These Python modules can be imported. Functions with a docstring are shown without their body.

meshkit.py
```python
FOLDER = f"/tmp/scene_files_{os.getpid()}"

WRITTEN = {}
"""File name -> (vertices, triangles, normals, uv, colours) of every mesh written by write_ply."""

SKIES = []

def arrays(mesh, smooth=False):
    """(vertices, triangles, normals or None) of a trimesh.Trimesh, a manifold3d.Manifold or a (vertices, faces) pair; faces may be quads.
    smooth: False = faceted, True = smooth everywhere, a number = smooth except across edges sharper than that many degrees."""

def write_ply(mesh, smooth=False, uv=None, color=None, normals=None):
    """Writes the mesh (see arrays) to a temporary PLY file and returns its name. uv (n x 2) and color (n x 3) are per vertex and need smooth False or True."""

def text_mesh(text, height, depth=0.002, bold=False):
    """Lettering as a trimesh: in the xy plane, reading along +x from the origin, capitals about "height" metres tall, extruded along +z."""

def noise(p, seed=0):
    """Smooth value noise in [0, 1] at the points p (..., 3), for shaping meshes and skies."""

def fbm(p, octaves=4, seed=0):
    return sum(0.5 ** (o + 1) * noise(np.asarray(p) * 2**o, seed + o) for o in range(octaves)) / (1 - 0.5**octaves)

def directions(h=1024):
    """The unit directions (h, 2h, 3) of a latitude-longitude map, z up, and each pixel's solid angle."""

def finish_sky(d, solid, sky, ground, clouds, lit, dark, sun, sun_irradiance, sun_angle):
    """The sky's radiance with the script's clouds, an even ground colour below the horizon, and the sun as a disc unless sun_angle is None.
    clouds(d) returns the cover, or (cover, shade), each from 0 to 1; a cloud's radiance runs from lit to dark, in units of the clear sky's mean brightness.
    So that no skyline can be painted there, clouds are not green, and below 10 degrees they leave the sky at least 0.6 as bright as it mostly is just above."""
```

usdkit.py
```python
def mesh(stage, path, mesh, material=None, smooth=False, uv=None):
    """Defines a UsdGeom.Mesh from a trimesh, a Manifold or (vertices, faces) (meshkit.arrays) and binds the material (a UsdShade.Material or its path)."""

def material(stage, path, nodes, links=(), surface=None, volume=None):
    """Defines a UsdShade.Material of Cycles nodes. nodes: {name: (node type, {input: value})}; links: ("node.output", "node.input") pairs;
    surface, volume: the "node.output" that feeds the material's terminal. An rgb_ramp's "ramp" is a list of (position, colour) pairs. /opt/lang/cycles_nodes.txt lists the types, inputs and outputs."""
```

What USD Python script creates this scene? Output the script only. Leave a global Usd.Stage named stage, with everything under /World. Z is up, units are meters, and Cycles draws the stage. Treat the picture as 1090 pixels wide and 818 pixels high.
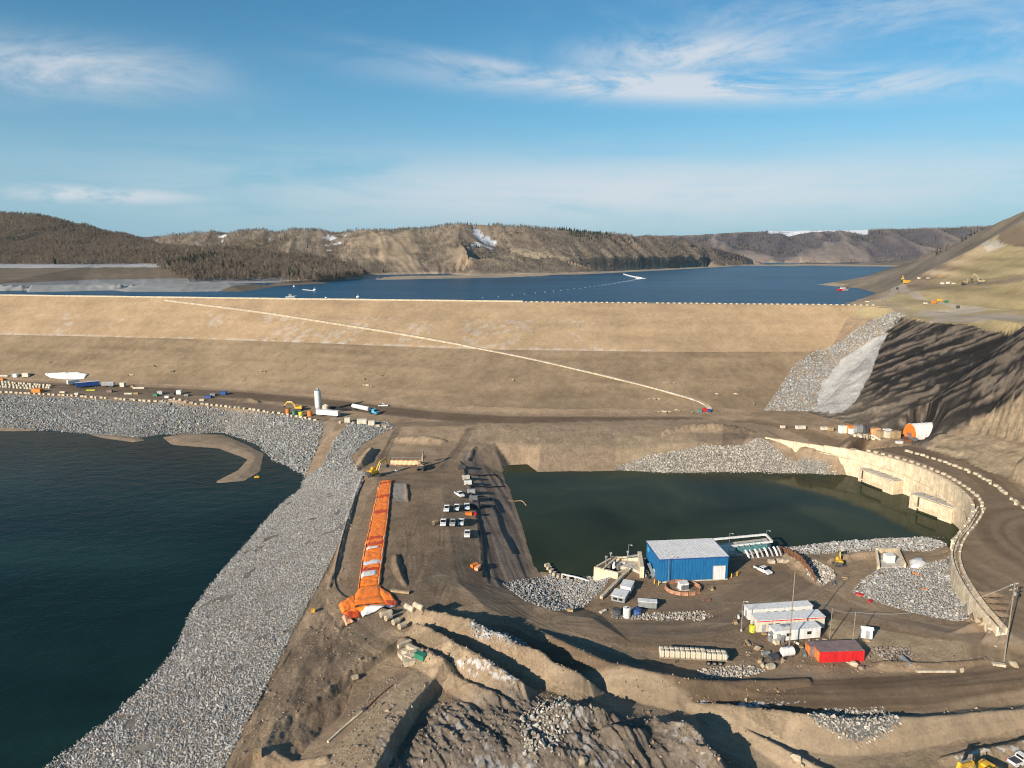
import math, random
import numpy as np, trimesh, shapely
from scipy.interpolate import LinearNDInterpolator, RegularGridInterpolator
from scipy.spatial import cKDTree
from shapely.geometry import Polygon, LineString
from pxr import Usd, UsdGeom, UsdLux, UsdShade, Gf, Sdf, Vt
import usdkit, meshkit

stage = Usd.Stage.CreateInMemory()
UsdGeom.SetStageUpAxis(stage, 'Z'); UsdGeom.SetStageMetersPerUnit(stage, 1.0)
UsdGeom.Xform.Define(stage, '/World'); UsdGeom.Scope.Define(stage, '/World/Looks')
random.seed(7); RNG = np.random.default_rng(7)

# ------------------------------------------------------------------ camera
CAM_H, PITCH, FPX = 90.0, math.radians(10.64), 740.0      # height over the yard, tilt down, focal length in pixels of a 1090 wide picture
cam = UsdGeom.Camera.Define(stage, '/World/camera')
cam.AddTranslateOp().Set(Gf.Vec3d(0, 0, CAM_H)); cam.AddRotateXOp().Set(90 - math.degrees(PITCH))
cam.CreateHorizontalApertureAttr(36.0); cam.CreateVerticalApertureAttr(27.0); cam.CreateFocalLengthAttr(36.0 * FPX / 1090)
cam.CreateClippingRangeAttr(Gf.Vec2f(1.0, 60000.0))
cam.CreateExposureAttr(0.58)

# ------------------------------------------------------------------ sun and sky
SUN_AZ, SUN_EL = math.radians(40.0), math.radians(22.5)   # shadows fall to the right and away
TO_SUN = np.array([-math.sin(SUN_AZ) * math.cos(SUN_EL), -math.cos(SUN_AZ) * math.cos(SUN_EL), math.sin(SUN_EL)])
sun = UsdLux.DistantLight.Define(stage, '/World/sun')
sun.CreateIntensityAttr(1.25); sun.CreateAngleAttr(0.53); sun.CreateNormalizeAttr(True); sun.CreateColorAttr(Gf.Vec3f(1.0, 0.875, 0.715))
z_ = Gf.Vec3d(*map(float, TO_SUN)); x_ = Gf.Cross(Gf.Vec3d(0, 0, 1), z_).GetNormalized(); y_ = Gf.Cross(z_, x_)
sun.AddTransformOp().Set(Gf.Matrix4d(*x_, 0, *y_, 0, *z_, 0, 0, 0, 0, 1))

sky_nodes = {
    'sky': ('sky_texture', {'sky_type': 'single_scattering', 'sun_disc': False, 'sun_elevation': SUN_EL, 'sun_rotation': math.atan2(TO_SUN[0], TO_SUN[1]), 'altitude': 500.0, 'air_density': 1.0, 'aerosol_density': 0.35, 'ozone_density': 1.6}),
    'geo': ('texture_coordinate', {}),
    'sep': ('separate_xyz', {}),
    'bg': ('background_shader', {'strength': 0.058}),
}
sky_links = [('geo.generated', 'sep.vector')]
def M_(name, kind, a, b=None, c=None, clamp=False):
    """a math node; a, b, c are numbers or 'node.output'"""
    d = {'math_type': kind, 'use_clamp': clamp}
    for k, v in (('value1', a), ('value2', b), ('value3', c)):
        if isinstance(v, str): sky_links.append((v, f'{name}.{k}'))
        elif v is not None: d[k] = float(v)
    sky_nodes[name] = ('math', d); return name + '.value'
# azimuth (0 = straight ahead, right positive) and elevation, radians
az = M_('az', 'arctan2', 'sep.x', 'sep.y'); el = M_('el', 'arcsine', 'sep.z')
sky_nodes['uv'] = ('combine_xyz', {}); sky_links += [(az, 'uv.x'), (el, 'uv.y')]
def band(name, az0, el0, wa, we, tilt=0.0):
    """a soft elliptical patch of cloud cover"""
    da = M_(name + 'a', 'subtract', az, az0); de0 = M_(name + 'e', 'subtract', el, el0)
    de = M_(name + 't', 'multiply_add', da, -tilt, de0)
    a2 = M_(name + 'a2', 'power', M_(name + 'as', 'absolute', M_(name + 'ad', 'divide', da, wa)), 2.0)
    e2 = M_(name + 'e2', 'power', M_(name + 'es', 'absolute', M_(name + 'ed', 'divide', de, we)), 2.0)
    return M_(name + 'x', 'exponent', M_(name + 'n', 'multiply', M_(name + 's', 'add', a2, e2), -1.0))
def sky_noise(name, sx, sy, scale, rot=0.0, detail=6.0, rough=0.6, dist=0.3, off=0.0):
    sky_nodes[name + 'm'] = ('mapping', {'mapping_type': 'point', 'scale': (sx, sy, 1.0), 'rotation': (0, 0, rot), 'location': (off, off * 0.7, off * 0.3)})
    sky_nodes[name] = ('noise_texture', {'dimensions': '3D', 'scale': scale, 'detail': detail, 'roughness': rough, 'distortion': dist})
    sky_links.extend([('uv.vector', name + 'm.vector'), (name + 'm.vector', name + '.vector')]); return name + '.fac'
def pix_ang(px, py):
    dx, dy = (px - 545) / FPX, (py - 409) / FPX
    d = np.array([dx, math.cos(PITCH) - dy * math.sin(PITCH), -math.sin(PITCH) - dy * math.cos(PITCH)])
    d /= np.linalg.norm(d); return math.atan2(d[0], d[1]), math.asin(d[2])
def smooth_(name, v, lo, hi, o0=0.0, o1=1.0):
    sky_nodes[name] = ('map_range', {'range_type': 'smoothstep', 'from_min': lo, 'from_max': hi, 'to_min': o0, 'to_max': o1, 'clamp': True}); sky_links.append((v, name + '.value')); return name + '.result'
n1 = sky_noise('n1', 1.0, 3.2, 5.5, rot=-0.08, detail=11, rough=0.7, dist=0.6)
n2 = sky_noise('n2', 1.0, 7.0, 3.0, rot=-0.06, detail=7, rough=0.62, dist=0.4, off=3.1)
n3 = sky_noise('n3', 1.0, 2.2, 16.0, rot=0.1, detail=6, rough=0.6, dist=0.2, off=1.7)
covers = []
for i, (px, py, wx, wy, tilt, gain, nz, lo, hi) in enumerate([
        (750, 92, 250, 14, -0.06, 1.3, n1, .30, .56), (745, 58, 130, 20, 0.0, 1.0, n1, .3, .62), (560, 76, 140, 8, -0.12, .85, n1, .28, .7),
        (880, 25, 230, 42, 0.05, 0.75, n1, .38, .8), (1060, 45, 120, 45, -0.1, 0.6, n1, .38, .8),
        (60, 74, 120, 22, 0.05, 1.0, n1, .26, .66), (110, 208, 95, 8, 0.0, 1.0, n3, .3, .6), (690, 205, 520, 38, 0.0, 0.9, n2, .22, .6), (420, 212, 170, 24, 0.04, 0.5, n2, .25, .6), (1000, 195, 260, 40, 0.0, 0.5, n2, .3, .7)]):
    a0, e0 = pix_ang(px, py); wa = wx / FPX * 0.9; we = wy / FPX * 0.95
    b = band(f'b{i}', a0, e0, wa, we, tilt)
    t = smooth_(f'r{i}', nz, lo, hi)
    covers.append(M_(f'c{i}', 'multiply', M_(f'd{i}', 'multiply', b, t), gain))
# a thin veil of cirrus everywhere else in the sky
covers.append(M_('veil', 'multiply', smooth_('veilr', n1, .55, .85), 0.22))
tot = covers[0]
for i, c in enumerate(covers[1:]): tot = M_(f'sum{i}', 'maximum', tot, c)
low = smooth_('low', el, -0.05, 0.30, 0.86, 0.0)
tot = M_('cov2', 'multiply', tot, 1.12, clamp=True)
tot = M_('cov3', 'multiply', tot, 0.8)
sky_nodes['cloud'] = ('mix_color', {'b': (8.6, 8.9, 9.3), 'use_clamp': False})
sky_nodes['air'] = ('mix_color', {'b': (3.5, 5.6, 7.4), 'use_clamp': False})
sky_nodes['hs'] = ('mix_color', {'blend_type': 'multiply', 'fac': 1.0, 'b': (.56, 1.17, 1.34), 'use_clamp': False})
sky_links += [('sky.color', 'hs.a'), ('hs.result', 'air.a'), (low, 'air.fac'), ('air.result', 'cloud.a'), (tot, 'cloud.fac'), ('cloud.result', 'bg.color')]
sky_mat = usdkit.material(stage, '/World/Looks/sky_daylight', sky_nodes, sky_links, surface='bg.background')
dome = UsdLux.DomeLight.Define(stage, '/World/sky'); dome.CreateIntensityAttr(1.0)
UsdShade.MaterialBindingAPI.Apply(dome.GetPrim()).Bind(sky_mat)
dome.GetPrim().SetCustomDataByKey('kind', 'structure')

# ------------------------------------------------------------------ helpers: places
CP, SP = math.cos(PITCH), math.sin(PITCH)
def ray(px, py):
    dx, dy = (np.asarray(px, float) - 545) / FPX, (np.asarray(py, float) - 409) / FPX
    return np.stack([dx + 0 * dy, CP - dy * SP, -SP - dy * CP], -1)
def W(px, py, z):
    """the point at height z seen at a pixel of the photograph: used once to survey the place"""
    d = ray(px, py); t = (np.asarray(z, float) - CAM_H) / d[..., 2]
    p = d * t[..., None]; p[..., 2] += CAM_H; return p
def D(px, py, t):
    """the point at a given distance along a bearing: used to survey the skylines"""
    p = ray(px, py) * t; p[..., 2] += CAM_H; return p
def line(pts, z):
    """world polyline from surveyed (px, py) at height z (a number or one per point)"""
    a = np.array(pts, float); zz = np.broadcast_to(np.asarray(z, float), (len(a),)); return W(a[:, 0], a[:, 1], zz)
def dense(p, step):
    p = np.asarray(p, float); out = [p[:1]]
    for a, b in zip(p[:-1], p[1:]):
        n = max(1, int(math.ceil(np.linalg.norm(b[:2] - a[:2]) / step))); s = np.arange(1, n + 1)[:, None] / n; out.append(a + (b - a) * s)
    return np.vstack(out)
def smoothline(p, k=3):
    p = np.asarray(p, float)
    for _ in range(k):
        q = np.empty((2 * len(p) - 2, p.shape[1])); q[0::2] = p[:-1] * .75 + p[1:] * .25; q[1::2] = p[:-1] * .25 + p[1:] * .75
        p = np.vstack([p[:1], q, p[-1:]])
    return p
def fbm2(x, y, s, o=4, seed=0, sx=1.0, sy=1.0):
    return meshkit.fbm(np.stack([np.asarray(x) / s * sx, np.asarray(y) / s * sy, np.zeros_like(np.asarray(x, float)) + seed * 7.31], -1), o, seed)
def sstep(a, b, x): t = np.clip((x - a) / (b - a), 0, 1); return t * t * (3 - 2 * t)

Z_RIVER, Z_POND, Z_LAKE = -10.0, -9.0, 48.0
TIN = []
def add(p, step=4.0, closed=False):
    p = np.asarray(p, float); p = p[None] if p.ndim == 1 else p
    TIN.append(dense(p, step) if len(p) > 1 else p); return p
def addl(pts, z, step=4.0): return add(line(pts, z), step)

# ---- left bank of the near river
shore_l = addl([(326, 507), (322, 520), (300, 537), (270, 570), (235, 610), (205, 650), (188, 690), (160, 725), (120, 762), (85, 790), (48, 818), (0, 856)], Z_RIVER)
bed_l = addl([(300, 507), (296, 520), (274, 534), (238, 570), (200, 610), (170, 650), (145, 690), (110, 725), (70, 762), (40, 790), (0, 815), (-60, 860)], -15.0)
top_l = addl([(388, 503), (374, 545), (355, 590), (333, 630), (303, 685), (282, 730), (257, 775), (235, 818), (205, 875)], [-1, -1, -1, -1.5, -1.5, -1.5, -1, 0, 0])
# ---- upper left bank
top_u = addl([(-220, 405), (0, 419), (140, 427), (230, 433), (300, 441), (345, 449), (415, 453)], 1.0)
shore_u = addl([(-220, 437), (0, 455), (60, 458), (150, 465), (175, 462), (240, 459.5), (275, 472), (297, 492), (326, 507)], Z_RIVER)
bed_u = addl([(-220, 450), (0, 474), (60, 478), (150, 494), (220, 512), (280, 522)], -14.0)
addl([(-300, 520), (0, 560), (150, 600)], -16); addl([(-300, 700), (0, 700), (60, 690)], -16); addl([(-200, 860), (-40, 830)], -16)
addl([(352, 500), (368, 484), (395, 470), (415, 455)], [-4, -3, -1, 1])
# ---- yard between river and pond
addl([(400, 510), (390, 600), (380, 650)], 0); addl([(440, 520), (450, 600), (440, 640)], 0); addl([(470, 520), (480, 580), (490, 640)], [-.6, -.8, -.8])
edge_c = addl([(492, 486), (497, 505), (505, 540), (512, 585), (516, 612)], [-2.0, -3.4, -3.6, -3.8, -3.8])
shore_c = addl([(536, 503), (549, 540), (561, 580), (569, 603), (578, 617)], Z_POND)
bed_c = addl([(552, 506), (570, 540), (588, 580), (596, 600)], -13.0)
# ---- pond: far bank, wall and near bank
bank_far = addl([(500, 470), (560, 474), (640, 476), (700, 474), (760, 470), (815, 466)], [-1, -2, -2.5, -2, -.5, 1.2])
road_far = addl([(430, 452), (500, 456), (560, 456), (640, 452), (720, 448), (790, 448), (815, 458)], 1.5)
shore_f = addl([(536, 503), (600, 502), (660, 501), (720, 503), (800, 502), (870, 504), (912, 506)], Z_POND)
addl([(560, 540), (700, 535), (890, 528)], -14); addl([(620, 565), (760, 560), (900, 550)], -15)
wall_top = [(815, 466), (860, 473), (910, 479), (950, 488), (985, 499), (1015, 514), (1036, 531), (1041, 545), (1032, 562), (1018, 578)]
wt = line(wall_top, [1.2, 1.8, 2.7, 3.7, 4.4, 4.5, 4.3, 4.0, 3.0, 2.0])
add(wt, 3)
wc = np.array([*np.mean(line([(760, 540)], 0), 0)])
def inward(p, d, z):
    q = p.copy(); v = wc[:2] - q[:, :2]; v /= np.linalg.norm(v, axis=1, keepdims=True); q[:, :2] += v * d; q[:, 2] = z; return q
add(inward(wt[2:-1], 1.6, -14.0), 3)
addl([(815, 470), (840, 480), (875, 489)], [0.5, -2.5, -5.5], 3); addl([(893, 500), (905, 503)], [-9.2, -10.5], 3)       # rock slope in front of the far part of the wall
shore_n = addl([(1016, 570), (985, 572), (940, 573), (880, 578), (835, 583)], Z_POND)
addl([(1000, 563), (940, 565), (880, 569), (835, 574)], -13)
addl([(835, 583), (790, 586), (740, 586), (690, 592), (650, 607), (632, 613), (600, 613), (585, 612)], [-9, -9.3, -9.3, -9.3, -9.3, -9.5, -9.5, -9])
addl([(585, 612), (600, 640), (640, 655)], [-9, -7, -5]); addl([(540, 622), (560, 640), (590, 653), (630, 658)], [-6, -4, -3, -3])
# ---- yard round the blue building
YARD = -5.0
addl([(640, 640), (660, 610), (690, 600), (760, 592), (835, 592)], YARD); addl([(660, 640), (720, 640), (790, 625), (850, 610)], YARD)
addl([(700, 655), (780, 650), (860, 625), (900, 610)], YARD)
addl([(850, 585), (900, 582), (960, 580), (1005, 578)], [-6, -5.5, -5, -4.5])
addl([(900, 600), (960, 596), (1008, 590)], [-4.5, -4, -3])
rk_low = addl([(905, 632), (950, 645), (1000, 655), (1035, 662)], -4.5); addl([(940, 615), (990, 620), (1015, 630)], -4.2)
par = addl([(1020, 578), (1015, 590), (1022, 612), (1034, 635), (1050, 655), (1064, 670)], [1.8, 1.3, 1.1, 1.0, 1.0, .8])
addl([(1012, 582), (1006, 592), (1012, 614), (1024, 638), (1040, 658), (1052, 672)], [-2, -2.4, -2.8, -2.8, -2.6, -2])
# ---- the loop road on the right
addl([(1062, 540), (1070, 580), (1076, 610), (1080, 650), (1100, 695)], [4.4, 3.8, 2.6, 1.2, -.5]); addl([(1120, 560), (1140, 620), (1160, 690)], [4.6, 3.2, 0.5]); addl([(900, 474), (960, 485), (1020, 505), (1070, 530)], [2.3, 3.7, 4.5, 4.5])
# ---- roads and yards below
addl([(880, 642), (960, 660), (1060, 690), (1130, 705)], [-5, -4, -2, -1]); addl([(800, 690), (860, 700), (930, 705), (1000, 712), (1090, 716)], [-4.5, -4.5, -4.5, -4, -3])
addl([(560, 660), (640, 680), (720, 690), (780, 700)], [-2.5, -3.5, -4.5, -4.5]); addl([(520, 650), (500, 630)], -.5)
addl([(560, 700), (640, 728), (720, 736), (820, 738), (960, 733), (1090, 727), (1200, 722)], [-2, -4, -4.5, -4.5, -4.2, -3.5, -3])
addl([(740, 760), (900, 775), (1000, 770), (1090, 760), (1200, 750)], [-5, -6, -6.5, -6.5, -6]); addl([(760, 830), (950, 830), (1090, 820), (1250, 830)], [-7, -7.5, -7, -6.5])
# ---- foreground knoll and the ramp left of it
addl([(500, 716), (540, 728), (590, 745), (640, 755)], [.5, .2, -.5, -2]); addl([(440, 818), (520, 790), (600, 800), (700, 800), (760, 818)], [0, 1.0, .6, -1.5, -4]); addl([(405, 838), (425, 800), (447, 762), (468, 735), (496, 714)], [.2, .2, .4, .6, .8]); addl([(392, 832), (412, 794), (434, 756), (456, 729), (484, 704)], [3.4, 3.4, 3.4, 3.0, 2.2])
addl([(460, 900), (560, 900), (700, 900), (900, 900)], [0, 0, -2, -6]); addl([(350, 818), (400, 760), (440, 715), (470, 690)], [2.4, 2.6, 2.2, 1.4]); addl([(310, 818), (340, 780), (380, 745), (430, 700)], [-1, -2, -1.5, 0])
addl([(300, 860), (345, 850)], [.5, 2]); addl([(420, 670), (380, 690), (340, 720), (300, 760), (270, 800)], [1.0, .4, 0, 0, 1])
# ---- toe of the dam
toe = line([(-260, 402), (0, 404), (150, 409), (300, 418), (420, 432), (520, 440), (640, 440), (760, 440), (815, 437)], 3.0); add(toe)
addl([(-260, 398 + 12), (0, 412), (150, 418), (300, 430), (400, 440)], 2.0)
crest = line([(-300, 314), (0, 315), (300, 319), (560, 322), (925, 325.5)], 55.0)
cq = dense(crest, 4.0); off_ = 20 - 18.6 * sstep(195, 240, cq[:, 0]); add(np.column_stack([cq[:, :2], cq[:, 2] - off_])); add(crest[:-1] + [0, 60, -12]); add(crest[:-1] + [0, 140, -15])
# ---- right abutment: cut face
cut_top = line([(958, 336), (1000, 345), (1040, 350), (1090, 358), (1180, 372), (1300, 390)], [52, 50.5, 50, 50, 50, 50]); add(cut_top)
cut_foot = line([(862, 440), (905, 452), (950, 462), (985, 478), (1030, 493), (1090, 517), (1170, 550), (1300, 610)], [3, 2.2, 2.4, 3.4, 4.4, 4.8, 4.8, 4.8]); add(cut_foot, 3)
cut_mid = line([(1000, 462), (1040, 460), (1090, 470), (1180, 495), (1300, 545)], [9, 12, 13, 13, 13]); add(cut_mid)
groin_top = line([(925, 326)], 55.0)
add(line([(862, 436), (900, 395), (945, 350), (958, 336)], [3, 20, 44, 52]))
# ---- hillside above the cut
addl([(925, 326), (960, 330), (1010, 333)], [55, 54, 53]); addl([(1020, 335), (1090, 345), (1180, 360)], [53, 56, 60])
add(np.array([D(1090, 330, 420), D(1000, 322, 470), D(950, 316, 540), D(1180, 345, 390)]))
add(np.array([D(1180, 300, 420), D(1090, 300, 480), D(1010, 303, 560), D(960, 303, 650)]))
add(np.array([D(1200, 230, 520), D(1090, 259, 570), D(1045, 262, 610), D(1000, 279, 700), D(960, 295, 780)]))
add(np.array([D(1200, 180, 600), D(1130, 207, 610), D(1090, 228, 640), D(1070, 233, 660), D(1045, 245, 700), D(1000, 268, 800), D(962, 288, 900)]))
add(np.array([D(1200, 175, 900), D(1130, 215, 950), D(1090, 240, 980), D(1045, 254, 1000), D(1000, 276, 1100)])); add(np.array([D(1300, 200, 2000), D(1200, 240, 2100), D(1090, 262, 2300), D(1020, 276, 2400)]))
addl([(905, 323), (935, 312), (915, 307), (870, 303), (905, 300), (945, 296), (958, 290), (962, 284)], 48.2)
addl([(880, 320), (895, 312), (860, 307), (830, 303), (870, 298), (930, 293), (950, 286)], 44); addl([(700, 318), (700, 300), (830, 290)], 38)
# ---- left shore of the lake
addl([(-300, 316), (0, 312.3), (120, 309.5), (240, 305.5), (300, 304.5), (350, 302), (396, 298.5)], 47.8, 12); addl([(-300, 318), (0, 316), (120, 312), (240, 308), (300, 307), (360, 304), (408, 299)], 42, 12)
addl([(-300, 304), (0, 303), (100, 302.5), (200, 302), (240, 301)], 55, 12); add(np.array([D(300, 300, 960), D(350, 297, 1060), D(385, 294, 1180)]), 12)
add(np.array([D(-200, 279, 980), D(0, 281, 1050), D(100, 282, 1050), D(200, 283, 1080), D(260, 283, 1130), D(330, 283, 1220), D(380, 289, 1300)]), 20)
add(np.array([D(-200, 262, 1200), D(0, 265, 1200), D(100, 267, 1230), D(200, 268, 1260), D(280, 272, 1330), D(340, 277, 1400)]), 20)
add(np.array([D(-300, 226, 1550), D(-80, 226, 1550), D(0, 228, 1560), D(40, 230, 1570), D(60, 234, 1580), D(95, 243, 1600), D(130, 252, 1620), D(165, 260, 1640), D(200, 266, 1650), D(250, 272, 1650)]), 20)
add(np.array([D(-300, 236, 2300), D(0, 240, 2300), D(100, 256, 2200), D(160, 268, 2000)]), 40)
# ---- the wooded ridge
addl([(402, 297), (440, 295), (500, 294.3), (560, 293.5), (620, 292.5), (700, 288.5), (770, 284.5), (800, 282.5), (815, 281.6)], 47.6, 20); addl([(420, 299), (500, 296), (560, 295), (620, 294), (700, 290.5), (770, 286.5), (830, 282.6)], 38, 20)
addl([(402, 295), (440, 293.8), (500, 293.2), (560, 292), (620, 290.2), (700, 286.6), (770, 283.2), (800, 281.8)], 50.5, 20)
RB = np.array([D(160, 275, 1750), D(260, 276, 1640), D(340, 276, 1560), D(400, 276, 1520), D(450, 274, 1520), D(500, 277, 1480), D(540, 276, 1530), D(600, 276, 1600), D(680, 274, 1830), D(740, 275, 2150), D(790, 278, 2500)]); add(RB, 20)
add(np.array([D(489, 242, 1690), D(487, 252, 1610), D(494, 265, 1530), D(507, 284, 1440)]), 10)
add(np.array([D(445, 258, 1650), D(440, 270, 1570)]), 20); add(np.array([D(525, 258, 1700), D(535, 268, 1610)]), 20); add(np.array([D(410, 252, 1690), D(400, 262, 1600)]), 20)
RC = np.array([D(120, 256, 1950), D(165, 255, 1930), D(200, 249, 1900), D(260, 247, 1850), D(360, 246, 1800), D(430, 245, 1760), D(465, 241, 1735), D(489, 237.5, 1720), D(520, 241, 1740), D(560, 243, 1770), D(620, 248, 1870), D(700, 254, 2120), D(750, 262, 2420), D(790, 272, 2650), D(812, 280, 2760)]); add(RC, 20)
RD = RC[:-4] * [1.22, 1.22, 1]; RD[:, 2] -= 10; add(RD, 40); RE = RC[:-6] * [1.55, 1.55, 1]; RE[:, 2] = 60; add(RE, 60); add(np.array([D(740, 262, 2900), D(775, 272, 2950), D(800, 279, 2950)]), 40)
# ---- the far plateau
addl([(640, 280.8), (760, 281), (860, 281), (960, 281.2), (1100, 281)], 47.5, 60); addl([(640, 281.6), (760, 281.8), (860, 281.8), (950, 282)], 40, 60)
add(np.array([D(600, 272, 3300), D(740, 274, 3300), D(800, 274, 3250), D(860, 275, 3200), D(920, 274, 3250), D(970, 273, 3200), D(1100, 270, 3300)]), 60)
FP = np.array([D(500, 262, 4300), D(600, 260, 4200), D(700, 259, 4100), D(760, 254, 4000), D(820, 250, 3950), D(900, 249, 3900), D(960, 247, 3900), D(1045, 244, 3900), D(1150, 238, 3900), D(1300, 234, 4000)]); add(FP, 80)
FQ = np.array([D(500, 258, 6200), D(700, 252, 6000), D(820, 246, 5400), D(900, 245, 5300), D(960, 244.5, 5300), D(1045, 242, 5300), D(1300, 234, 5500)]); add(FQ, 120)
add(FQ * [1.3, 1.3, .9]); add(np.array([[-9000, 3000, 150], [-3000, 2500, 150], [-9000, 0, -16], [-2500, 300, -16], [-700, 300, -16], [-500, -200, -16], [0, 20, 2], [500, 60, -4], [900, 200, 10], [2500, 1200, 150], [9000, 3000, 200], [9000, 0, 50], [-3000, -300, -16], [3000, -300, 0], [-700, 100, -16], [700, 100, 0]]))
TINP = np.vstack(TIN)
_, uniq = np.unique(np.round(TINP[:, :2] / 0.6).astype(int), axis=0, return_index=True); TINP = TINP[uniq]
tin = LinearNDInterpolator(TINP[:, :2], TINP[:, 2], fill_value=-16.0)

# ------------------------------------------------------------------ earth banks heaped on the yard (each its own crest line)
BERMS = []
def berm(pts, h, slope=0.8, w=0.6, z=None, far=None, rag=0.22):
    """pts: surveyed pixels at height z; h: height over the ground at each point; slope: rise per metre on the near side, far: on the other"""
    hh = np.broadcast_to(np.asarray(h, float), (len(pts),)) * 1.0; p = line(pts, (-2 if z is None else z) + hh); far = far or slope * 1.15; q = smoothline(np.column_stack([p[:, :2], hh]), 2); w = w * .6; BERMS.append((q, slope, far or slope, w, rag))
def seg_dist(q, x, y):
    """distance to a polyline, the value interpolated along it, signed side and arc length"""
    best = np.full(x.shape, 1e9); val = np.zeros(x.shape); side = np.zeros(x.shape); arc = np.zeros(x.shape); s0 = 0.0
    for a, b in zip(q[:-1], q[1:]):
        d = b[:2] - a[:2]; L = math.hypot(*d)
        if L < 1e-6: continue
        t = np.clip(((x - a[0]) * d[0] + (y - a[1]) * d[1]) / L ** 2, 0, 1)
        ex, ey = x - a[0] - t * d[0], y - a[1] - t * d[1]; r = np.hypot(ex, ey); m = r < best
        best = np.where(m, r, best); side = np.where(m, np.sign(d[0] * ey - d[1] * ex), side); arc = np.where(m, s0 + t * L, arc)
        if q.shape[1] > 2: val = np.where(m, a[2] + t * (b[2] - a[2]), val)
        s0 += L
    return best, val, side, arc
berm([(440, 652), (480, 660), (530, 676), (580, 696), (620, 716), (641, 729)], [3.6, 5.4, 5.8, 5.6, 4.6, 0.8], 1.15, .6, -1.5)
berm([(572, 672), (600, 683), (640, 698), (700, 713), (750, 718), (800, 719), (860, 716)], [0.8, 4.4, 5.2, 5.0, 3.8, 1.9, .8], 1.1, .7, -3.0)
berm([(445, 668), (480, 686), (515, 704), (550, 724), (566, 735)], [2.8, 4.4, 4.8, 4.0, .8], 1.1, .6, 0)
berm([(430, 676), (455, 698), (485, 716), (520, 735), (545, 752)], [1.5, 2.6, 2.6, 2.0, .5], .8, .5, 1)
berm([(700, 768), (735, 772), (755, 790), (775, 815), (790, 850)], [2.4, 4.2, 4.6, 4.4, 4.0], .8, .7, -3.0)
berm([(735, 748), (790, 752), (850, 757), (905, 761), (980, 757), (1040, 752), (1100, 748), (1200, 742)], [1.2, 2.8, 3.6, 3.6, 3.0, 2.6, 2.6, 2.6], .7, .5, -5.0)
berm([(785, 776), (815, 788), (850, 803), (880, 816), (920, 835)], [.6, 1.6, 2.0, 2.0, 2.0], .7, .4, -6.5)
berm([(1005, 806), (1045, 797), (1090, 788), (1150, 776)], [.6, 1.8, 2.4, 2.4], .75, .5, -6.5)
berm([(590, 756), (625, 748), (650, 755)], [2.6, 3.6, 1.5], .9, .5, 0); berm([(648, 772), (668, 776), (684, 774)], [2.0, 3.0, 1.6], .9, .5, -1)
berm([(318, 758), (338, 738), (372, 712), (400, 697), (425, 682)], [.4, 1.2, 1.5, 1.4, .8], .9, .4, 0)
berm([(290, 800), (315, 806), (345, 812)], [.3, .9, .9], .8, .4, 0)
berm([(385, 505), (378, 525), (368, 560), (358, 600), (350, 622)], [.6, .8, .8, .8, .4], .8, .3, -.5)
berm([(424, 462), (450, 460), (470, 464)], [1.5, 2.6, 1.2], .6, 2.5, 1); berm([(505, 470), (498, 480)], [1.0, .6], .6, .5, 1)
berm([(700, 460), (730, 452), (775, 452), (800, 460)], [.5, 2.2, 2.8, 1.0], .6, 1.5, .5); berm([(172, 427), (188, 424), (204, 427)], [1.5, 3.2, 1.5], .7, .3, 1); berm([(255, 427), (266, 424), (274, 428)], [1.5, 2.8, 1.5], .7, .3, 1)
berm([(395, 474), (386, 486), (380, 498)], [2.0, 2.6, 1.0], .7, .5, -1)
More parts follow.
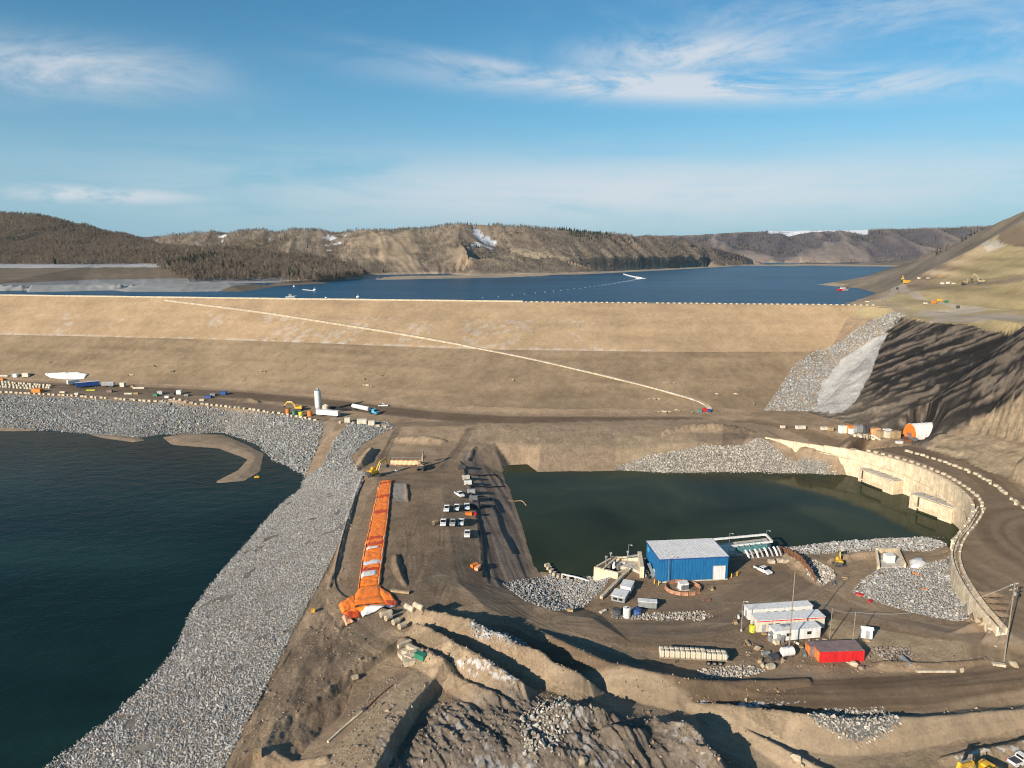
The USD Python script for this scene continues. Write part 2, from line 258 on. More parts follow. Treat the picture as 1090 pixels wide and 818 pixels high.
berm([(880, 700), (935, 702), (1000, 706), (1050, 706)], [.8, 1.4, 1.1, .5], .7, .3, -4)
berm([(885, 596), (900, 590), (925, 588), (945, 590)], [1.0, 1.8, 1.8, 1.0], .9, .3, -5); berm([(838, 588), (850, 597), (866, 612), (874, 622)], [1.5, 2.0, 1.6, .4], .8, .4, -5)
berm([(362, 668), (372, 650), (402, 648), (420, 652)], [.5, .8, .8, .4], .7, .5, 0); berm([(433, 514), (434, 524), (434, 534)], [.4, .9, .4], 1.0, .2, 0); berm([(432, 622), (424, 606), (420, 590)], [.4, 1.4, .8], .8, .4, 0)

def dune(x, y):
    """height noise of the foreground rubble knoll"""
    c = W(585, 790, 3); r = ((x - c[0]) / 31) ** 2 + ((y - c[1]) / 18) ** 2
    return sstep(1.3, .6, r)
def zf(x, y, fine=False):
    """height of the ground at x, y"""
    x, y = np.asarray(x, float), np.asarray(y, float); z = tin(x, y); d = np.hypot(x, y)
    near = np.nonzero((d < 620) & (np.abs(x) < 420))[0] if x.ndim else None
    xs, ys, zs = x[near], y[near], z[near].copy(); base = zs.copy()
    for k, (q, s1, s2, w, rag) in enumerate(BERMS):
        r = q[:, 2].max() / min(s1, s2) + w + 2
        m = np.nonzero((xs > q[:, 0].min() - r) & (xs < q[:, 0].max() + r) & (ys > q[:, 1].min() - r) & (ys < q[:, 1].max() + r))[0]
        if not len(m): continue
        wx = xs[m] + .9 * (fbm2(xs[m], ys[m], 5.0, 3, 11 + k) - .5); wy = ys[m] + .9 * (fbm2(xs[m], ys[m], 5.0, 3, 51 + k) - .5)
        dist, h, side, arc = seg_dist(q, wx, wy)
        h = h * (1 + rag * (fbm2(arc, 0 * arc, 7.0, 3, k) - .5) * 2)
        h = h - np.maximum(0, dist - w) * np.where(side > 0, s2, s1)
        rise = np.maximum(h, 0); zs[m] = np.maximum(zs[m], base[m] + rise)
    z[near] = zs
    return z
def hit(px, py, lift=0.0):
    """where the surveyed bearing meets the ground (or the dam)"""
    r = ray(px, py); t = np.concatenate([np.arange(90, 700, 1.0), np.arange(700, 3000, 6.0)])
    p = r[None] * t[:, None]; p[:, 2] += CAM_H; g = ztop(p[:, 0], p[:, 1]) + lift
    i = np.nonzero(p[:, 2] <= g)[0]
    if not len(i): return p[-1]
    i = max(i[0], 1); a, b = p[i - 1, 2] - g[i - 1], g[i] - p[i, 2]; q = p[i - 1] + (p[i] - p[i - 1]) * a / max(a + b, 1e-9); return q
# the dam's body
DX = np.arange(-760.0, 330.0, 1.2)
def interp_line(p, x):
    o = np.argsort(p[:, 0]); p = p[o]; y = np.interp(x, p[:, 0], p[:, 1])
    for e, f, m in ((0, 1, x < p[0, 0]), (-1, -2, x > p[-1, 0])):
        s = (p[e, 1] - p[f, 1]) / (p[e, 0] - p[f, 0]); y = np.where(m, p[e, 1] + s * (x - p[e, 0]), y)
    return y
toe_s = smoothline(toe, 3)
def dam_lines(x):
    yt, yc = interp_line(toe_s, x), interp_line(crest, x); return yt, yt + .55 * (yc - yt), yc
def dam_z(x, y):
    x, y = np.asarray(x, float), np.asarray(y, float); yt, yb, yc = dam_lines(x)
    z = np.where(y < yb, 2.6 + (y - yt) / (yb - yt) * 25.4, 28 + (y - yb) / (yc - yb) * 27.0)
    z = np.where(y > yc, 55.0, z); z = np.where(y > yc + 10, 55 - (y - yc - 10) / 2.5, z); return np.where((y < yt - 1) | (x > 330) | (x < -760), -50, z)
def ztop(x, y): return np.maximum(zf(x, y), dam_z(x, y))
def hits(pts): return np.array([hit(*p) for p in pts])

# ------------------------------------------------------------------ materials
def mat(name, nodes, links, surface='p.BSDF'): return usdkit.material(stage, '/World/Looks/' + name, nodes, links, surface=surface)
def plain(name, col, rough=0.6, metal=0.0, var=0.12, scale=1.5, spec=0.4):
    """paint, steel, concrete: a colour with faint mottling and wear"""
    c = np.array(col, float)
    return mat(name, {'t': ('texture_coordinate', {}), 'n': ('noise_texture', {'scale': scale, 'detail': 4.0, 'roughness': .65}),
                      'r': ('rgb_ramp', {'ramp': [(0.3, c * (1 - 2 * var)), (0.7, np.minimum(c * (1 + var), .95))]}),
                      'mp': ('mapping', {'mapping_type': 'point', 'scale': (1.6, 1.6, .22)}), 'n2': ('noise_texture', {'scale': 1.1, 'detail': 5.0, 'roughness': .7}), 'm': ('map_range', {'from_min': .35, 'from_max': .62, 'to_min': .72, 'to_max': 1.04, 'clamp': True}), 'v': ('vector_math', {'math_type': 'scale'}),
                      'p': ('principled_bsdf', {'roughness': rough, 'metallic': metal, 'specular_ior_level': spec})},
               [('t.object', 'n.vector'), ('n.fac', 'r.fac'), ('t.object', 'mp.vector'), ('mp.vector', 'n2.vector'), ('n2.fac', 'm.value'), ('r.color', 'v.vector1'), ('m.result', 'v.scale'), ('v.vector', 'p.base_color')])
def earth_mat(name, s1, s2, amp=.35, bump=.5, dist=.3, rough=.95):
    """bare ground: the survey's colours (primvar tint) broken up by fine grain, pebbles and relief"""
    return mat(name, {'g': ('geometry', {}), 'a': ('attribute', {'attribute': 'tint'}),
                      'n1': ('noise_texture', {'scale': s1, 'detail': 9.0, 'roughness': .82}), 'n2': ('noise_texture', {'scale': s2, 'detail': 7.0, 'roughness': .75}),
                      'm1': ('map_range', {'from_min': .25, 'from_max': .75, 'to_min': 1 - amp, 'to_max': 1 + amp}), 'm2': ('map_range', {'from_min': .25, 'from_max': .75, 'to_min': 1 - amp * .8, 'to_max': 1 + amp * .8}),
                      'x': ('math', {'math_type': 'multiply'}), 'v': ('vector_math', {'math_type': 'scale'}),
                      'b': ('bump', {'strength': bump, 'distance': dist}), 'p': ('principled_bsdf', {'roughness': rough, 'specular_ior_level': .15})},
               [('g.position', 'n1.vector'), ('g.position', 'n2.vector'), ('n1.fac', 'm1.value'), ('n2.fac', 'm2.value'), ('m1.result', 'x.value1'), ('m2.result', 'x.value2'),
                ('a.color', 'v.vector1'), ('x.value', 'v.scale'), ('v.vector', 'p.base_color'), ('n1.fac', 'b.height'), ('b.normal', 'p.normal')])
E_ground = earth_mat('bare_earth', 1.4, .16, .48, .9, .6)
E_road = earth_mat('packed_road_dirt', 1.6, .22, .3, .5, .3)
E_hill = earth_mat('wooded_hill_soil', .05, .012, .3, .3, 2.0)
E_grass = earth_mat('dry_grass_slope', .6, .06, .28, .5, .5)
E_dam = earth_mat('straw_mulched_fill', .7, .05, .3, .6, .6)
E_shale = earth_mat('shale_rock', .5, .09, .5, 1.0, 1.4)
def rock_mat(name, lo, hi, rough=.9):
    return mat(name, {'o': ('object_info', {}), 't': ('texture_coordinate', {}), 'n': ('noise_texture', {'scale': 1.7, 'detail': 4.0, 'roughness': .7}),
                      'r': ('rgb_ramp', {'ramp': [(0.0, (.3, .235, .165)), (.08, (.22, .175, .13)), (.12, lo), (.6, tuple(np.add(lo, hi) / 2)), (1.0, hi)]}), 'm': ('map_range', {'from_min': .3, 'from_max': .7, 'to_min': .75, 'to_max': 1.2}),
                      'v': ('vector_math', {'math_type': 'scale'}), 'p': ('principled_bsdf', {'roughness': rough, 'specular_ior_level': .2})},
               [('o.random', 'r.fac'), ('t.object', 'n.vector'), ('n.fac', 'm.value'), ('r.color', 'v.vector1'), ('m.result', 'v.scale'), ('v.vector', 'p.base_color')])
def water_mat(name, col, bumps, rough=.08, sx=1.0, sy=1.0, strength=.4, dist=.2, ior=1.33, spec=.3):
    s1, s2 = bumps
    return mat(name, {'g': ('geometry', {}), 'mp': ('mapping', {'mapping_type': 'point', 'scale': (sx, sy, 1.0), 'rotation': (0, 0, .5)}), 'n1': ('noise_texture', {'scale': s1, 'detail': 5.0, 'roughness': .6, 'distortion': .4}),
                      'n2': ('noise_texture', {'scale': s2, 'detail': 3.0}), 'big': ('noise_texture', {'scale': s2 * .12, 'detail': 4.0, 'distortion': .6}), 'r': ('rgb_ramp', {'ramp': [(.3, np.array(col) * .6), (.55, np.array(col)), (.72, np.array(col) * [1.7, 1.45, 1.3])]}),
                      'x': ('math', {'math_type': 'multiply_add', 'value2': .5}), 'b': ('bump', {'strength': strength, 'distance': dist}), 'p': ('principled_bsdf', {'roughness': rough, 'ior': ior, 'specular_ior_level': spec})},
               [('g.position', 'mp.vector'), ('mp.vector', 'n1.vector'), ('mp.vector', 'n2.vector'), ('mp.vector', 'big.vector'), ('n1.fac', 'x.value1'), ('n2.fac', 'x.value3'), ('x.value', 'b.height'), ('b.normal', 'p.normal'), ('big.fac', 'r.fac'), ('r.color', 'p.base_color')])
# ------------------------------------------------------------------ helpers: prims
COUNT = {}
def free(parent, name):
    k = (str(parent), name); n = COUNT.get(k, 0); COUNT[k] = n + 1
    return f'{parent}/{name}' if n == 0 else f'{parent}/{name}_{n:03d}'
def path_of(p): return '/World' if p is None else str(p.GetPath())
def tag(prim, label=None, cat=None, group=None, kind=None):
    prim = prim.GetPrim() if hasattr(prim, 'GetPrim') else prim
    for k, v in (('label', label), ('category', cat), ('group', group), ('kind', kind)):
        if v: prim.SetCustomDataByKey(k, v)
    return prim
def raw_mesh(name, v, f, n=None, m=None, tint=None, parent=None):
    pth = free(path_of(parent), name); g = UsdGeom.Mesh.Define(stage, pth); f = np.asarray(f, np.int32)
    g.CreatePointsAttr(Vt.Vec3fArray.FromNumpy(np.ascontiguousarray(v, np.float32))); g.CreateFaceVertexCountsAttr(Vt.IntArray.FromNumpy(np.full(len(f), f.shape[1], np.int32)))
    g.CreateFaceVertexIndicesAttr(Vt.IntArray.FromNumpy(f.ravel())); g.CreateSubdivisionSchemeAttr('none')
    if n is not None: g.CreateNormalsAttr(Vt.Vec3fArray.FromNumpy(np.ascontiguousarray(n, np.float32))); g.SetNormalsInterpolation('vertex')
    if tint is not None: UsdGeom.PrimvarsAPI(g).CreatePrimvar('tint', Sdf.ValueTypeNames.Color3fArray, 'vertex').Set(Vt.Vec3fArray.FromNumpy(np.ascontiguousarray(tint, np.float32)))
    if m is not None: UsdShade.MaterialBindingAPI.Apply(g.GetPrim()).Bind(m)
    return g.GetPrim()
def obj(name, mesh, m, parent=None, smooth=False):
    return usdkit.mesh(stage, free(path_of(parent), name), mesh, m, smooth).GetPrim()
def thing(name, label, cat, loc=(0, 0, 0), rz=0.0, group=None, scale=None):
    x = UsdGeom.Xform.Define(stage, free('/World', name)); x.AddTranslateOp().Set(Gf.Vec3d(*map(float, loc))); x.AddRotateZOp().Set(math.degrees(rz))
    if scale: x.AddScaleOp().Set(Gf.Vec3f(*scale))
    return tag(x.GetPrim(), label, cat, group)
def copy_of(src, label, loc, rz=0.0, group=None, scale=None, cat=None, tilt=None):
    d = src.GetCustomData(); name = src.GetName().rstrip('0123456789').rstrip('_')
    x = UsdGeom.Xform.Define(stage, free('/World', name)); x.AddTranslateOp().Set(Gf.Vec3d(*map(float, loc))); x.AddRotateZOp().Set(math.degrees(rz))
    if tilt: x.AddRotateXOp().Set(math.degrees(tilt))
    if scale: x.AddScaleOp().Set(Gf.Vec3f(*scale))
    p = x.GetPrim(); p.GetReferences().AddInternalReference(src.GetPath()); p.SetInstanceable(True)
    return tag(p, label, cat or d['category'], group or d.get('group'))

# ------------------------------------------------------------------ the ground sheet: a fan of rows that widen with distance
core = np.linspace(-40.5, 40.5, 860); wing = np.linspace(40.5, 66, 60)[1:]
ANG = np.radians(np.concatenate([-wing[::-1], core, wing]))
rows = [62.0]
while rows[-1] < 5600:
    d = rows[-1]
    rows.append(d + (max(.3, 1.15 * d * d / 66600) if d < 360 else 1.9 if d < 720 else 5.0 if d < 1250 else 7.5 if d < 2300 else 20.0 if d < 4400 else 60.0))
ROW = np.array(rows); R_, A_ = np.meshgrid(ROW, ANG, indexing='ij')
GX, GY = (R_ * np.sin(A_)).ravel(), (R_ * np.cos(A_)).ravel(); NR, NA = R_.shape
GZ = zf(GX, GY)
GD = np.hypot(GX, GY); NEAR = np.nonzero((GD < 760) & (np.abs(GX) < 520))[0]; NX, NY = GX[NEAR], GY[NEAR]
W1 = (fbm2(NX, NY, 9, 4, 3) - .5); W2 = (fbm2(NX, NY, 9, 4, 4) - .5); FINE = fbm2(NX, NY, 1.6, 4, 5); MID = fbm2(NX, NY, 14, 4, 6); BIG = fbm2(NX, NY, 60, 4, 8)
def region(pts, z=0.0, rag=2.0, pad=0.0):
    """boolean mask over NEAR: inside the surveyed outline, with a ragged edge"""
    p = line(pts, z) if np.ndim(pts[0]) == 1 and len(pts[0]) == 2 else np.asarray(pts); pg = Polygon(p[:, :2]).buffer(pad); x0, y0, x1, y1 = pg.buffer(rag).bounds
    m = np.zeros(len(NX), bool); i = np.nonzero((NX > x0) & (NX < x1) & (NY > y0) & (NY < y1))[0]
    m[i] = shapely.contains_xy(pg, NX[i] + rag * 2 * W1[i], NY[i] + rag * 2 * W2[i]); return m
def along(pts, z=0.0, width=6.0, wob=.5):
    """(index, lateral distance, side, arc) of NEAR vertices close to a surveyed centre line"""
    q = smoothline(line(pts, z) if len(pts[0]) == 2 else np.asarray(pts, float), 3)[:, :2]; r = width + 3
    i = np.nonzero((NX > q[:, 0].min() - r) & (NX < q[:, 0].max() + r) & (NY > q[:, 1].min() - r) & (NY < q[:, 1].max() + r))[0]
    d, _, s, a = seg_dist(q, NX[i] + wob * 2 * W1[i], NY[i] + wob * 2 * W2[i]); k = d < width; return i[k], d[k], s[k], a[k]
C = lambda r, g, b: np.array([r, g, b])
DIRT, PALE, DARK, ROADC, GREY, STRAW, SHALE, TAN, SNOW = C(.3, .218, .144), C(.4, .297, .195), C(.14, .106, .077), C(.19, .143, .098), C(.25, .25, .245), C(.43, .315, .195), C(.027, .026, .026), C(.42, .32, .205), C(.78, .8, .84)
col = np.tile(DIRT, (len(NX), 1)); zn = GZ[NEAR].copy(); dz = np.zeros(len(NX)); lab = np.zeros(len(NX), np.int8)
col = col * (.8 + .45 * MID[:, None]) * (.85 + .3 * BIG[:, None])
def paint(m, c, amt=1.0, var=.3):
    i = np.nonzero(m)[0] if m.dtype == bool else m; a = np.asarray(amt)[..., None] if np.ndim(amt) else amt
    col[i] = col[i] * (1 - a) + a * np.asarray(c) * (1 - var / 2 + var * (.6 * FINE[i] + .4 * MID[i]))[:, None]
bm = sstep(.2, 1.2, GZ[NEAR] - tin(NX, NY)); dz += .5 * (FINE - .5) * .6 + .5 * (MID - .5) + bm * (.7 * (fbm2(NX, NY, 1.6, 5, 12) - .5) + 1.0 * (FINE - .5)); col *= (1 + .5 * bm * (fbm2(NX, NY, 2.0, 4, 13) - .5))[:, None]; paint(np.nonzero(bm > .1)[0], PALE * .92, .55 * bm[bm > .1], .5)                       # unevenness everywhere
# yard: brown and trodden, with worn darker patches
yard = region([(405, 505), (380, 560), (362, 640), (420, 655), (520, 640), (512, 590), (498, 520), (492, 486), (450, 490)], 0, 1.5); paint(yard, C(.235, .166, .108), .8); dz[yard] *= .5
for cx, cy, rx, ry, c, am in ((470, 600, 16, 12, DARK, .4), (445, 550, 8, 10, DARK, .35), (430, 620, 10, 7, DARK, .4), (480, 520, 8, 10, PALE, .35), (400, 690, 14, 7, PALE, .4), (420, 700, 9, 6, PALE, .4), (350, 690, 14, 12, DARK, .45), (330, 740, 12, 9, DARK, .35)):
    p = W(cx, cy, 0); g = np.exp(-((NX - p[0]) / rx) ** 2 - ((NY - p[1]) / ry) ** 2) * (.4 + 1.2 * MID); i = np.nonzero(g > .02)[0]; paint(i, c, np.clip(g[i] * am * 1.5, 0, .9))
lower = region([(600, 650), (650, 600), (700, 600), (830, 590), (870, 620), (905, 640), (1060, 690), (1060, 716), (900, 708), (760, 700), (640, 684), (560, 664)], -4, 1.5); paint(lower, C(.22, .155, .1), .75); dz[lower] *= .5
paint(region([(880, 655), (1060, 698), (1050, 708), (930, 702), (880, 690)], -4, 1.0), TAN, .7); paint(region([(1060, 690), (1090, 690), (1140, 740), (1060, 725)], -1, 1.5), DIRT, .8)
paint(region([(740, 756), (900, 764), (1090, 752), (1200, 745), (1250, 830), (760, 840)], -6, 1.5), C(.3, .23, .155), .7)
paint(region([(330, 818), (395, 757), (440, 716), (480, 700), (400, 830), (380, 880), (300, 880)], 1.5, 1.0), PALE, .85)
paint(region([(385, 690), (430, 664), (450, 660), (445, 690), (410, 705)], 0, 1.0), PALE, .6); paint(region([(395, 660), (430, 640), (470, 655), (450, 668)], 0, .8), C(.3, .23, .16), .6)
paint(region([(419, 514), (430, 514), (432, 534), (419, 534)], 0, .8), C(.33, .31, .28), .8)
# roads: packed, with wheel lines that run with them
def road(pts, z, width, c=ROADC, amt=.85, streak=.35, name=1, flat=.85, seed=0, freq=1.3):
    i, d, s, a = along(pts, z, width); e = sstep(width, width * .72, d + 1.2 * (FINE[i] - .5)); u = d * s
    st = meshkit.fbm(np.stack([u * freq + .8 * np.sin(a / 23 + seed), a / 30, np.full(len(a), seed * 3.7)], -1), 3, seed) - .5
    k = (1 - .3 + .6 * MID[i]) * (1 + 2 * streak * st); am = (amt * e)[:, None]
    col[i] = col[i] * (1 - am) + am * np.asarray(c) * k[:, None]; dz[i] = dz[i] * (1 - flat * e) + .16 * st * e
    if name: lab[i[e > .5]] = name
road([(-260, 403), (0, 409), (150, 415), (300, 424), (420, 439), (520, 448), (640, 448), (760, 447), (820, 457), (900, 470)], 2.2, 9, C(.12, .088, .06), .9, .35, seed=1)
road([(800, 452), (860, 462), (920, 472), (975, 487), (1025, 506), (1058, 533), (1074, 570), (1080, 620), (1078, 660), (1090, 700)], 1.4, 12, C(.18, .13, .085), .95, .45, seed=2, freq=.55)
loop = region([(1025, 545), (1060, 528), (1130, 560), (1160, 690), (1090, 695), (1068, 670), (1040, 640), (1020, 600), (1022, 570)], 1.2, .8); i = np.nonzero(loop)[0]; lc = W(1180, 600, 1.3)
st = meshkit.fbm(np.stack([np.hypot(NX[i] - lc[0], (NY[i] - lc[1]) * .8) * .55, NX[i] * 0, NY[i] * .01], -1), 4, 9) - .5; col[i] = C(.185, .134, .088) * (1 + .7 * st + .3 * (MID[i] - .5))[:, None]; dz[i] = .12 * st; lab[i] = 1
road([(470, 625), (520, 642), (570, 668), (630, 690), (700, 705), (770, 712), (860, 716)], -2.5, 4.5, C(.2, .152, .105), .8, .45, seed=3)
road([(540, 690), (580, 712), (640, 733), (720, 740), (820, 740), (960, 736), (1090, 728), (1240, 720)], -4.3, 6.5, C(.135, .096, .064), .95, .55, seed=4)
road([(600, 740), (680, 750), (740, 765), (800, 785), (860, 812), (900, 845)], -4.6, 5.0, C(.29, .222, .15), .8, .4, seed=5); road([(860, 800), (950, 785), (1040, 768), (1200, 750)], -7, 5, C(.27, .205, .138), .6, .4, seed=15)
road([(858, 636), (900, 645), (960, 661), (1030, 680), (1075, 693)], -3.6, 3.2, C(.2, .152, .11), .9, .35, seed=6)
road([(600, 668), (680, 672), (760, 668), (810, 645), (850, 628), (880, 612)], -4.6, 5, C(.17, .13, .093), .75, .4, seed=7); road([(700, 645), (760, 645), (800, 628), (830, 612)], -5, 4, C(.15, .115, .085), .6, .4, seed=8)
road([(410, 505), (445, 500), (470, 496), (485, 478), (500, 460)], 0, 2.6, C(.17, .13, .093), .8, .6, seed=9, name=0); road([(404, 490), (412, 474), (424, 458)], 0, 2.2, C(.17, .13, .092), .8, .7, seed=10, name=0)
road([(300, 447), (345, 452), (420, 452), (500, 452)], 1.4, 5, C(.17, .128, .09), .8, .3, seed=11); road([(560, 470), (620, 462), (700, 455)], 0, 2.0, C(.2, .155, .11), .6, .5, seed=12, name=0)
road([(0, 415), (150, 421), (280, 432), (340, 446)], 1.5, 7, C(.14, .107, .08), .8, .4, seed=13)
for k, pts in enumerate([[(420, 690), (500, 712), (560, 735), (620, 738)], [(440, 640), (470, 650), (500, 668), (560, 700)], [(380, 670), (400, 690), (420, 700)], [(760, 790), (800, 806), (850, 830)], [(900, 800), (960, 790), (1000, 800)]]): road(pts, -1, 2.2, C(.2, .155, .108), .6, .6, seed=20 + k, name=0, flat=.4)
# ramp down to the river through the stones
road([(357, 448), (340, 470), (322, 494)], [1, -4, -9], 3.0, C(.22, .168, .118), .95, .3, seed=30, flat=.95)
# the dozed striped slope into the pond
sl = region([(492, 486), (498, 505), (507, 545), (514, 595), (520, 622), (540, 624), (578, 618), (566, 600), (556, 565), (546, 530), (536, 503), (520, 494), (505, 484)], -4, .8); i = np.nonzero(sl)[0]; lab[i] = 0
dvec = W(560, 610, -5)[:2] - W(505, 505, -3)[:2]; dvec /= np.linalg.norm(dvec); u = -NX[i] * dvec[1] + NY[i] * dvec[0]; a = NX[i] * dvec[0] + NY[i] * dvec[1]
st = meshkit.fbm(np.stack([u * .62 + .6 * np.sin(a / 17) + 1.2 * (fbm2(NX[i], NY[i], 18, 3, 44) - .5), a / 40, 0 * a], -1), 4, 31) - .5
col[i] = C(.215, .168, .132) * (1 + .9 * st + .2 * (FINE[i] - .5))[:, None]; dz[i] = .6 * st
# far bank of the pond: rough and pale, with stones and brush
fb = region([(500, 462), (640, 458), (760, 455), (815, 462), (905, 482), (912, 506), (720, 503), (536, 503), (505, 482)], -3, 1.5); paint(fb, C(.29, .218, .148), .7, .7); dz[fb] *= 2.2
paint(region([(655, 470), (740, 468), (740, 484), (655, 484)], -3, 2), TAN, .6); paint(region([(770, 460), (800, 462), (790, 476), (768, 474)], -1, 1), DARK, .7)
# stones: dark ground between them
ROCKS = {}
def stones(key, pts, z, rag=1.2, c=C(.16, .16, .155)):
    p = hits(pts) if key in ('pile', 'verge', 'verge2', 'knollpile', 'rowline', 'islet', 'brush') else line(pts, z); ROCKS[key] = p; m = region(p, z, rag); paint(m, c, .95, .6); lab[m] = 0; return m
def ring(a, b): return np.vstack([a, b[::-1]])
def stones_w(key, p, rag=.8, c=C(.16, .16, .155), skip=None):
    ROCKS[key] = p; m = region(p, 0, rag); paint(m, C(.17, .163, .15), .95, .6); lab[m] = 0; return m
stones_w('left', ring(shore_l + [-1.5, -1, 0], smoothline(top_l, 2))); stones_w('upper', ring(shore_u[1:] + [0, -2, 0], top_u[1:6] + [0, -1.5, 0]))
stones('inlet', [(345, 492), (330, 505), (345, 520), (372, 520), (380, 500), (372, 488), (384, 474), (418, 456), (412, 450), (372, 452), (356, 470)], [-5, -9, -5, -2, -1, -3, -2, .8, 1, 0, -3])
stones('farbank', [(655, 500), (672, 494), (690, 488), (720, 484), (748, 478), (790, 474), (808, 470), (840, 483), (875, 491), (893, 501), (900, 506), (800, 504), (720, 505)], [-9, -7.5, -6, -5, -3.5, -1, -.5, -2, -4, -7, -9, -9, -9])
stones('nearbank', [(836, 585), (880, 580), (940, 575), (1016, 571), (1014, 583), (985, 588), (940, 585), (900, 590), (850, 592)], [-8.5, -8.7, -8.7, -8.7, -3.5, -4.2, -5, -5.5, -6.3])
stones('pit', [(908, 632), (920, 618), (940, 606), (990, 603), (1008, 598), (1014, 618), (1028, 640), (1036, 660), (1028, 664), (985, 656), (945, 645)], [-4.8, -4.6, -4.4, -4.1, -3, -3, -3.4, -4.2, -4.5, -4.5, -4.6])
stones('corner', [(536, 624), (560, 616), (584, 612), (600, 614), (630, 616), (655, 612), (640, 630), (618, 644), (590, 652), (562, 641)], [-6, -7, -8.6, -8.7, -8.5, -7, -6, -5, -4, -4.5])
stones('islet', [(858, 600), (868, 598), (884, 606), (886, 616), (874, 622), (862, 612)], -4.6); stones('rowline', [(652, 654), (700, 654), (750, 652), (757, 656), (745, 660), (690, 659), (655, 658)], -4.6)
stones('pile', [(862, 765), (880, 757), (940, 755), (958, 770), (940, 782), (915, 790), (890, 780)], -6.2); stones('verge', [(742, 715), (790, 709), (812, 714), (790, 720), (750, 721)], -4.0); stones('verge2', [(500, 668), (520, 668), (558, 684), (552, 688), (520, 678)], -1.5)
stones('knollpile', [(556, 770), (580, 750), (602, 745), (606, 770), (585, 800), (560, 800)], 0.0); stones('brush', [(930, 692), (965, 690), (972, 700), (945, 704)], -3.6)
# sand bars in the river
for k, (pts, zz) in enumerate([([(-60, 452), (0, 451), (40, 452), (62, 456), (30, 459), (-60, 459)], -9.5), ([(80, 459), (110, 461), (150, 464), (160, 468), (140, 471), (105, 466)], -9.5), ([(168, 464), (200, 459), (240, 461), (262, 470), (284, 481), (280, 500), (262, 511), (228, 514), (226, 511), (250, 499), (260, 488), (230, 477), (180, 473)], -9.2)]):
    m = region(pts, zz, 1.5); q = Polygon(line(pts, zz)[:, :2]); i = np.nonzero(m)[0]
    din = shapely.distance(q.exterior, shapely.points(NX[i], NY[i])); zn[i] = np.maximum(zn[i], Z_RIVER - .25 + np.minimum(din * .16, 1.0)); paint(m, C(.29, .22, .155), .95); dz[i] *= .3
# knoll: rubble and a dusting of snow
kn = dune(NX, NY); dz += kn * (2.2 * (fbm2(NX, NY, 6.5, 5, 61) - .5) + 1.6 * (.5 - np.abs(fbm2(NX + 2 * NY, NY, 4.0, 4, 62) - .5) * 2) * .5); i = np.nonzero(kn > .05)[0]; paint(i, C(.18, .15, .122), kn[i] * .85, .7)
dz += kn * (.9 * (fbm2(NX, NY, 1.1, 3, 66) - .5) + 1.0 * (.5 - np.abs(fbm2(NX + .6 * NY, NY * .5, 2.6, 4, 67) - .5) * 4)); sn = kn * sstep(.46, .62, fbm2(NX, NY, 12, 3, 63)) * sstep(.52, .60, fbm2(NX, NY, .8, 4, 64)); i = np.nonzero(sn > .02)[0]; paint(i, SNOW, sn[i] * .26, .1)
for pts, z in (([(480, 702), (520, 706), (556, 728), (548, 736), (500, 722)], 0), ([(500, 664), (560, 684), (555, 690), (510, 680)], -1.5), ([(765, 711), (812, 714), (790, 721)], -4), ([(1010, 806), (1060, 796), (1090, 790), (1090, 797), (1020, 811)], -6.5), ([(860, 748), (800, 748), (745, 745), (745, 749), (820, 753)], -5)):
    m = region(hits(pts), z, 1.0) & (fbm2(NX, NY, .7, 4, 65) > .52); paint(m, SNOW, .5, .1)
# clods, furrows and brushy debris on the river-side slope
rb = region([(352, 600), (330, 640), (280, 740), (245, 818), (300, 830), (345, 770), (400, 700), (370, 680), (350, 660)], 0, 2); i = np.nonzero(rb)[0]; sd = line([(300, 700), (260, 790)], 0); dv = (sd[1] - sd[0])[:2]; dv /= np.linalg.norm(dv)
st = meshkit.fbm(np.stack([(-NX[i] * dv[1] + NY[i] * dv[0]) * .35, (NX[i] * dv[0] + NY[i] * dv[1]) * .12, 0 * i], -1), 5, 71) - .5; dz[i] += 1.2 * st; col[i] *= (1 + 1.0 * st)[:, None]
# ------ abutment: cut face, hillside
cf = region(ring(cut_top + [0, 3, 0], cut_foot + [0, 1, 0]), 0, 1.0); i = np.nonzero(cf)[0]; lab[i] = 2
u = NY[i] + .35 * zn[i] + 6 * W1[i]; v = zn[i]
f1 = meshkit.fbm(np.stack([(NY[i] + .9 * zn[i] + 5 * W1[i]) * .5, zn[i] * .06, 0 * i], -1), 5, 81); f2 = meshkit.fbm(np.stack([(NY[i] + .9 * zn[i]) * .035, zn[i] * .03, 0 * i + 4], -1), 4, 82)
top = sstep(4, 26, zn[i] + 26 * (f2 - .5)); near_end = sstep(360, 300, NY[i] + 40 * (f2 - .5))
sh = np.clip(.28 + .95 * top * (1 - .2 * near_end), 0, 1)[:, None]; base = C(.17, .14, .11) * (1 - sh) + SHALE * sh
band = sstep(.5, .62, f1)[:, None] * .5; base = base * (1 - band) + C(.27, .215, .165) * band; base = base * (.35 + 1.3 * f1[:, None]) * (.62 + .76 * fbm2(NX[i] + zn[i], NY[i] * 1.4 + .9 * zn[i], 1.5, 4, 85))[:, None]; col[i] = base
dz[i] += 1.5 * (f1 - .5) * sstep(0, 8, zn[i]) + 2.4 * (f2 - .5) * sstep(0, 14, zn[i]) + 2.2 * (fbm2(NX[i], NY[i] + zn[i], 5, 4, 84) - .5)
lt = region([(1000, 462), (1045, 458), (1100, 468), (1180, 495), (1300, 560), (1300, 620), (1180, 560), (1090, 517), (1030, 493), (985, 478)], [9, 12, 12, 12, 12, 4.8, 4.8, 4.8, 4.4, 3.4], 1.0); i = np.nonzero(lt)[0]
s3 = meshkit.fbm(np.stack([zn[i] * 1.1 + .1 * NY[i], NY[i] * .03, 0 * i], -1), 3, 83) - .5; col[i] = (C(.36, .28, .19) * (1 + 1.6 * s3)[:, None])
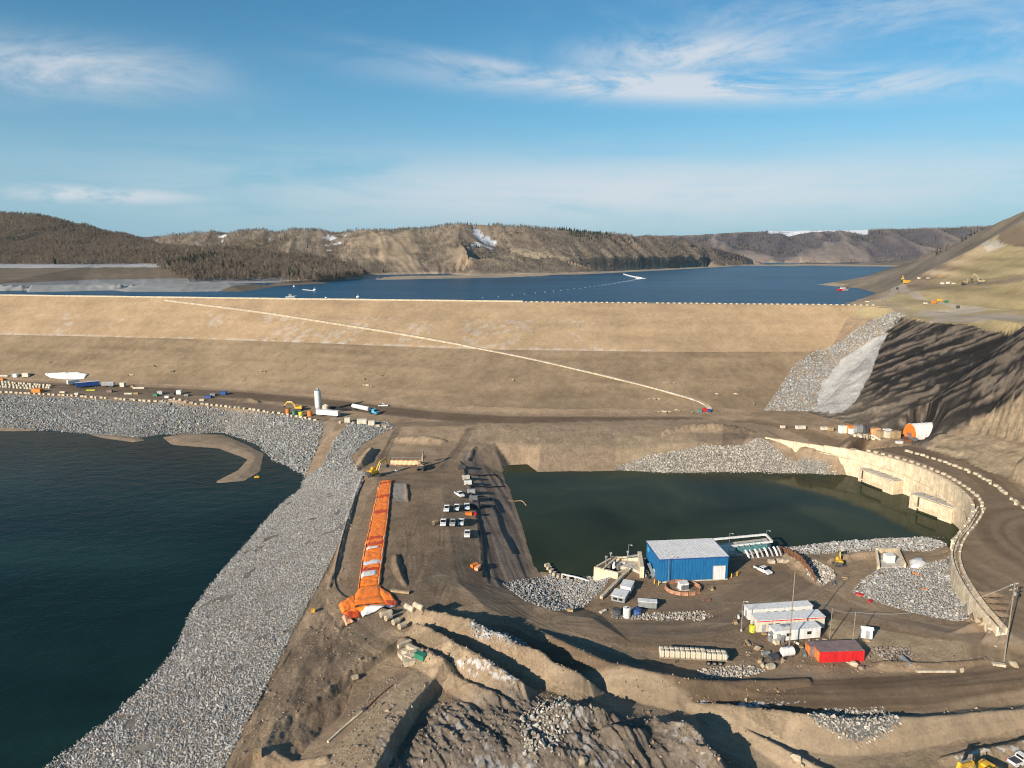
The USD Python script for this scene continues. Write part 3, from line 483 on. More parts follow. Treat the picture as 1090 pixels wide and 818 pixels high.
face = region([(1003, 478), (1040, 480), (1100, 484), (1180, 520), (1300, 575), (1300, 620), (1180, 560), (1090, 517), (1030, 493)], [9, 10, 10, 10, 10, 4.8, 4.8, 4.8, 4.4], 1.0); paint(face, C(.42, .33, .22), .85, .5)
# shotcrete and groin stones between dam and cut
GROIN = [(814, 437), (846, 390), (866, 374), (905, 356), (945, 334), (966, 336), (950, 348), (925, 362), (895, 382), (872, 410), (866, 437)]; CRETE = [(866, 438), (873, 410), (896, 382), (930, 360), (946, 352), (936, 372), (926, 400), (908, 432), (890, 440)]
cr_ = hits(CRETE); m = region(cr_, 0, 1.2); paint(m, C(.43, .42, .40), .95, .5)
hl = (NY > 300) & (NX > 200) & (zn > 48.3) & ~cf; i = np.nonzero(hl)[0]; lab[i] = 3
hb = fbm2(NX[i], NY[i], 40, 4, 91); hs = meshkit.fbm(np.stack([zn[i] * .22, NY[i] * .008, NX[i] * .008], -1), 4, 92)
steep = sstep(0, 70, (NY[i] - 560) - (NX[i] - 360) * .55)[:, None]
col[i] = (C(.31, .245, .135) * (.75 + .5 * hb[:, None])) * (1 - steep) + C(.29, .215, .15) * steep * (.6 + .8 * hs[:, None]); col[i] *= (.5 + 1.0 * hs[:, None]); dz[i] += 1.2 * (hs - .5) * sstep(50, 58, zn[i]) + 5 * (hb - .5) * sstep(56, 66, zn[i])
for pts, c, am in (([(985, 345), (1000, 338), (1060, 334), (1090, 336), (1090, 343), (1020, 343)], C(.33, .28, .235), .8), ([(968, 336), (985, 330), (1040, 326), (1050, 331), (1000, 338)], C(.38, .33, .28), .7), ([(1030, 300), (1090, 292), (1090, 300), (1040, 305)], DARK, .5), ([(1040, 262), (1062, 255), (1072, 260), (1050, 268)], SNOW, .2), ([(925, 322), (960, 326), (975, 334), (950, 334)], C(.36, .27, .19), .8), ([(1065, 247), (1090, 238), (1100, 262), (1060, 256)], C(.12, .09, .07), .8)):
    m = region(hits(pts), 0, 3.0); paint(m, c, am)
hr = hits([(912, 328), (940, 318), (955, 310), (948, 303), (958, 301), (965, 312), (1000, 324), (1045, 330)]); i, d, s, a = along(hr, 0, 3.5); paint(i, C(.37, .31, .25), .8); dz[i] *= .3
i, d, s, a = along(hits([(975, 306), (1010, 305), (1045, 303), (1090, 296), (1150, 292)]), 0, 3); paint(i, C(.2, .155, .115), .8)
r = np.random.default_rng(55)
for k in range(46):
    if k < 26: x0, y0 = r.uniform(400, 490), r.uniform(515, 640); dx, dy = r.uniform(-14, 14), r.uniform(10, 45)
    else: x0, y0 = r.uniform(640, 900), r.uniform(610, 690); dx, dy = r.uniform(-90, 90), r.uniform(-10, 10)
    for o in (0, 5): road([(x0 + o, y0), (x0 + dx * .4 + r.uniform(-4, 4) + o, y0 + dy * .5), (x0 + dx + o, y0 + dy)], 0 if k < 26 else -4.8, .45, C(.13, .1, .075) if k % 3 else C(.3, .23, .16), .4, .3, seed=60 + k, name=0, flat=0)
zn += dz
for pts, z, ht in (([(860, 710), (925, 708), (915, 690), (852, 692)], -4.3, -4.35), ([(786, 664), (806, 676), (878, 676), (870, 645), (800, 648)], -5, -5.0), ([(684, 622), (790, 622), (775, 596), (690, 596)], -5, -5.05), ([(910, 684), (932, 684), (930, 672), (910, 672)], -4.4, -4.45), ([(695, 712), (782, 712), (782, 696), (695, 696)], -4.6, -4.65), ([(640, 642), (702, 646), (702, 632), (650, 615)], -5, -5.05), ([(955, 472), (968, 472), (984, 468), (978, 461), (960, 463)], 2.4, 2.4)):
    pg = Polygon(line(pts, z)[:, :2]); x0, y0, x1, y1 = pg.buffer(4).bounds; i = np.nonzero((NX > x0) & (NX < x1) & (NY > y0) & (NY < y1))[0]; k = sstep(9 if z == 2.4 else 3, 0, shapely.distance(pg, shapely.points(NX[i], NY[i]))); zn[i] = zn[i] * (1 - k) + (ht + .04 * FINE[i]) * k
GZ[NEAR] = zn
TINT = np.empty((len(GX), 3)); TINT[:] = DIRT; TINT[NEAR] = col; LAB = np.zeros(len(GX), np.int8); LAB[NEAR] = lab
# ------ beyond the lake: wooded ridge, hills, plateau
FAR = np.setdiff1d(np.nonzero(((GD >= 620) | (GX < -380)) & (GY > 480))[0], NEAR); fx, fy, fz = GX[FAR], GY[FAR], GZ[FAR].copy(); az_ = np.arctan2(fx, fy); h = np.maximum(fz - 49, 0)
isR = (fy > 1300) & (fy < 2760) & (fx < 1150) & (fx > -1000); isP = (fy > 2760) | ((fx > 700) & (fy > 2500)); isL = (fx < -180) & (fy < 1800) & ~(isR & (fx > -560) & (fy > 1380))
def ridged(a, b, s=0): return 1 - 2 * np.abs(meshkit.fbm(np.stack([a, b, 0 * a], -1), 4, s) - .5)
gr = ridged((fx + .25 * fy) / 75, fy / 420, 5); gp = ridged((fx - .3 * fy) / 260, fy / 1300, 6)
k = sstep(0, 30, h) * sstep(150, 60, h) * .8 + .1
fz = np.where(isR, fz + (gr - .75) * 25 * k * sstep(2700, 2350, fy), fz); fz = np.where(isP & (h > 1), fz + (gp - .72) * 95 * sstep(5, 60, h) * sstep(215, 120, h) * sstep(2900, 3300, fy), fz)
fz += np.where(h > 2, 4 * (fbm2(fx, fy, 70, 4, 7) - .5) * sstep(2, 20, h), 0); GZ[FAR] = fz
fb_ = fbm2(fx, fy, 110, 4, 8)[:, None]; ff = fbm2(fx, fy, 24, 4, 9)[:, None]
soil = C(.19, .155, .118) * (.6 + .8 * fb_) * (.7 + .6 * ff)
pxf = 545 + FPX * fx / fy; bluff = sstep(325, 380, pxf) * sstep(535, 500, pxf)
bare = sstep(.80, .95, gr + .3 * (fb_[:, 0] - .5))[:, None] * isR[:, None] * sstep(-330, -260, fx)[:, None] * sstep(110, 20, fx)[:, None] * sstep(8, 30, h)[:, None]
bare = bare * (.15 + .85 * bluff[:, None]); bare = np.maximum(bare, (bluff * sstep(.45, .7, fbm2(fx, fy, 55, 4, 14) + .5 * (gr - .75)) * isR)[:, None]); soil = soil * (1 - .85 * bare) + C(.36, .275, .185) * (.7 + .6 * ff) * .7 * bare
bench = isR[:, None] * sstep(.55, .7, fb_) * sstep(60, 40, h)[:, None] * .5; soil = soil * (1 - bench) + C(.22, .19, .13) * bench
pl = isP[:, None] * 1.0; soil = soil * (1 - pl) + pl * (C(.10, .09, .095) * (.7 + .6 * ff) + C(.10, .075, .05) * sstep(.82, .97, gp + .2 * (fb_[:, 0] - .5))[:, None])
lf = isL[:, None] * 1.0; soil = soil * (1 - lf) + lf * (C(.215, .178, .115) * (.6 + .8 * fb_))
beach = ((h < 2.2) & (fy > 900))[:, None]; soil = np.where(beach, C(.33, .265, .19) * (.8 + .4 * ff), soil)
i = np.nonzero(isL & (fy < 1120))[0]; z = fz[i]; cc = np.where(((z < 55.2) & (fx[i] < -330))[:, None], C(.24, .245, .245) * (.75 + .5 * ff[i]), C(.16, .125, .09) * (.7 + .6 * fb_[i])); cc = np.where(((z > 69.5) & (z < 74.5) & (fx[i] < -330))[:, None], C(.33, .335, .34), cc); soil[i] = cc
snw = (isR & (fx < -420) & (gr < .55) & (ff[:, 0] > .6) & (h > 40)) | (isR & (fx > -95) & (fx < 5) & (gr < .72) & (ff[:, 0] > .46) & (h > 20) & (fx < -95 + .9 * h)); soil = np.where(snw[:, None], C(.5, .52, .56), soil)
fld = isP & (fb_[:, 0] > .3) & (fx / fy > .36) & (fx / fy < .50) & (h > 150) & (fy > 3930); soil = np.where(fld[:, None], C(.7, .72, .75), soil)
TINT[FAR] = soil; LAB[FAR] = np.where(isP, 6, np.where(isR, 5, 4)); LAB[FAR[(fz < 49.5)]] = 4
LAB[(GY > 700) & (GX > 150) & (LAB == 0) & (GZ > 44)] = 3
# ------ cut the sheet into its pieces
idx = np.arange(NR * NA).reshape(NR, NA); q = np.stack([idx[:-1, :-1], idx[:-1, 1:], idx[1:, 1:], idx[1:, :-1]], -1).reshape(-1, 4)
gv = np.stack([GX, GY, GZ], -1); P3 = gv.reshape(NR, NA, 3); du = np.gradient(P3, axis=1); dv_ = np.gradient(P3, axis=0); GN = np.cross(du, dv_).reshape(-1, 3); GN /= np.linalg.norm(GN, axis=1, keepdims=True); GN[GN[:, 2] < 0] *= -1
qz, qx, qy = GZ[q].max(1), GX[q].mean(1), GY[q].mean(1); yc = interp_line(crest, qx); beh = qy > yc + 60
drop = (beh & (qz < 45.5)) | ((dam_z(qx, qy) > qz + 3) & (qx < 262)) | (~beh & (qz < -14.9)) ; q = q[~drop]; ql = np.array([LAB[q[:, k]] for k in range(4)]).max(0)
for L, name, m in ((0, 'ground', E_ground), (1, 'haul_road', E_road), (2, 'rock_cutting', E_shale), (3, 'hillside', E_grass), (4, 'lake_shore', E_hill), (5, 'wooded_ridge', E_hill), (6, 'far_plateau', E_hill)):
    f = q[ql == L]
    if not len(f): continue
    u, inv = np.unique(f, return_inverse=True); tag(raw_mesh(name, gv[u], inv.reshape(f.shape), GN[u], m, TINT[u]), kind='structure')
out = 9200.0; tag(raw_mesh('ground', np.array([[-out, -out, -21], [out, -out, -21], [out, out, -21], [-out, out, -21]]), [[0, 1, 2, 3]], None, E_ground, np.tile(DIRT, (4, 1))), kind='structure')
# ------ waters
def sheet(name, x0, y0, x1, y1, z, m): tag(raw_mesh(name, np.array([[x0, y0, z], [x1, y0, z], [x1, y1, z], [x0, y1, z]]), [[0, 1, 2, 3]], None, m), kind='structure')
sheet('river', -900, -400, -40, 560, Z_RIVER, water_mat('river_water', (.0065, .023, .023), (.5, .12), .12, 1, 1.6, .6, .4, spec=.07))
pp = Polygon([*map(tuple, np.vstack([shore_c[:, :2] - [6, 0], line([(560, 622), (600, 640), (660, 600), (835, 590), (900, 590), (1006, 580)], -9)[:, :2], wt[::-1, :2], line([(760, 484), (640, 490), (530, 496)], -9)[:, :2]]))]).buffer(0)
tv, tf = trimesh.creation.triangulate_polygon(pp, engine='earcut'); tag(raw_mesh('pond', np.column_stack([tv, np.full(len(tv), Z_POND)]), tf, None, water_mat('pond_water', (.031, .041, .022), (.9, .2), .06, 1, 1, .16, .2, spec=.055)), kind='structure')
xs_ = np.array([-2500, -760, 0, 330.0]); lk = np.array([[x, interp_line(crest, np.array([x]))[0] + 14, Z_LAKE] for x in xs_] + [[700, 560, Z_LAKE], [2600, 1500, Z_LAKE], [4500, 5200, Z_LAKE], [-2500, 5200, Z_LAKE]])
tv, tf = trimesh.creation.triangulate_polygon(Polygon(lk[:, :2]), engine='earcut'); tag(raw_mesh('reservoir', np.column_stack([tv, np.full(len(tv), Z_LAKE)]), tf, None, water_mat('reservoir_water', (.003, .050, .110), (.25, .04), .25, .5, 1.6, 1.0, 1.6, spec=.04)), kind='structure')
# ------ the earth dam
yt, yb, yc = dam_lines(DX)
dam = thing('earth_dam', 'long earthfill dam with straw-mulched face crossing the whole valley below the lake', 'dam')
def dam_part(name, fr, tone, lo):
    X = np.repeat(DX[None], len(fr), 0); Y = np.array([f(DX) for f in fr]); Zb = dam_z(X, Y)
    x, y = X.ravel(), Y.ravel(); n1 = .5 + .6 * (fbm2(x, y, 30, 4, 101) - .5) + .45 * (fbm2(x, y, 2.6, 4, 107) - .5); n2 = meshkit.fbm(np.stack([x / 60, Zb.ravel() / 2.2, 0 * x], -1), 4, 102); n3 = fbm2(x, y, 3, 3, 103)
    z = Zb.ravel() + (.35 * (n1 - .5) + .3 * (n2 - .5)) * lo
    c = tone(x, y, Zb.ravel(), n1, n2, n3); v = np.column_stack([x, y, z]); p3 = v.reshape(*X.shape, 3); nn = np.cross(np.gradient(p3, axis=1), np.gradient(p3, axis=0)).reshape(-1, 3); nn /= np.linalg.norm(nn, axis=1, keepdims=True); nn[nn[:, 2] < 0] *= -1
    a, b = X.shape; ix = np.arange(a * b).reshape(a, b); f = np.stack([ix[:-1, :-1], ix[:-1, 1:], ix[1:, 1:], ix[1:, :-1]], -1).reshape(-1, 4)
    return raw_mesh(name, v, f, nn, E_dam, c, dam)
groin_p = Polygon(line(GROIN, [3, 18, 30, 42, 55, 53, 46, 38, 26, 12, 3])[:, :2])
def up_tone(x, y, z, n1, n2, n3):
    c = np.outer(.85 + .5 * (n1 - .5) + .22 * (n2 - .5), STRAW * C(.95, .93, .93))
    s = (n3 > .56) & (fbm2(x, y, 22, 3, 104) > .57) & (z < 44) & (x < 60); c[s] = c[s] * .8 + SNOW * .13
    s = (z < 29.0) & (x < 90) & (n3 > .47) & (fbm2(x, y, 35, 3, 106) > .40); c[s] = c[s] * .75 + SNOW * .17; return c
def lo_tone(x, y, z, n1, n2, n3):
    c = np.outer(.74 + .8 * (n1 - .5) + .28 * (n2 - .5), C(.33, .243, .155)); s = sstep(9, 3, z + 8 * (n1 - .5))[:, None]; return c * (1 - .45 * s) + C(.17, .13, .095) * .45 * s
dam_part('lower_face', [lambda x, s=s: dam_lines(x)[0] - .8 + s * (dam_lines(x)[1] - dam_lines(x)[0] + .8) for s in np.linspace(0, 1, 46)], lo_tone, 1.4)
dam_part('upper_face', [lambda x, s=s: dam_lines(x)[1] + s * (dam_lines(x)[2] - dam_lines(x)[1]) for s in np.linspace(0, 1, 40)], up_tone, 1.0)
dam_part('crest_road', [lambda x, d=d: dam_lines(x)[2] + d for d in (0, 3, 7, 10)], lambda x, y, z, a, b, c: np.outer(.9 + .2 * a, C(.33, .28, .21)), .2)
dam_part('upstream_face', [lambda x, d=d: dam_lines(x)[2] + d for d in (10, 16, 24, 34)], lambda x, y, z, a, b, c: np.outer(.9 + .2 * a, C(.3, .29, .27)), .2)

# ------------------------------------------------------------------ final ground height, for setting things down
GRID = RegularGridInterpolator((ROW, ANG), GZ.reshape(NR, NA), bounds_error=False, fill_value=-16.0)
def zg(x, y):
    x, y = np.asarray(x, float), np.asarray(y, float); return np.maximum(GRID(np.stack([np.hypot(x, y), np.arctan2(x, y)], -1)), dam_z(x, y))
ztop = zg
def G(px, py): p = hit(px, py); return p
def zat(p, py):
    """height over the point p at which it is seen at picture row py"""
    k = (409 - py) / FPX; return CAM_H + p[1] * (k * CP - SP) / (CP + k * SP)
def head(a, b): return math.atan2(b[1] - a[1], b[0] - a[0])
# ------------------------------------------------------------------ helpers: shapes
TM = trimesh.transformations
def box(sx, sy, sz, c=(0, 0, 0), rz=0.0, ry=0.0, rx=0.0, bev=0.0):
    """box of the given size, centre c; bev chamfers all edges"""
    if bev > 0:
        h = np.array([sx, sy, sz]) / 2; pts = []
        for s in np.array(np.meshgrid([-1, 1], [-1, 1], [-1, 1])).reshape(3, -1).T:
            for k in range(3): q = s * (h - bev); q[k] = s[k] * h[k]; pts.append(q)
        m = trimesh.convex.convex_hull(np.array(pts))
    else: m = trimesh.creation.box((sx, sy, sz))
    if rx: m.apply_transform(TM.rotation_matrix(rx, [1, 0, 0]))
    if ry: m.apply_transform(TM.rotation_matrix(ry, [0, 1, 0]))
    if rz: m.apply_transform(TM.rotation_matrix(rz, [0, 0, 1]))
    m.apply_translation(c); return m
def cyl(r, h, c=(0, 0, 0), axis='z', n=16, r2=None):
    """cylinder or cone frustum centred at c"""
    a = np.linspace(0, 2 * np.pi, n, endpoint=False); r2 = r if r2 is None else r2
    pts = np.vstack([np.column_stack([r * np.cos(a), r * np.sin(a), 0 * a - h / 2]), np.column_stack([max(r2, .001) * np.cos(a), max(r2, .001) * np.sin(a), 0 * a + h / 2])])
    m = trimesh.convex.convex_hull(pts)
    if axis == 'x': m.apply_transform(TM.rotation_matrix(math.pi / 2, [0, 1, 0]))
    if axis == 'y': m.apply_transform(TM.rotation_matrix(math.pi / 2, [1, 0, 0]))
    m.apply_translation(c); return m
def bar(a, b, r, n=8):
    a, b = np.asarray(a, float), np.asarray(b, float); L = np.linalg.norm(b - a); m = cyl(r, L, n=n); m.apply_transform(trimesh.geometry.align_vectors([0, 0, 1], (b - a) / L)); m.apply_translation((a + b) / 2); return m
def beam(a, b, w, h):
    a, b = np.asarray(a, float), np.asarray(b, float); d = b - a; L = np.linalg.norm(d); m = trimesh.creation.box((L, w, h)); x = d / L; s = np.cross([0, 0, 1], x); s = s / np.linalg.norm(s) if np.linalg.norm(s) > 1e-6 else np.array([0, 1.0, 0]); u = np.cross(x, s)
    T = np.eye(4); T[:3, 0], T[:3, 1], T[:3, 2], T[:3, 3] = x, s, u, (a + b) / 2; m.apply_transform(T); return m
def cat(*m): return trimesh.util.concatenate([x for x in m])
def prism(outline, width, axis='y'):
    """side outline in (x, z) pulled out to a width, centred"""
    m = trimesh.creation.extrude_polygon(Polygon(outline), width, engine='earcut'); m.apply_translation([0, 0, -width / 2]); m.apply_transform(TM.rotation_matrix(math.pi / 2, [1, 0, 0])); return m
def tube(pts, r, n=8):
    """pipe through the points"""
    p = np.asarray(pts, float); t = np.gradient(p, axis=0); t /= np.linalg.norm(t, axis=1, keepdims=True) + 1e-9; a = np.cross(t, [0, 0, 1.0]); a /= np.linalg.norm(a, axis=1, keepdims=True) + 1e-9; b = np.cross(t, a)
    ang = np.arange(n) * 2 * np.pi / n; v = (p[:, None] + r * (np.cos(ang)[None, :, None] * a[:, None] + np.sin(ang)[None, :, None] * b[:, None])).reshape(-1, 3)
    i, j = np.meshgrid(np.arange(len(p) - 1), np.arange(n), indexing='ij'); q = np.stack([i * n + j, i * n + (j + 1) % n, (i + 1) * n + (j + 1) % n, (i + 1) * n + j], -1).reshape(-1, 4)
    f = np.vstack([q[:, [0, 1, 2]], q[:, [0, 2, 3]], [[0, k + 1, k] for k in range(1, n - 1)], [[(len(p) - 1) * n, (len(p) - 1) * n + k, (len(p) - 1) * n + k + 1] for k in range(1, n - 1)]]); return trimesh.Trimesh(v, f, process=False)
def ribbon(c, w, h, sink=.05):
    """low slab that follows a centre line of ground points: width w, standing h proud"""
    c = np.asarray(c, float); t = np.gradient(c[:, :2], axis=0); t /= np.linalg.norm(t, axis=1, keepdims=True) + 1e-9; s = np.column_stack([-t[:, 1], t[:, 0]]) * w / 2; n = len(c)
    L, R = c.copy(), c.copy(); L[:, :2] += s; R[:, :2] -= s; v = np.vstack([L + [0, 0, h], R + [0, 0, h], R - [0, 0, sink], L - [0, 0, sink]]); f = []
    for k in range(4):
        a, b = k * n, ((k + 1) % 4) * n
        for i in range(n - 1): f += [[a + i, b + i, b + i + 1], [a + i, b + i + 1, a + i + 1]]
    f += [[0, n, 2 * n], [0, 2 * n, 3 * n], [n - 1, 3 * n - 1, 2 * n - 1], [n - 1, 4 * n - 1, 3 * n - 1]]; return trimesh.Trimesh(v, f, process=False)
def ground_line(pts, step=2.0, lift=0.0):
    p = dense(smoothline(hits(pts), 2), step); p[:, 2] = zg(p[:, 0], p[:, 1]) + lift; return p
# ------------------------------------------------------------------ materials of the things
M = {k: plain(k, *a) for k, a in {
    'white_paint': ((.76, .75, .72), .5, 0, .06, .8), 'cream_paint': ((.66, .6, .49), .6, 0, .06, .8), 'grey_paint': ((.34, .35, .35), .6, 0, .1), 'dark_grey': ((.07, .07, .075), .6, 0, .2), 'black_rubber': ((.025, .025, .025), .8, 0, .2),
    'blue_cladding': ((.016, .145, .34), .45, 0, .05, .4), 'blue_paint': ((.03, .09, .3), .45, 0, .1), 'sky_blue_paint': ((.08, .38, .58), .5, 0, .1), 'pale_roof': ((.72, .71, .70), .55, 0, .05, .3), 'galvanised': ((.45, .47, .48), .45, .5, .12), 'steel_grey': ((.3, .32, .33), .4, .5, .15),
    'teal_paint': ((.10, .27, .28), .5, 0, .15), 'red_paint': ((.62, .025, .03), .45, 0, .1), 'orange_paint': ((.75, .22, .03), .5, 0, .1), 'yellow_paint': ((.74, .42, .035), .45, 0, .1), 'lime_paint': ((.62, .66, .03), .5, 0, .1), 'green_paint': ((.03, .2, .12), .5, 0, .1), 'brick_barrier': ((.46, .23, .14), .7, 0, .25, 1.2),
    'pale_concrete': ((.7, .57, .4), .85, 0, .16, .35), 'grey_concrete': ((.55, .5, .42), .85, 0, .2, .5), 'block_concrete': ((.54, .46, .34), .85, 0, .14, .9), 'bag_fabric': ((.66, .58, .44), .8, 0, .14, 1.4), 'timber': ((.42, .3, .17), .8, 0, .25, 2.0), 'weathered_pole': ((.3, .25, .19), .85, 0, .25, 2.0), 'rust': ((.24, .11, .06), .85, 0, .3, 2.0),
    'tent_white': ((.78, .77, .74), .6, 0, .04, .3), 'tent_orange': ((.82, .2, .03), .6, 0, .08, .5), 'pipe_black': ((.03, .03, .032), .5, 0, .2), 'container_roof': ((.26, .19, .18), .6, 0, .2, .7), 'glass_dark': ((.02, .025, .03), .08, 0, .05), 'lamp_white': ((.8, .8, .78), .3, 0, .02), 'buoy_white': ((.8, .8, .8), .5, 0, .04)}.items()}
def tarp_mat(name, a, b):
    return mat(name, {'t': ('texture_coordinate', {}), 'n': ('noise_texture', {'scale': 1.6, 'detail': 5.0, 'roughness': .7}), 'r': ('rgb_ramp', {'ramp': [(.3, a), (.7, b)]}), 'bp': ('bump', {'strength': .5, 'distance': .12}), 'n2': ('noise_texture', {'scale': 3.0, 'detail': 5.0}), 'p': ('principled_bsdf', {'roughness': .45})},
               [('t.object', 'n.vector'), ('t.object', 'n2.vector'), ('n.fac', 'r.fac'), ('r.color', 'p.base_color'), ('n2.fac', 'bp.height'), ('bp.normal', 'p.normal')])
M['tarp'] = tarp_mat('orange_tarpaulin', (.8, .15, .012), (.98, .29, .035)); M['tarp_pale'] = tarp_mat('faded_tarpaulin', (.72, .28, .13), (.8, .45, .25)); M['tarp_white'] = tarp_mat('white_sheeting', (.6, .58, .55), (.78, .76, .74)); M['tarp_red'] = tarp_mat('dark_orange_tarpaulin', (.4, .05, .012), (.66, .1, .02))
M['rock_a'] = rock_mat('grey_quarry_stone', (.19, .187, .182), (.43, .42, .4)); M['rock_b'] = rock_mat('blue_grey_stone', (.15, .156, .156), (.4, .4, .39)); M['rock_c'] = rock_mat('pale_field_stone', (.24, .215, .18), (.5, .46, .4)); M['boulder'] = rock_mat('boulder_stone', (.34, .27, .19), (.5, .41, .3)); M['rubble'] = rock_mat('dark_rubble', (.13, .105, .085), (.34, .29, .24))

# ------------------------------------------------------------------ loose stone, forest: scattered stuff
def rock_mesh(seed, n=14, flat=.75):
    r = np.random.default_rng(seed); p = r.normal(size=(n, 3)); p /= np.linalg.norm(p, axis=1, keepdims=True); p *= r.uniform(.75, 1.1, (n, 1)) * [.5, .42, .5 * flat]; return trimesh.convex.convex_hull(p)
def scatter(name, label, cat_, protos, pts, yaw, scale, tilt=None):
    """a PointInstancer: protos are (mesh, material) lists"""
    pth = free('/World', name); pi = UsdGeom.PointInstancer.Define(stage, pth); tag(pi, label, cat_, kind='stuff'); rel = []
    for k, parts in enumerate(protos):
        x = UsdGeom.Xform.Define(stage, f'{pth}/kinds/kind_{k:03d}')
        for nm, m, mt, sm in parts: usdkit.mesh(stage, f'{pth}/kinds/kind_{k:03d}/{nm}', m, mt, sm)
        rel.append(x.GetPath())
    pi.CreatePrototypesRel().SetTargets(rel); n = len(pts); r = np.random.default_rng(len(pts) + 5)
    pi.CreateProtoIndicesAttr(Vt.IntArray.FromNumpy(r.integers(0, len(protos), n).astype(np.int32))); pi.CreatePositionsAttr(Vt.Vec3fArray.FromNumpy(np.ascontiguousarray(pts, np.float32)))
    s = np.asarray(scale, np.float32); s = np.repeat(s[:, None], 3, 1) if s.ndim == 1 else s; pi.CreateScalesAttr(Vt.Vec3fArray.FromNumpy(np.ascontiguousarray(s)))
    q = np.zeros((n, 4))
    if tilt is None: q[:, 0], q[:, 3] = np.cos(yaw / 2), np.sin(yaw / 2)
    else: q = r.normal(size=(n, 4)); q /= np.linalg.norm(q, axis=1, keepdims=True)
    pi.CreateOrientationsAttr(Vt.QuathArray([Gf.Quath(float(a), float(b), float(c), float(d)) for a, b, c, d in q])); return pi.GetPrim()
def fill(poly, spacing, jitter=.45, seed=0):
    """jittered grid of points inside a plan polygon"""
    r = np.random.default_rng(seed); x0, y0, x1, y1 = poly.bounds; xs, ys = np.meshgrid(np.arange(x0, x1, spacing), np.arange(y0, y1, spacing)); p = np.column_stack([xs.ravel(), ys.ravel()]); p += r.uniform(-jitter, jitter, p.shape) * spacing
    return p[shapely.contains_xy(poly, p[:, 0], p[:, 1])]
def rocks(name, label, key, spacing, size, m, seed, kinds=5, sink=.12, cat_='rocks', ragged=1.5, big=1.0):
    p = ROCKS[key] if isinstance(key, str) else key; pg = Polygon(p[:, :2]).buffer(0); q = fill(pg.buffer(.6), spacing, seed=seed); r = np.random.default_rng(seed); d = shapely.distance(pg.boundary, shapely.points(q)); q = q[d + ragged * (fbm2(q[:, 0], q[:, 1], 5, 3, seed) - .3) > .25]
    s = size * np.exp(r.normal(0, .33, len(q))); s = np.minimum(s, size * 2.2) * (.72 + .56 * fbm2(q[:, 0], q[:, 1], 9, 3, seed + 40)); k_ = fbm2(q[:, 0], q[:, 1], 4.5, 4, seed + 60) < (.73 if len(q) > 4000 else .82); q, s = q[k_], s[k_]; z = zg(q[:, 0], q[:, 1]) + s * sink * r.uniform(-.4, 1.6, len(q))
    return scatter(name, label, cat_, [[('stone', rock_mesh(seed * 10 + k), m, False)] for k in range(kinds)], np.column_stack([q, z]), None, np.column_stack([s * r.uniform(.8, 1.3, len(s)), s * r.uniform(.75, 1.1, len(s)), s]), tilt=True)
rocks('riprap', 'grey riprap stone covering the long bank beside the near river', 'left', .40, .49, M['rock_a'], 1)
rocks('riprap', 'blue-grey riprap stone covering the upper river bank below the row of pale blocks', 'upper', .72, .95, M['rock_b'], 2)
rocks('riprap', 'blue-grey riprap stone between the brown ramp and the yard', 'inlet', .64, .85, M['rock_b'], 3)
rocks('riprap', 'pale riprap stone on the far bank of the pond under the road', 'farbank', .56, .78, M['rock_c'], 4); rocks('riprap', 'grey riprap strip along the near edge of the pond', 'nearbank', .62, .85, M['rock_a'], 5)
rocks('riprap', 'pale grey rock fill in the hollow inside the curved concrete parapet', 'pit', .46, .56, M['rock_a'], 6); rocks('riprap', 'grey riprap in the pond corner below the white railing', 'corner', .48, .6, M['rock_a'], 7)
rocks('rock_pile', 'small pale rock heap at the end of the rusty wall', 'islet', .55, .8, M['rock_c'], 8); rocks('rock_row', 'line of pale stones between the blue building yard and the road', 'rowline', .5, .66, M['rock_c'], 9, ragged=.8)
rocks('rock_pile', 'spread of white rocks on the slope below the foreground road', 'pile', .5, .68, M['rock_c'], 10); rocks('rock_pile', 'pale stones in the dip beside the loaded flatbed trailer', 'verge', .5, .6, M['rock_c'], 11, ragged=.8); rocks('rock_pile', 'stones in the shade between the two longest earth banks', 'verge2', .55, .6, M['rock_a'], 12, ragged=.8)
rocks('rock_pile', 'broken pale rocks tipped on the foreground knoll', 'knollpile', .6, .72, M['rock_c'], 13, ragged=6.0); rocks('rock_pile', 'grey rubble heap right of the red container', 'brush', .6, .7, M['rubble'], 14)
gp = hits(GROIN); rocks('riprap', 'grey rock strip running up where the dam meets the cutting', gp, .72, .98, M['rock_b'], 15, ragged=1.0)
# loose clods and stones over the rough ground
cl = np.vstack([fill(Polygon(line([(300, 830), (350, 770), (430, 700), (500, 690), (600, 730), (760, 770), (800, 830), (560, 880)], 1)[:, :2]), .85, seed=21), fill(Polygon(line([(505, 470), (640, 462), (815, 466), (880, 488), (720, 500), (540, 500)], -3)[:, :2]), 3.0, seed=22), fill(Polygon(line([(352, 600), (300, 690), (245, 818), (330, 790), (400, 690), (370, 660)], 0)[:, :2]), 1.7, seed=23), fill(Polygon(line([(770, 700), (900, 705), (1060, 712), (1060, 704), (930, 690), (820, 676)], -4)[:, :2]), 1.5, seed=24)])
k = fbm2(cl[:, 0], cl[:, 1], 7, 4, 25) > .5; cl = cl[k]; r = np.random.default_rng(26); s = .36 * np.exp(r.normal(0, .5, len(cl))); s = np.minimum(s, 1.3)
scatter('loose_stones', 'loose stones and clods strewn over the rough earth round the yard', 'stones', [[('stone', rock_mesh(300 + j, 10), M['rubble'], False)] for j in range(4)], np.column_stack([cl, zg(cl[:, 0], cl[:, 1]) + .1 * s]), None, s, tilt=True)
M['clod'] = rock_mat('earth_clod', (.2, .145, .095), (.4, .3, .2))
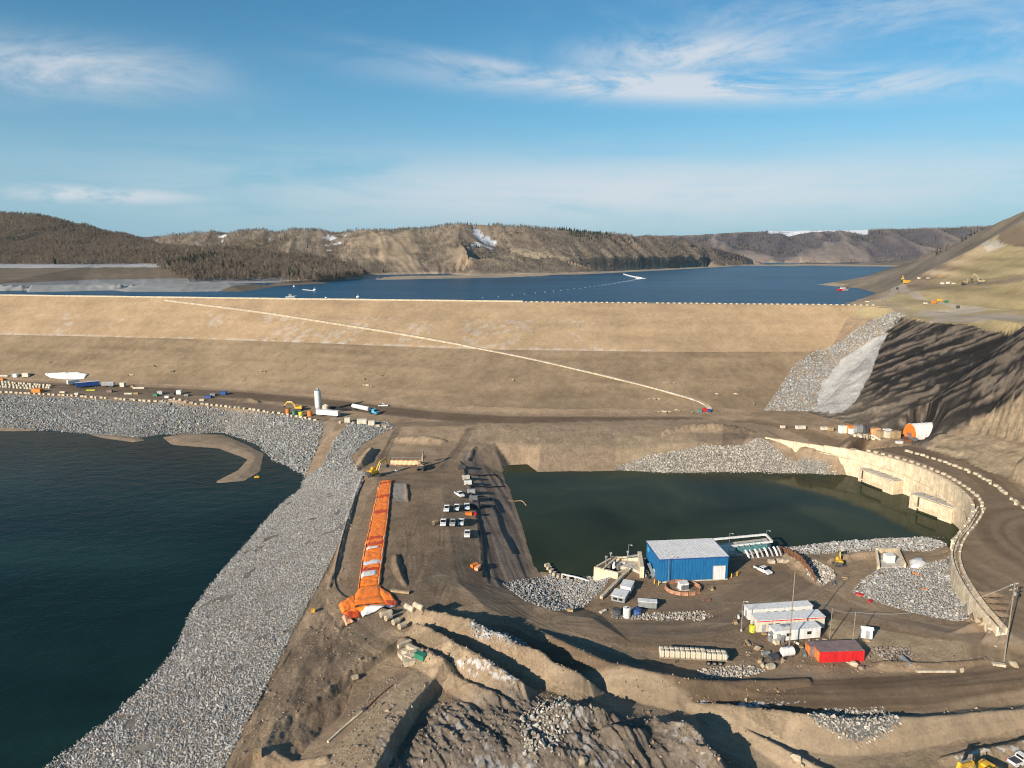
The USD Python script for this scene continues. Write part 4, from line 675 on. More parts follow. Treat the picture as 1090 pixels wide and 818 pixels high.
cl = np.vstack([fill(Polygon(line([(420, 650), (470, 640), (560, 670), (640, 700), (720, 705), (860, 712), (860, 725), (700, 728), (640, 735), (560, 745), (440, 715)], 1)[:, :2]).buffer(0), .95, seed=121), fill(Polygon(line([(640, 750), (740, 745), (900, 750), (1090, 742), (1090, 765), (900, 790), (960, 830), (700, 830)], -4)[:, :2]).buffer(0), 1.2, seed=122), fill(Polygon(line([(355, 505), (385, 500), (370, 600), (420, 660), (330, 740), (270, 815), (240, 815), (300, 690), (340, 600)], 0)[:, :2]).buffer(0), 1.3, seed=123), fill(Polygon(line([(780, 676), (860, 688), (935, 690), (975, 700), (960, 716), (860, 716), (780, 712)], -4)[:, :2]).buffer(0), 1.1, seed=124)])
k = fbm2(cl[:, 0], cl[:, 1], 5, 4, 125) + .25 * (fbm2(cl[:, 0], cl[:, 1], 18, 3, 127) - .5) > .47; cl = cl[k]; r = np.random.default_rng(126); s = .3 * np.exp(r.normal(0, .55, len(cl))); s = np.minimum(s, 1.2)
scatter('earth_clods', 'earth clods and small stones scattered over the banks and verges', 'clods', [[('clod', rock_mesh(340 + j, 10), M['clod'], False)] for j in range(4)], np.column_stack([cl, zg(cl[:, 0], cl[:, 1]) + .08 * s]), None, s, tilt=True)
# trees on the far hills
def bare_tree(seed):
    r = np.random.default_rng(seed); v, f = [], []
    def blade(a, b, w):
        a, b = np.array(a, float), np.array(b, float); d = b - a; s = np.cross(d, r.normal(size=3)); s = s / (np.linalg.norm(s) + 1e-9) * w; k = len(v); v.extend([a - s, a + s, b]); f.append([k, k + 1, k + 2])
    for _ in range(3): blade((0, 0, -.1), (r.normal(0, .02), r.normal(0, .02), .95), .018)
    for _ in range(26):
        z = r.uniform(.22, .85); an = r.uniform(0, 6.28); L = .26 * (1.1 - z) + .06; blade((0, 0, z), (L * math.cos(an), L * math.sin(an), z + L * r.uniform(.5, 1.2)), .02)
    return trimesh.Trimesh(np.array(v), np.array(f), process=False)
def conifer(seed, n=7):
    r = np.random.default_rng(seed); parts = []
    for z0, z1, rad in ((.1, .5, .2), (.3, .75, .15), (.55, 1.0, .09)):
        a = np.linspace(0, 2 * np.pi, n, endpoint=False) + r.uniform(0, 1); rr = rad * r.uniform(.7, 1.2, n); v = np.vstack([np.column_stack([rr * np.cos(a), rr * np.sin(a), z0 + r.uniform(-.05, .05, n)]), [[0, 0, z1]]]); parts.append(trimesh.Trimesh(v, [[i, (i + 1) % n, n] for i in range(n)], process=False))
    return cat(*parts)
def leafy_mat(name, lo, hi): return mat(name, {'o': ('object_info', {}), 'r': ('rgb_ramp', {'ramp': [(0., lo), (1., hi)]}), 'd': ('diffuse_bsdf', {}), 't': ('translucent_bsdf', {}), 'x': ('mix_closure', {'fac': .25})}, [('o.random', 'r.fac'), ('r.color', 'd.color'), ('r.color', 't.color'), ('d.BSDF', 'x.closure1'), ('t.BSDF', 'x.closure2')], 'x.closure')
M['bare'] = leafy_mat('bare_aspen_twigs', (.15, .122, .098), (.29, .238, .182)); M['needles'] = leafy_mat('dark_needles', (.025, .036, .026), (.065, .075, .05)); M['bark'] = plain('grey_bark', (.2, .17, .14), .9)
def forest(name, label, mask, n, hgt, mix, seed, zlo=50.5):
    r = np.random.default_rng(seed); i = np.nonzero(mask)[0]; w = (GD[i] ** 1.0) * np.gradient(R_, axis=0).ravel()[i]; i = r.choice(i, n, p=w / w.sum()); x = GX[i] + r.uniform(-3, 3, n); y = GY[i] + r.uniform(-4, 4, n); z = zg(x, y); g = fbm2(x, y, 85, 4, seed) ; pxt = 545 + FPX * x / y; rt = (pxt > 520) & (y > 1300) & (y < 2700); kind = g + r.normal(0, .07, n) + np.where(rt, .22 * sstep(75, 30, z - 49) - .08 * sstep(60, 95, z - 49), 0) + .1 * (pxt < 480) < mix
    out_ = []
    for sel, nm, mm, mk in ((~kind, 'bare', M['bare'], bare_tree), (kind, 'conifer', M['needles'], conifer)):
        if sel.sum() < 5: continue
        s = hgt * r.uniform(.6, 1.2, sel.sum()) * (1.0 if nm == 'bare' else 1.12); sc = np.column_stack([s * r.uniform(.8, 1.2, len(s)) * (1.2 if nm == 'bare' else 1), s, s])
        scatter(name if nm == 'bare' else name.replace('bare_', 'conifer_'), label[0 if nm == 'bare' else 1], 'woodland', [[('tree', mk(seed + j), mm, False)] for j in range(4)], np.column_stack([x[sel], y[sel], z[sel] - .3]), r.uniform(0, 6.28, sel.sum()), sc)
far_ok = np.zeros(len(GX), bool); far_ok[FAR] = True; hh = GZ - 49; AZ = np.arctan2(GX, GY); in_view = np.abs(AZ) < math.radians(46)
full = lambda a: np.isin(np.arange(len(GX)), FAR[a])
mr = full(isR) & in_view & (hh > 2.5) & (GY < 2700); gf = fbm2(GX, GY, 60, 4, 131); barez = np.zeros(len(GX)); barez[FAR] = bare[:, 0]; snz = np.zeros(len(GX), bool); snz[FAR] = snw
forest('bare_woodland', ('bare grey-brown aspen woodland over the long ridge across the lake', 'dark conifers scattered along the long ridge across the lake'), mr & (barez < .35) & ~snz & ((gf > .38) | (hh < 50)), 32000, 8.8, .29, 141)
ml = full(isL) & in_view & (GY > 1150) & (hh > 20); forest('bare_woodland', ('bare brown woodland on the rounded hill left of the lake', 'dark conifers on the rounded hill left of the lake'), ml, 28000, 8.4, .28, 151)
sh_ = Polygon(np.vstack([line([(225, 304), (300, 303.5), (350, 301), (394, 297.5)], 49)[:, :2], [D(385, 290, 1320)[:2], D(330, 284, 1400)[:2], D(220, 283, 1300)[:2], D(130, 283, 1180)[:2]]])); ms = shapely.contains_xy(sh_, GX, GY) & (GZ > 50.5)
forest('bare_woodland', ('dense bare grey trees on the low point left of the lake', 'dark conifers among bare trees on the low point left of the lake'), ms, 6500, 12, .34, 161)
mb = full(isL) & in_view & (GY > 1040) & (GY < 1330) & (GZ > 73); forest('bare_woodland', ('belt of bare trees along the terrace above the snowy left shore', 'dark conifers in the belt along the left terrace'), mb, 6000, 10, .30, 171)
mp_ = full(isP) & in_view & (hh > 6); fz_ = np.zeros(len(GX), bool); fz_[FAR] = fld; gz_ = np.zeros(len(GX)); gz_[FAR] = gp_ = ridged((fx - .3 * fy) / 260, fy / 1300, 6); forest('bare_woodland', ('hazy bare woodland on the far plateau', 'hazy dark conifers on the far plateau'), mp_ & ~fz_ & (gz_ < .88) & (GY < 4600), 17000, 13, .30, 181)

# ------------------------------------------------------------------ concrete outlet wall with its two gate blocks
def wallrun(parent, pts, th, z0, z1, m, name='wall_panel', every=6.0, gap=.05, ribs=False):
    """upright wall along a plan line, one panel per length, with open joints"""
    p = np.asarray(pts, float)[:, :2]; q = dense(np.column_stack([p, 0 * p[:, 0]]), 1e9)[:, :2]; d = np.r_[0, np.cumsum(np.linalg.norm(np.diff(q, axis=0), axis=1))]; n = max(1, int(round(d[-1] / every))); at = np.linspace(0, d[-1], n + 1); X = np.column_stack([np.interp(at, d, q[:, k]) for k in (0, 1)])
    for a, b in zip(X[:-1], X[1:]):
        L = math.hypot(*(b - a)); c = (a + b) / 2; za, zb = (z1(c) if callable(z1) else z1), (z0(c) if callable(z0) else z0); ms = [box(L - gap, th, za - zb, (c[0], c[1], (za + zb) / 2), head(a, b), bev=.04)]
        obj(name, ms[0], m, parent)
wtl = smoothline(wt, 2)
wall = thing('outlet_wall', 'long curved cream concrete retaining wall rising from the pond below the loop road', 'concrete wall')
wface = inward(wtl, 1.0, 0)
zw = lambda c: float(wtl[np.argmin(np.hypot(wtl[:, 0] - c[0], wtl[:, 1] - c[1])), 2])
wallrun(wall, wface, .9, -13.0, lambda c: zw(c) + .1, M['pale_concrete'], every=7)
wallrun(wall, wface, 1.2, lambda c: zw(c) + .11, lambda c: zw(c) + .45, M['pale_concrete'], 'coping', every=7)
wallrun(wall, inward(wtl[6:-8], 1.62, 0), .3, -1.0, -.6, M['pale_concrete'], 'ledge', every=20)
def gate_block(label, a, b, ztop_, deep, pierL, pierR):
    """block standing out of the wall: two piers, a recessed panel between them, a deck on top. a, b: waterline ends of its front"""
    A, B = W(*a, Z_POND), W(*b, Z_POND); L = np.linalg.norm(B - A); t = thing('gate_block', label, 'concrete block', ((A + B)[0] / 2, (A + B)[1] / 2, 0), head(A, B)); h = ztop_ + 13.5; zc = ztop_ - h / 2
    obj('pier', box(pierL, deep, h, (-L / 2 + pierL / 2, deep / 2, zc), bev=.1), M['pale_concrete'], t); obj('pier', box(pierR, deep + .6, h, (L / 2 - pierR / 2, deep / 2 - .3, zc), bev=.1), M['pale_concrete'], t)
    m = L - pierL - pierR; mx = (pierL - pierR) / 2; obj('recessed_panel', box(m + .1, deep - 1.0, h - .5, (mx, deep / 2 + .5, zc - .25)), M['pale_concrete'], t); obj('gate_slot', box(.5, .08, h - .6, (-L / 2 + pierL + .3, .46, zc)), M['dark_grey'], t)
    obj('ledge', box(m + .06, .5, .5, (mx, .25, ztop_ - 4.4)), M['pale_concrete'], t); obj('deck', box(L - .4, deep - .6, .25, (0, deep / 2 + .1, ztop_ + .1)), M['grey_concrete'], t)
    for k in range(5): obj('deck_grate', box(1.0, 1.3, .14, (-L / 2 + 3 + k * (L - 6) / 4, deep / 2 + .9, ztop_ + .29)), M['steel_grey'], t)
    rail = [bar((-L / 2 + .3 + k * (L - .6) / 10, .35, ztop_ + .2), (-L / 2 + .3 + k * (L - .6) / 10, .35, ztop_ + 1.2), .03, 6) for k in range(11)] + [bar((-L / 2 + .3, .35, ztop_ + z), (L / 2 - .3, .35, ztop_ + z), .03, 6) for z in (.7, 1.2)]
    obj('railing', cat(*rail), M['galvanised'], t); obj('ladder', cat(*[bar((-L / 2 + x, -.12, ztop_ - 6), (-L / 2 + x, -.12, ztop_ + .3), .03, 6) for x in (.8, 1.3)], *[bar((-L / 2 + .8, -.12, ztop_ - 6 + .5 * k), (-L / 2 + 1.3, -.12, ztop_ - 6 + .5 * k), .025, 6) for k in range(13)]), M['galvanised'], t); return t
gate_block('cream concrete gate block standing from the outlet wall, the one farther from the camera', (913, 512), (951, 527), -3.4, 6.5, 1.4, 5.2); gate_block('cream concrete gate block standing from the outlet wall, the one nearer the rock-filled hollow', (967, 540.5), (1013, 557.5), -3.3, 6.0, 3.2, 5.4)
# curved parapet from the wall round the rock hollow: two kerbs with a channel between
pl_ = smoothline(line([(1041, 541), (1033, 556), (1020, 570), (1012, 588), (1014, 604), (1023, 622), (1038, 645), (1062, 672)], [4.3, 3.6, 2.4, 1.6, 1.3, 1.2, 1.2, 1.0]), 2); pz_ = pl_[:, 2].copy(); zp = lambda c: float(pz_[np.argmin(np.hypot(pl_[:, 0] - c[0], pl_[:, 1] - c[1]))]); pl_[:, 2] = 0
parapet = thing('concrete_parapet', 'curved pale concrete parapet running round the rock-filled hollow to the power pole road', 'parapet')
wallrun(parapet, pl_, .55, -3.5, lambda c: zp(c) + .9, M['pale_concrete'], 'parapet_section', every=5)
sh2 = pl_.copy(); tn = np.gradient(pl_[:, :2], axis=0); tn /= np.linalg.norm(tn, axis=1, keepdims=True); sh2[:, :2] += np.column_stack([-tn[:, 1], tn[:, 0]]) * 2.0
wallrun(parapet, sh2, .6, -2.0, lambda c: zp(c) + .85, M['pale_concrete'], 'inner_kerb', every=5); obj('channel_floor', ribbon(np.column_stack([(pl_[:, :2] + sh2[:, :2]) / 2, pz_ - .4]), 1.35, .12, 1.2), M['grey_concrete'], parapet)
# ------------------------------------------------------------------ rows of concrete blocks along roads and banks
def block_mesh(L=1.5, w=.8, h=.8): return prism([(-L / 2, 0), (L / 2, 0), (L / 2, h * .86), (L / 2 - .08, h), (-L / 2 + .08, h), (-L / 2, h * .86)], w)
PROTO = {}
def ordinal(n):
    small = 'zeroth first second third fourth fifth sixth seventh eighth ninth tenth eleventh twelfth thirteenth fourteenth fifteenth sixteenth seventeenth eighteenth nineteenth'.split(); tens = {2: ('twenty', 'twentieth'), 3: ('thirty', 'thirtieth'), 4: ('forty', 'fortieth'), 5: ('fifty', 'fiftieth'), 6: ('sixty', 'sixtieth')}
    return small[n] if n < 20 else tens[n // 10][1] if n % 10 == 0 else f'{tens[n // 10][0]}-{small[n % 10]}'
def block(loc, rz, label, group, size=1.0, m='block_concrete', name='concrete_block'):
    key = (name, m)
    if key not in PROTO:
        t = PROTO[key] = thing(name, label, 'concrete block', loc, rz, group, (size,) * 3); obj('body', block_mesh(), M[m], t); obj('lifting_eye', cat(bar((-.12, 0, .78), (-.08, 0, .95), .025, 6), bar((-.08, 0, .95), (.08, 0, .95), .025, 6), bar((.08, 0, .95), (.12, 0, .78), .025, 6)), M['rust'], t); return t
    return copy_of(PROTO[key], label, loc, rz, group, (size,) * 3)
def block_row(pts, n, label, group, size=1.0, jit=.25, turn=0.0, world=None, seed=0, m='block_concrete'):
    p = hits(pts) if world is None else np.asarray(world); d = np.r_[0, np.cumsum(np.linalg.norm(np.diff(p[:, :2], axis=0), axis=1))]; r = np.random.default_rng(seed + n); nth = 0
    for k, s in enumerate(np.linspace(0, d[-1], n)):
        if r.random() < .06: continue
        x, y = np.interp(s, d, p[:, 0]), np.interp(s, d, p[:, 1]); s2 = min(s + 1, d[-1]); x2, y2 = np.interp(s2 - 2, d, p[:, 0]), np.interp(s2 - 2, d, p[:, 1]); x += r.normal(0, jit); y += r.normal(0, jit)
        nth += 1; block((x, y, float(zg(x, y)) - .05), math.atan2(y - y2, x - x2) + turn + r.normal(0, .12), f'{ordinal(nth)} {label}', group, size * r.uniform(.9, 1.1), m)
block_row([(2, 418), (60, 421), (140, 426.5), (230, 432), (300, 441), (335, 448)], 66, 'block from the left in the row topping the upper riprap bank', 'blocks along the upper riprap bank', 1.35, seed=1)
block_row([(965, 481), (1000, 491), (1040, 506), (1062, 520), (1089, 541)], 27, 'block from the far end along the cutting side of the loop road', 'blocks on the cutting side of the loop road', 1.15, seed=3)
block_row(None, 24, 'block from the far end in the row above the outlet wall', 'blocks above the outlet wall', 1.1, jit=.1, world=np.column_stack([wtl[10:30, :2] - (wface[10:30, :2] - wtl[10:30, :2]) * 2.2, 0 * wtl[10:30, 0]]), seed=4)
cl_ = dense(crest, 1e9); cx = np.linspace(float(W(560, 322, 55)[0]), float(W(926, 325, 55)[0]), 62)
block_row(None, 62, 'guard block from the left in the row on the dam crest', 'guard blocks on the dam crest', 1.05, jit=.05, world=np.column_stack([cx, interp_line(crest, cx) + .9, 0 * cx]), seed=5)
cx = np.arange(-520.0, float(W(558, 322, 55)[0]), 6.0); gr_ = thing('crest_guardrail', 'continuous pale guard wall along the left half of the dam crest', 'guard wall')
for a, b in zip(cx[:-1], cx[1:]):
    ya, yb_ = interp_line(crest, np.array([a, b])) + .9; c = np.array([(a + b) / 2, (ya + yb_) / 2]); rz = math.atan2(yb_ - ya, b - a); seg = prism([(-.35, 0), (.35, 0), (.3, .25), (.12, .5), (.1, 1.15), (-.1, 1.15), (-.12, .5), (-.3, .25)], 5.95); seg.apply_transform(TM.rotation_matrix(rz + math.pi / 2, [0, 0, 1])); seg.apply_translation((*c, 54.95)); obj('wall_section', seg, M['block_concrete'], gr_)
# light gravelled access strip slanting down the dam
rp = []
for px, py in [(176, 319.5), (230, 326), (300, 335), (380, 347.5), (460, 361), (530, 375), (600, 390), (660, 404), (710, 417), (738, 425), (750, 430), (756, 435), (753, 439)]: rp.append(G(px, py))
rp = dense(smoothline(np.array(rp), 2), 3.0); rp[:, 2] = zg(rp[:, 0], rp[:, 1]); M['strip'] = plain('pale_gravel', (.5, .42, .31), .9, 0, .2, .5)
strip = raw_mesh('access_path', *(lambda m: (m.vertices, m.faces))(ribbon(rp, 2.6, .45, 1.0)), None, M['strip']); tag(strip, kind='structure')
# ------------------------------------------------------------------ trucks and trailers
def wheel(parent, x, y, r=.38, w=.26, dual=False):
    t = obj('wheel', cyl(r, w, (x, y, r), 'y', 16), M['black_rubber'], parent); obj('rim', cyl(r * .55, w + .03, (x, y, r), 'y', 10), M['galvanised'], t)
def pickup(label, loc, rz, paint='white_paint', group=None):
    key = 'pickup_' + paint
    if key in PROTO: return copy_of(PROTO[key], label, loc, rz, group)
    t = PROTO[key] = thing('pickup_truck', label, 'pickup truck', loc, rz, group)
    lower = prism([(-2.85, .5), (-2.85, 1.05), (-.75, 1.08), (-.7, 1.15), (1.25, 1.15), (2.7, 1.02), (2.85, .8), (2.85, .45), (2.2, .42), (-2.2, .42)], 1.95)
    obj('body', lower, M[paint], t); obj('cab', prism([(-.72, 1.12), (-.55, 1.82), (.55, 1.86), (1.35, 1.14)], 1.72), M[paint], t)
    obj('windscreen', prism([(.68, 1.77), (.74, 1.79), (1.36, 1.22), (1.3, 1.19)], 1.55), M['glass_dark'], t); obj('rear_window', prism([(-.64, 1.28), (-.70, 1.28), (-.58, 1.74), (-.52, 1.74)], 1.4), M['glass_dark'], t)
    for s in (-1, 1): obj('side_window', box(1.35, .02, .42, (.12, s * .868, 1.5)), M['glass_dark'], t); obj('headlight', box(.06, .35, .16, (2.84, s * .72, .82)), M['lamp_white'], t); obj('tail_light', box(.05, .14, .4, (-2.86, s * .88, .85)), M['red_paint'], t); obj('mirror', box(.12, .2, .2, (.95, s * 1.05, 1.25), bev=.03), M['dark_grey'], t)
    obj('cargo_bed', box(1.9, 1.55, .05, (-1.8, 0, 1.09)), M['dark_grey'], t); obj('bumper', box(.15, 1.9, .22, (2.9, 0, .5), bev=.04), M['galvanised'], t); obj('bumper', box(.15, 1.9, .2, (-2.92, 0, .52), bev=.04), M['galvanised'], t)
    for x in (-1.85, 1.85):
        for y in (-.88, .88): wheel(t, x, y)
    return t
def on(px, py): p = G(px, py); return (p[0], p[1], float(p[2]))
rzT = math.radians(-75)
for i, (px, py, rz, lb, pt) in enumerate([(489, 528, -60, 'white pickup parked alone behind the others, beside the dark pumps', 'white_paint'), (475.5, 543, -88, 'white pickup at the left of the middle pair in the yard', 'white_paint'), (486.5, 542, -92, 'white pickup at the right of the middle pair in the yard', 'white_paint'), (472, 558, -88, 'white pickup leftmost in the front row of three', 'white_paint'), (482, 558, -90, 'grey pickup in the middle of the front row of three', 'grey_paint'), (491, 557.5, -91, 'white pickup rightmost in the front row of three', 'white_paint'), (497.5, 570, -89, 'white pickup parked alone nearest the camera by the striped slope', 'white_paint'), (812, 609, -62, 'white pickup parked in the yard right of the blue building', 'white_paint'), (408, 433, 5, 'pale pickup on the dam toe road behind the blue-cabbed truck', 'white_paint'), (1087, 812, 20, 'white pickup at the lower right corner beside the yellow machine', 'white_paint'), (497, 541, -85, 'white pickup next to the orange barriers beside the dark pumps', 'white_paint')]):
    pickup(lb, on(px, py), math.radians(rz), pt, 'pickups parked in the yard' if i in (1, 2, 3, 4, 5, 6, 0, 10) else None)
def box_trailer(label, a, b, m, hgt=2.9, roof='pale_roof', wd=2.6):
    """road trailer between two base points"""
    A, B = G(*a), G(*b); L = np.linalg.norm(B - A); t = thing('box_trailer', label, 'trailer', (*((A + B) / 2)[:2], min(A[2], B[2])), head(A, B)); obj('body', box(L, wd, hgt, (0, 0, 1.15 + hgt / 2), bev=.06), M[m], t); obj('roof', box(L - .1, wd - .1, .06, (0, 0, 1.19 + hgt)), M[roof], t)
    for k in range(int(L / 1.2)): obj('side_rib', box(.08, wd + .08, hgt - .2, (-L / 2 + .6 + k * 1.2, 0, 1.15 + hgt / 2)), M[m], t)
    obj('rear_door', box(.05, wd - .3, hgt - .3, (L / 2 + .03, 0, 1.15 + hgt / 2)), M['galvanised'], t); obj('chassis', box(L - 1, 1.0, .3, (0, 0, 1.0)), M['dark_grey'], t)
    for x in (L / 2 - 1.2, L / 2 - 2.5):
        for s in (-1, 1): wheel(t, x, s * 1.0, .5, .45)
    for s in (-1, 1): obj('landing_leg', box(.15, .15, 1.0, (-L / 2 + 2.2, s * .8, .5)), M['dark_grey'], t)
    return t
box_trailer('long white trailer standing beside the tall silo', (338, 443), (361, 444.5), 'white_paint', 2.6); box_trailer('white box trailer with blue side in the upper bank supply yard', (81, 414), (106, 411), 'blue_paint', 2.8); box_trailer('pale box trailer left of the blue-sided one in the supply yard', (72, 411), (84, 409), 'white_paint', 2.4); box_trailer('grey-green trailer right of the blue-sided one in the supply yard', (109, 412.5), (122, 412), 'galvanised', 2.2)
def tractor_unit(label, loc, rz, m):
    t = thing('tractor_unit', label, 'truck', loc, rz); obj('cab', prism([(.2, .9), (.2, 3.0), (.9, 3.2), (2.2, 3.0), (2.5, 1.9), (2.6, .9)], 2.3), M[m], t); obj('bonnet', prism([(2.5, .8), (2.5, 1.9), (3.9, 1.7), (4.1, .8)], 2.0), M[m], t); obj('windscreen', prism([(2.25, 2.85), (2.31, 2.85), (2.56, 2.0), (2.5, 2.0)], 2.0), M['glass_dark'], t); obj('chassis', box(6.5, .9, .3, (.6, 0, .85)), M['dark_grey'], t); obj('exhaust', bar((.1, .9, 1), (.1, .9, 3.6), .08), M['galvanised'], t)
    for x in (3.2, -1.0, -2.2):
        for s in (-1, 1): wheel(t, x, s * 1.0, .5, .4)
    return t
pA, pB = G(376, 436), G(393, 440); rz = head(pA, pB); L = np.linalg.norm(pB - pA); tk = thing('tank_trailer', 'pale tank trailer behind the blue truck beside the silo', 'trailer', (*((pA + pB) / 2)[:2], float(pA[2])), rz); obj('tank', cyl(1.2, L, (0, 0, 2.2), 'x', 18), M['white_paint'], tk); obj('chassis', box(L, .9, .3, (0, 0, .95)), M['dark_grey'], tk)
for x in (-L / 2 + 1, -L / 2 + 2.3):
    for s in (-1, 1): wheel(tk, x, s, .5, .4)
p = G(397, 441); tractor_unit('blue truck with dark grille beside the row of pale boxes', (p[0], p[1], p[2]), rz, 'sky_blue_paint')
# flatbed loaded with pale bagged blocks
pA, pB = W(701, 703, -4.6), W(773, 706.5, -4.6); pA[2] = pB[2] = 0; L = np.linalg.norm(pB - pA); rzF = head(pA, pB); cF = (pA + pB) / 2; zF = float(zg(cF[0], cF[1])); fb_t = thing('flatbed_trailer', 'long flatbed trailer loaded with a row of pale bags beside the lower road', 'trailer', (cF[0], cF[1], zF), rzF)
obj('deck', box(L, 2.6, .22, (0, 0, 1.4), bev=.04), M['weathered_pole'], fb_t); obj('chassis', cat(box(L - 2, .2, .4, (0, .5, 1.1)), box(L - 2, .2, .4, (0, -.5, 1.1))), M['dark_grey'], fb_t)
for k in range(3):
    for s in (-1, 1): wheel(fb_t, L / 2 - 1.6 - 1.35 * k, s * 1.0, .52, .45)
for s in (-1, 1): obj('landing_leg', box(.16, .16, 1.2, (-L / 2 + 3.8, s * .8, .6)), M['dark_grey'], fb_t)
obj('headboard', box(.12, 2.5, 1.2, (L / 2 - .1, 0, 2.1), ry=.35), M['galvanised'], fb_t)
def bag_mesh(seed, s=1.0, h=1.0):
    m = trimesh.creation.box((1.15 * s, 1.15 * s, h)); m = m.subdivide().subdivide(); v = m.vertices; r = np.linalg.norm(v[:, :2], axis=1); k = 1 - .1 * (np.abs(v[:, 2]) / (h / 2)) ** 6; rr = np.maximum(np.abs(v[:, 0]), np.abs(v[:, 1])); v[:, :2] *= np.where(r > 0, k * (1 - .12 * (r / (.8 * s)) ** 4), 1)[:, None]; v[:] = v + .05 * (meshkit.noise(v * 4 + seed, seed) - .5)[:, None]; m.vertices = v; m.apply_translation((0, 0, h / 2)); return m
def bag(loc, rz, label, group=None, scale=(1, 1, 1), m='bag_fabric', name='bulk_bag'):
    key = (name, m)
    if key not in PROTO:
        t = PROTO[key] = thing(name, label, 'bulk bag', loc, rz, group, scale); obj('body', bag_mesh(3), M[m], t, True); obj('tie', cyl(.14, .16, (0, 0, 1.04), n=8, r2=.06), M['timber'], t); return t
    return copy_of(PROTO[key], label, loc, rz, group, scale)
for k in range(13):
    u = -L / 2 + .65 + k * 1.2
    for s in (-.62, .62): bag((cF[0] + u * math.cos(rzF) - s * math.sin(rzF), cF[1] + u * math.sin(rzF) + s * math.cos(rzF), zF + 1.52), rzF, f'{ordinal(k + 1)} bag from the left in the {"near" if s < 0 else "far"} row on the flatbed trailer', 'bags on the flatbed trailer', (1.06, 1.05, 1.6 if k < 9 else 1.35))
# ------------------------------------------------------------------ the blue building
zb = YARD; FL, FR = W(701.3, 620.5, zb), W(774.0, 617.0, zb); ztp = zat((FL + FR) / 2, 594.4); BLt = W(685.4, 576.8, ztp); rzB = head(FL, FR); ux, uy = np.array([math.cos(rzB), math.sin(rzB)]), np.array([-math.sin(rzB), math.cos(rzB)]); Wd = float(np.dot((FR - FL)[:2], ux)); Dp = float(np.dot((BLt - FL)[:2], uy)); Hb = ztp - zb
bb = thing('blue_building', 'large blue metal-clad shed with flat pale roof at the pond edge', 'building', (*FL[:2], zb), rzB)
def clad(Lw, h, x0=None):
    """ribbed cladding: a sheet with upright ribs, along +x"""
    n = int(Lw / .9); return cat(box(Lw, .16, h, (Lw / 2, .08, h / 2)), *[box(.16, .08, h - .05, ((k + .5) * Lw / n, -.03, h / 2)) for k in range(n)])
f = clad(Wd, Hb); obj('front_wall', f, M['blue_cladding'], bb); b = clad(Wd, Hb); b.apply_transform(TM.rotation_matrix(math.pi, [0, 0, 1])); b.apply_translation((Wd, Dp, 0)); obj('back_wall', b, M['blue_cladding'], bb)
for nm, x, a in (('left_wall', 0, -math.pi / 2), ('right_wall', Wd, math.pi / 2)):
    w = clad(Dp - .36, Hb); w.apply_transform(TM.rotation_matrix(a, [0, 0, 1])); w.apply_translation((x, Dp - .18 if a < 0 else .18, 0)); obj('side_wall', w, M['blue_cladding'], bb)
roof = obj('roof', box(Wd + .3, Dp + .3, .16, (Wd / 2, Dp / 2, Hb + .09)), M['pale_roof'], bb); nseam = int(Wd / .8)
obj('roof_seams', cat(*[box(.05, Dp + .2, .06, ((k + .5) * Wd / nseam, Dp / 2, Hb + .2)) for k in range(nseam)]), M['pale_roof'], roof); obj('eave_trim', cat(box(Wd + .44, .1, .34, (Wd / 2, -.22, Hb + .02)), box(.1, Dp + .4, .34, (-.22, Dp / 2, Hb + .02)), box(.1, Dp + .4, .34, (Wd + .22, Dp / 2, Hb + .02))), M['blue_paint'], roof)
dx0 = Wd * .785; dw, dh = Wd * .175, Hb * .62; door = obj('roller_door', box(dw, .12, dh, (dx0 + dw / 2, -.1, dh / 2)), M['pale_roof'], bb); obj('door_slat', cat(*[box(dw - .1, .05, .1, (dx0 + dw / 2, -.18, .3 + k * .34)) for k in range(int(dh / .34))]), M['pale_roof'], door); obj('door_frame', cat(box(.14, .16, dh + .1, (dx0 - .07, -.12, dh / 2)), box(.14, .16, dh + .1, (dx0 + dw + .07, -.12, dh / 2)), box(dw + .4, .16, .18, (dx0 + dw / 2, -.12, dh + .1))), M['galvanised'], door)
obj('side_door', box(.08, 1.0, 2.1, (-.12, Dp * .35, 1.05)), M['white_paint'], bb); obj('wall_vent', box(.1, 1.6, 1.2, (-.12, Dp * .82, Hb - 1.5)), M['sky_blue_paint'], bb); obj('downpipe', cat(bar((Wd * .12, -.2, 0), (Wd * .12, -.2, Hb - .1), .07)), M['blue_paint'], bb); obj('plinth', cat(box(Wd + .3, .2, .35, (Wd / 2, -.11, .17))), M['grey_concrete'], bb); obj('stair', cat(*[box(.9, .28, .18 * (k + 1), (-.65, Dp * .35 - .9 + .28 * k, .09 * (k + 1))) for k in range(4)]), M['galvanised'], bb)
def bollard(px, py, label):
    p = G(px, py); key = 'bollard'
    if key in PROTO: return copy_of(PROTO[key], label, p, 0, 'yellow bollards round the blue building')
    t = PROTO[key] = thing('bollard', label, 'bollard', p, 0, 'yellow bollards round the blue building'); obj('post', cyl(.17, 1.3, (0, 0, .65), n=12), M['yellow_paint'], t); obj('cap', cyl(.17, .1, (0, 0, 1.35), n=12, r2=.06), M['yellow_paint'], t)
for px, py, lb in ((696.5, 621.5, 'yellow bollard at the left corner of the blue building, the left one of the pair'), (701, 623, 'yellow bollard at the left corner of the blue building, the right one of the pair'), (759.5, 617, 'yellow bollard at the left side of the roller door'), (764, 616.5, 'yellow bollard in front of the left half of the roller door'), (772, 616, 'yellow bollard at the right side of the roller door'), (778.5, 615, 'yellow bollard past the right corner of the blue building'), (784.5, 613, 'yellow bollard farthest right of the blue building')): bollard(px, py, lb)
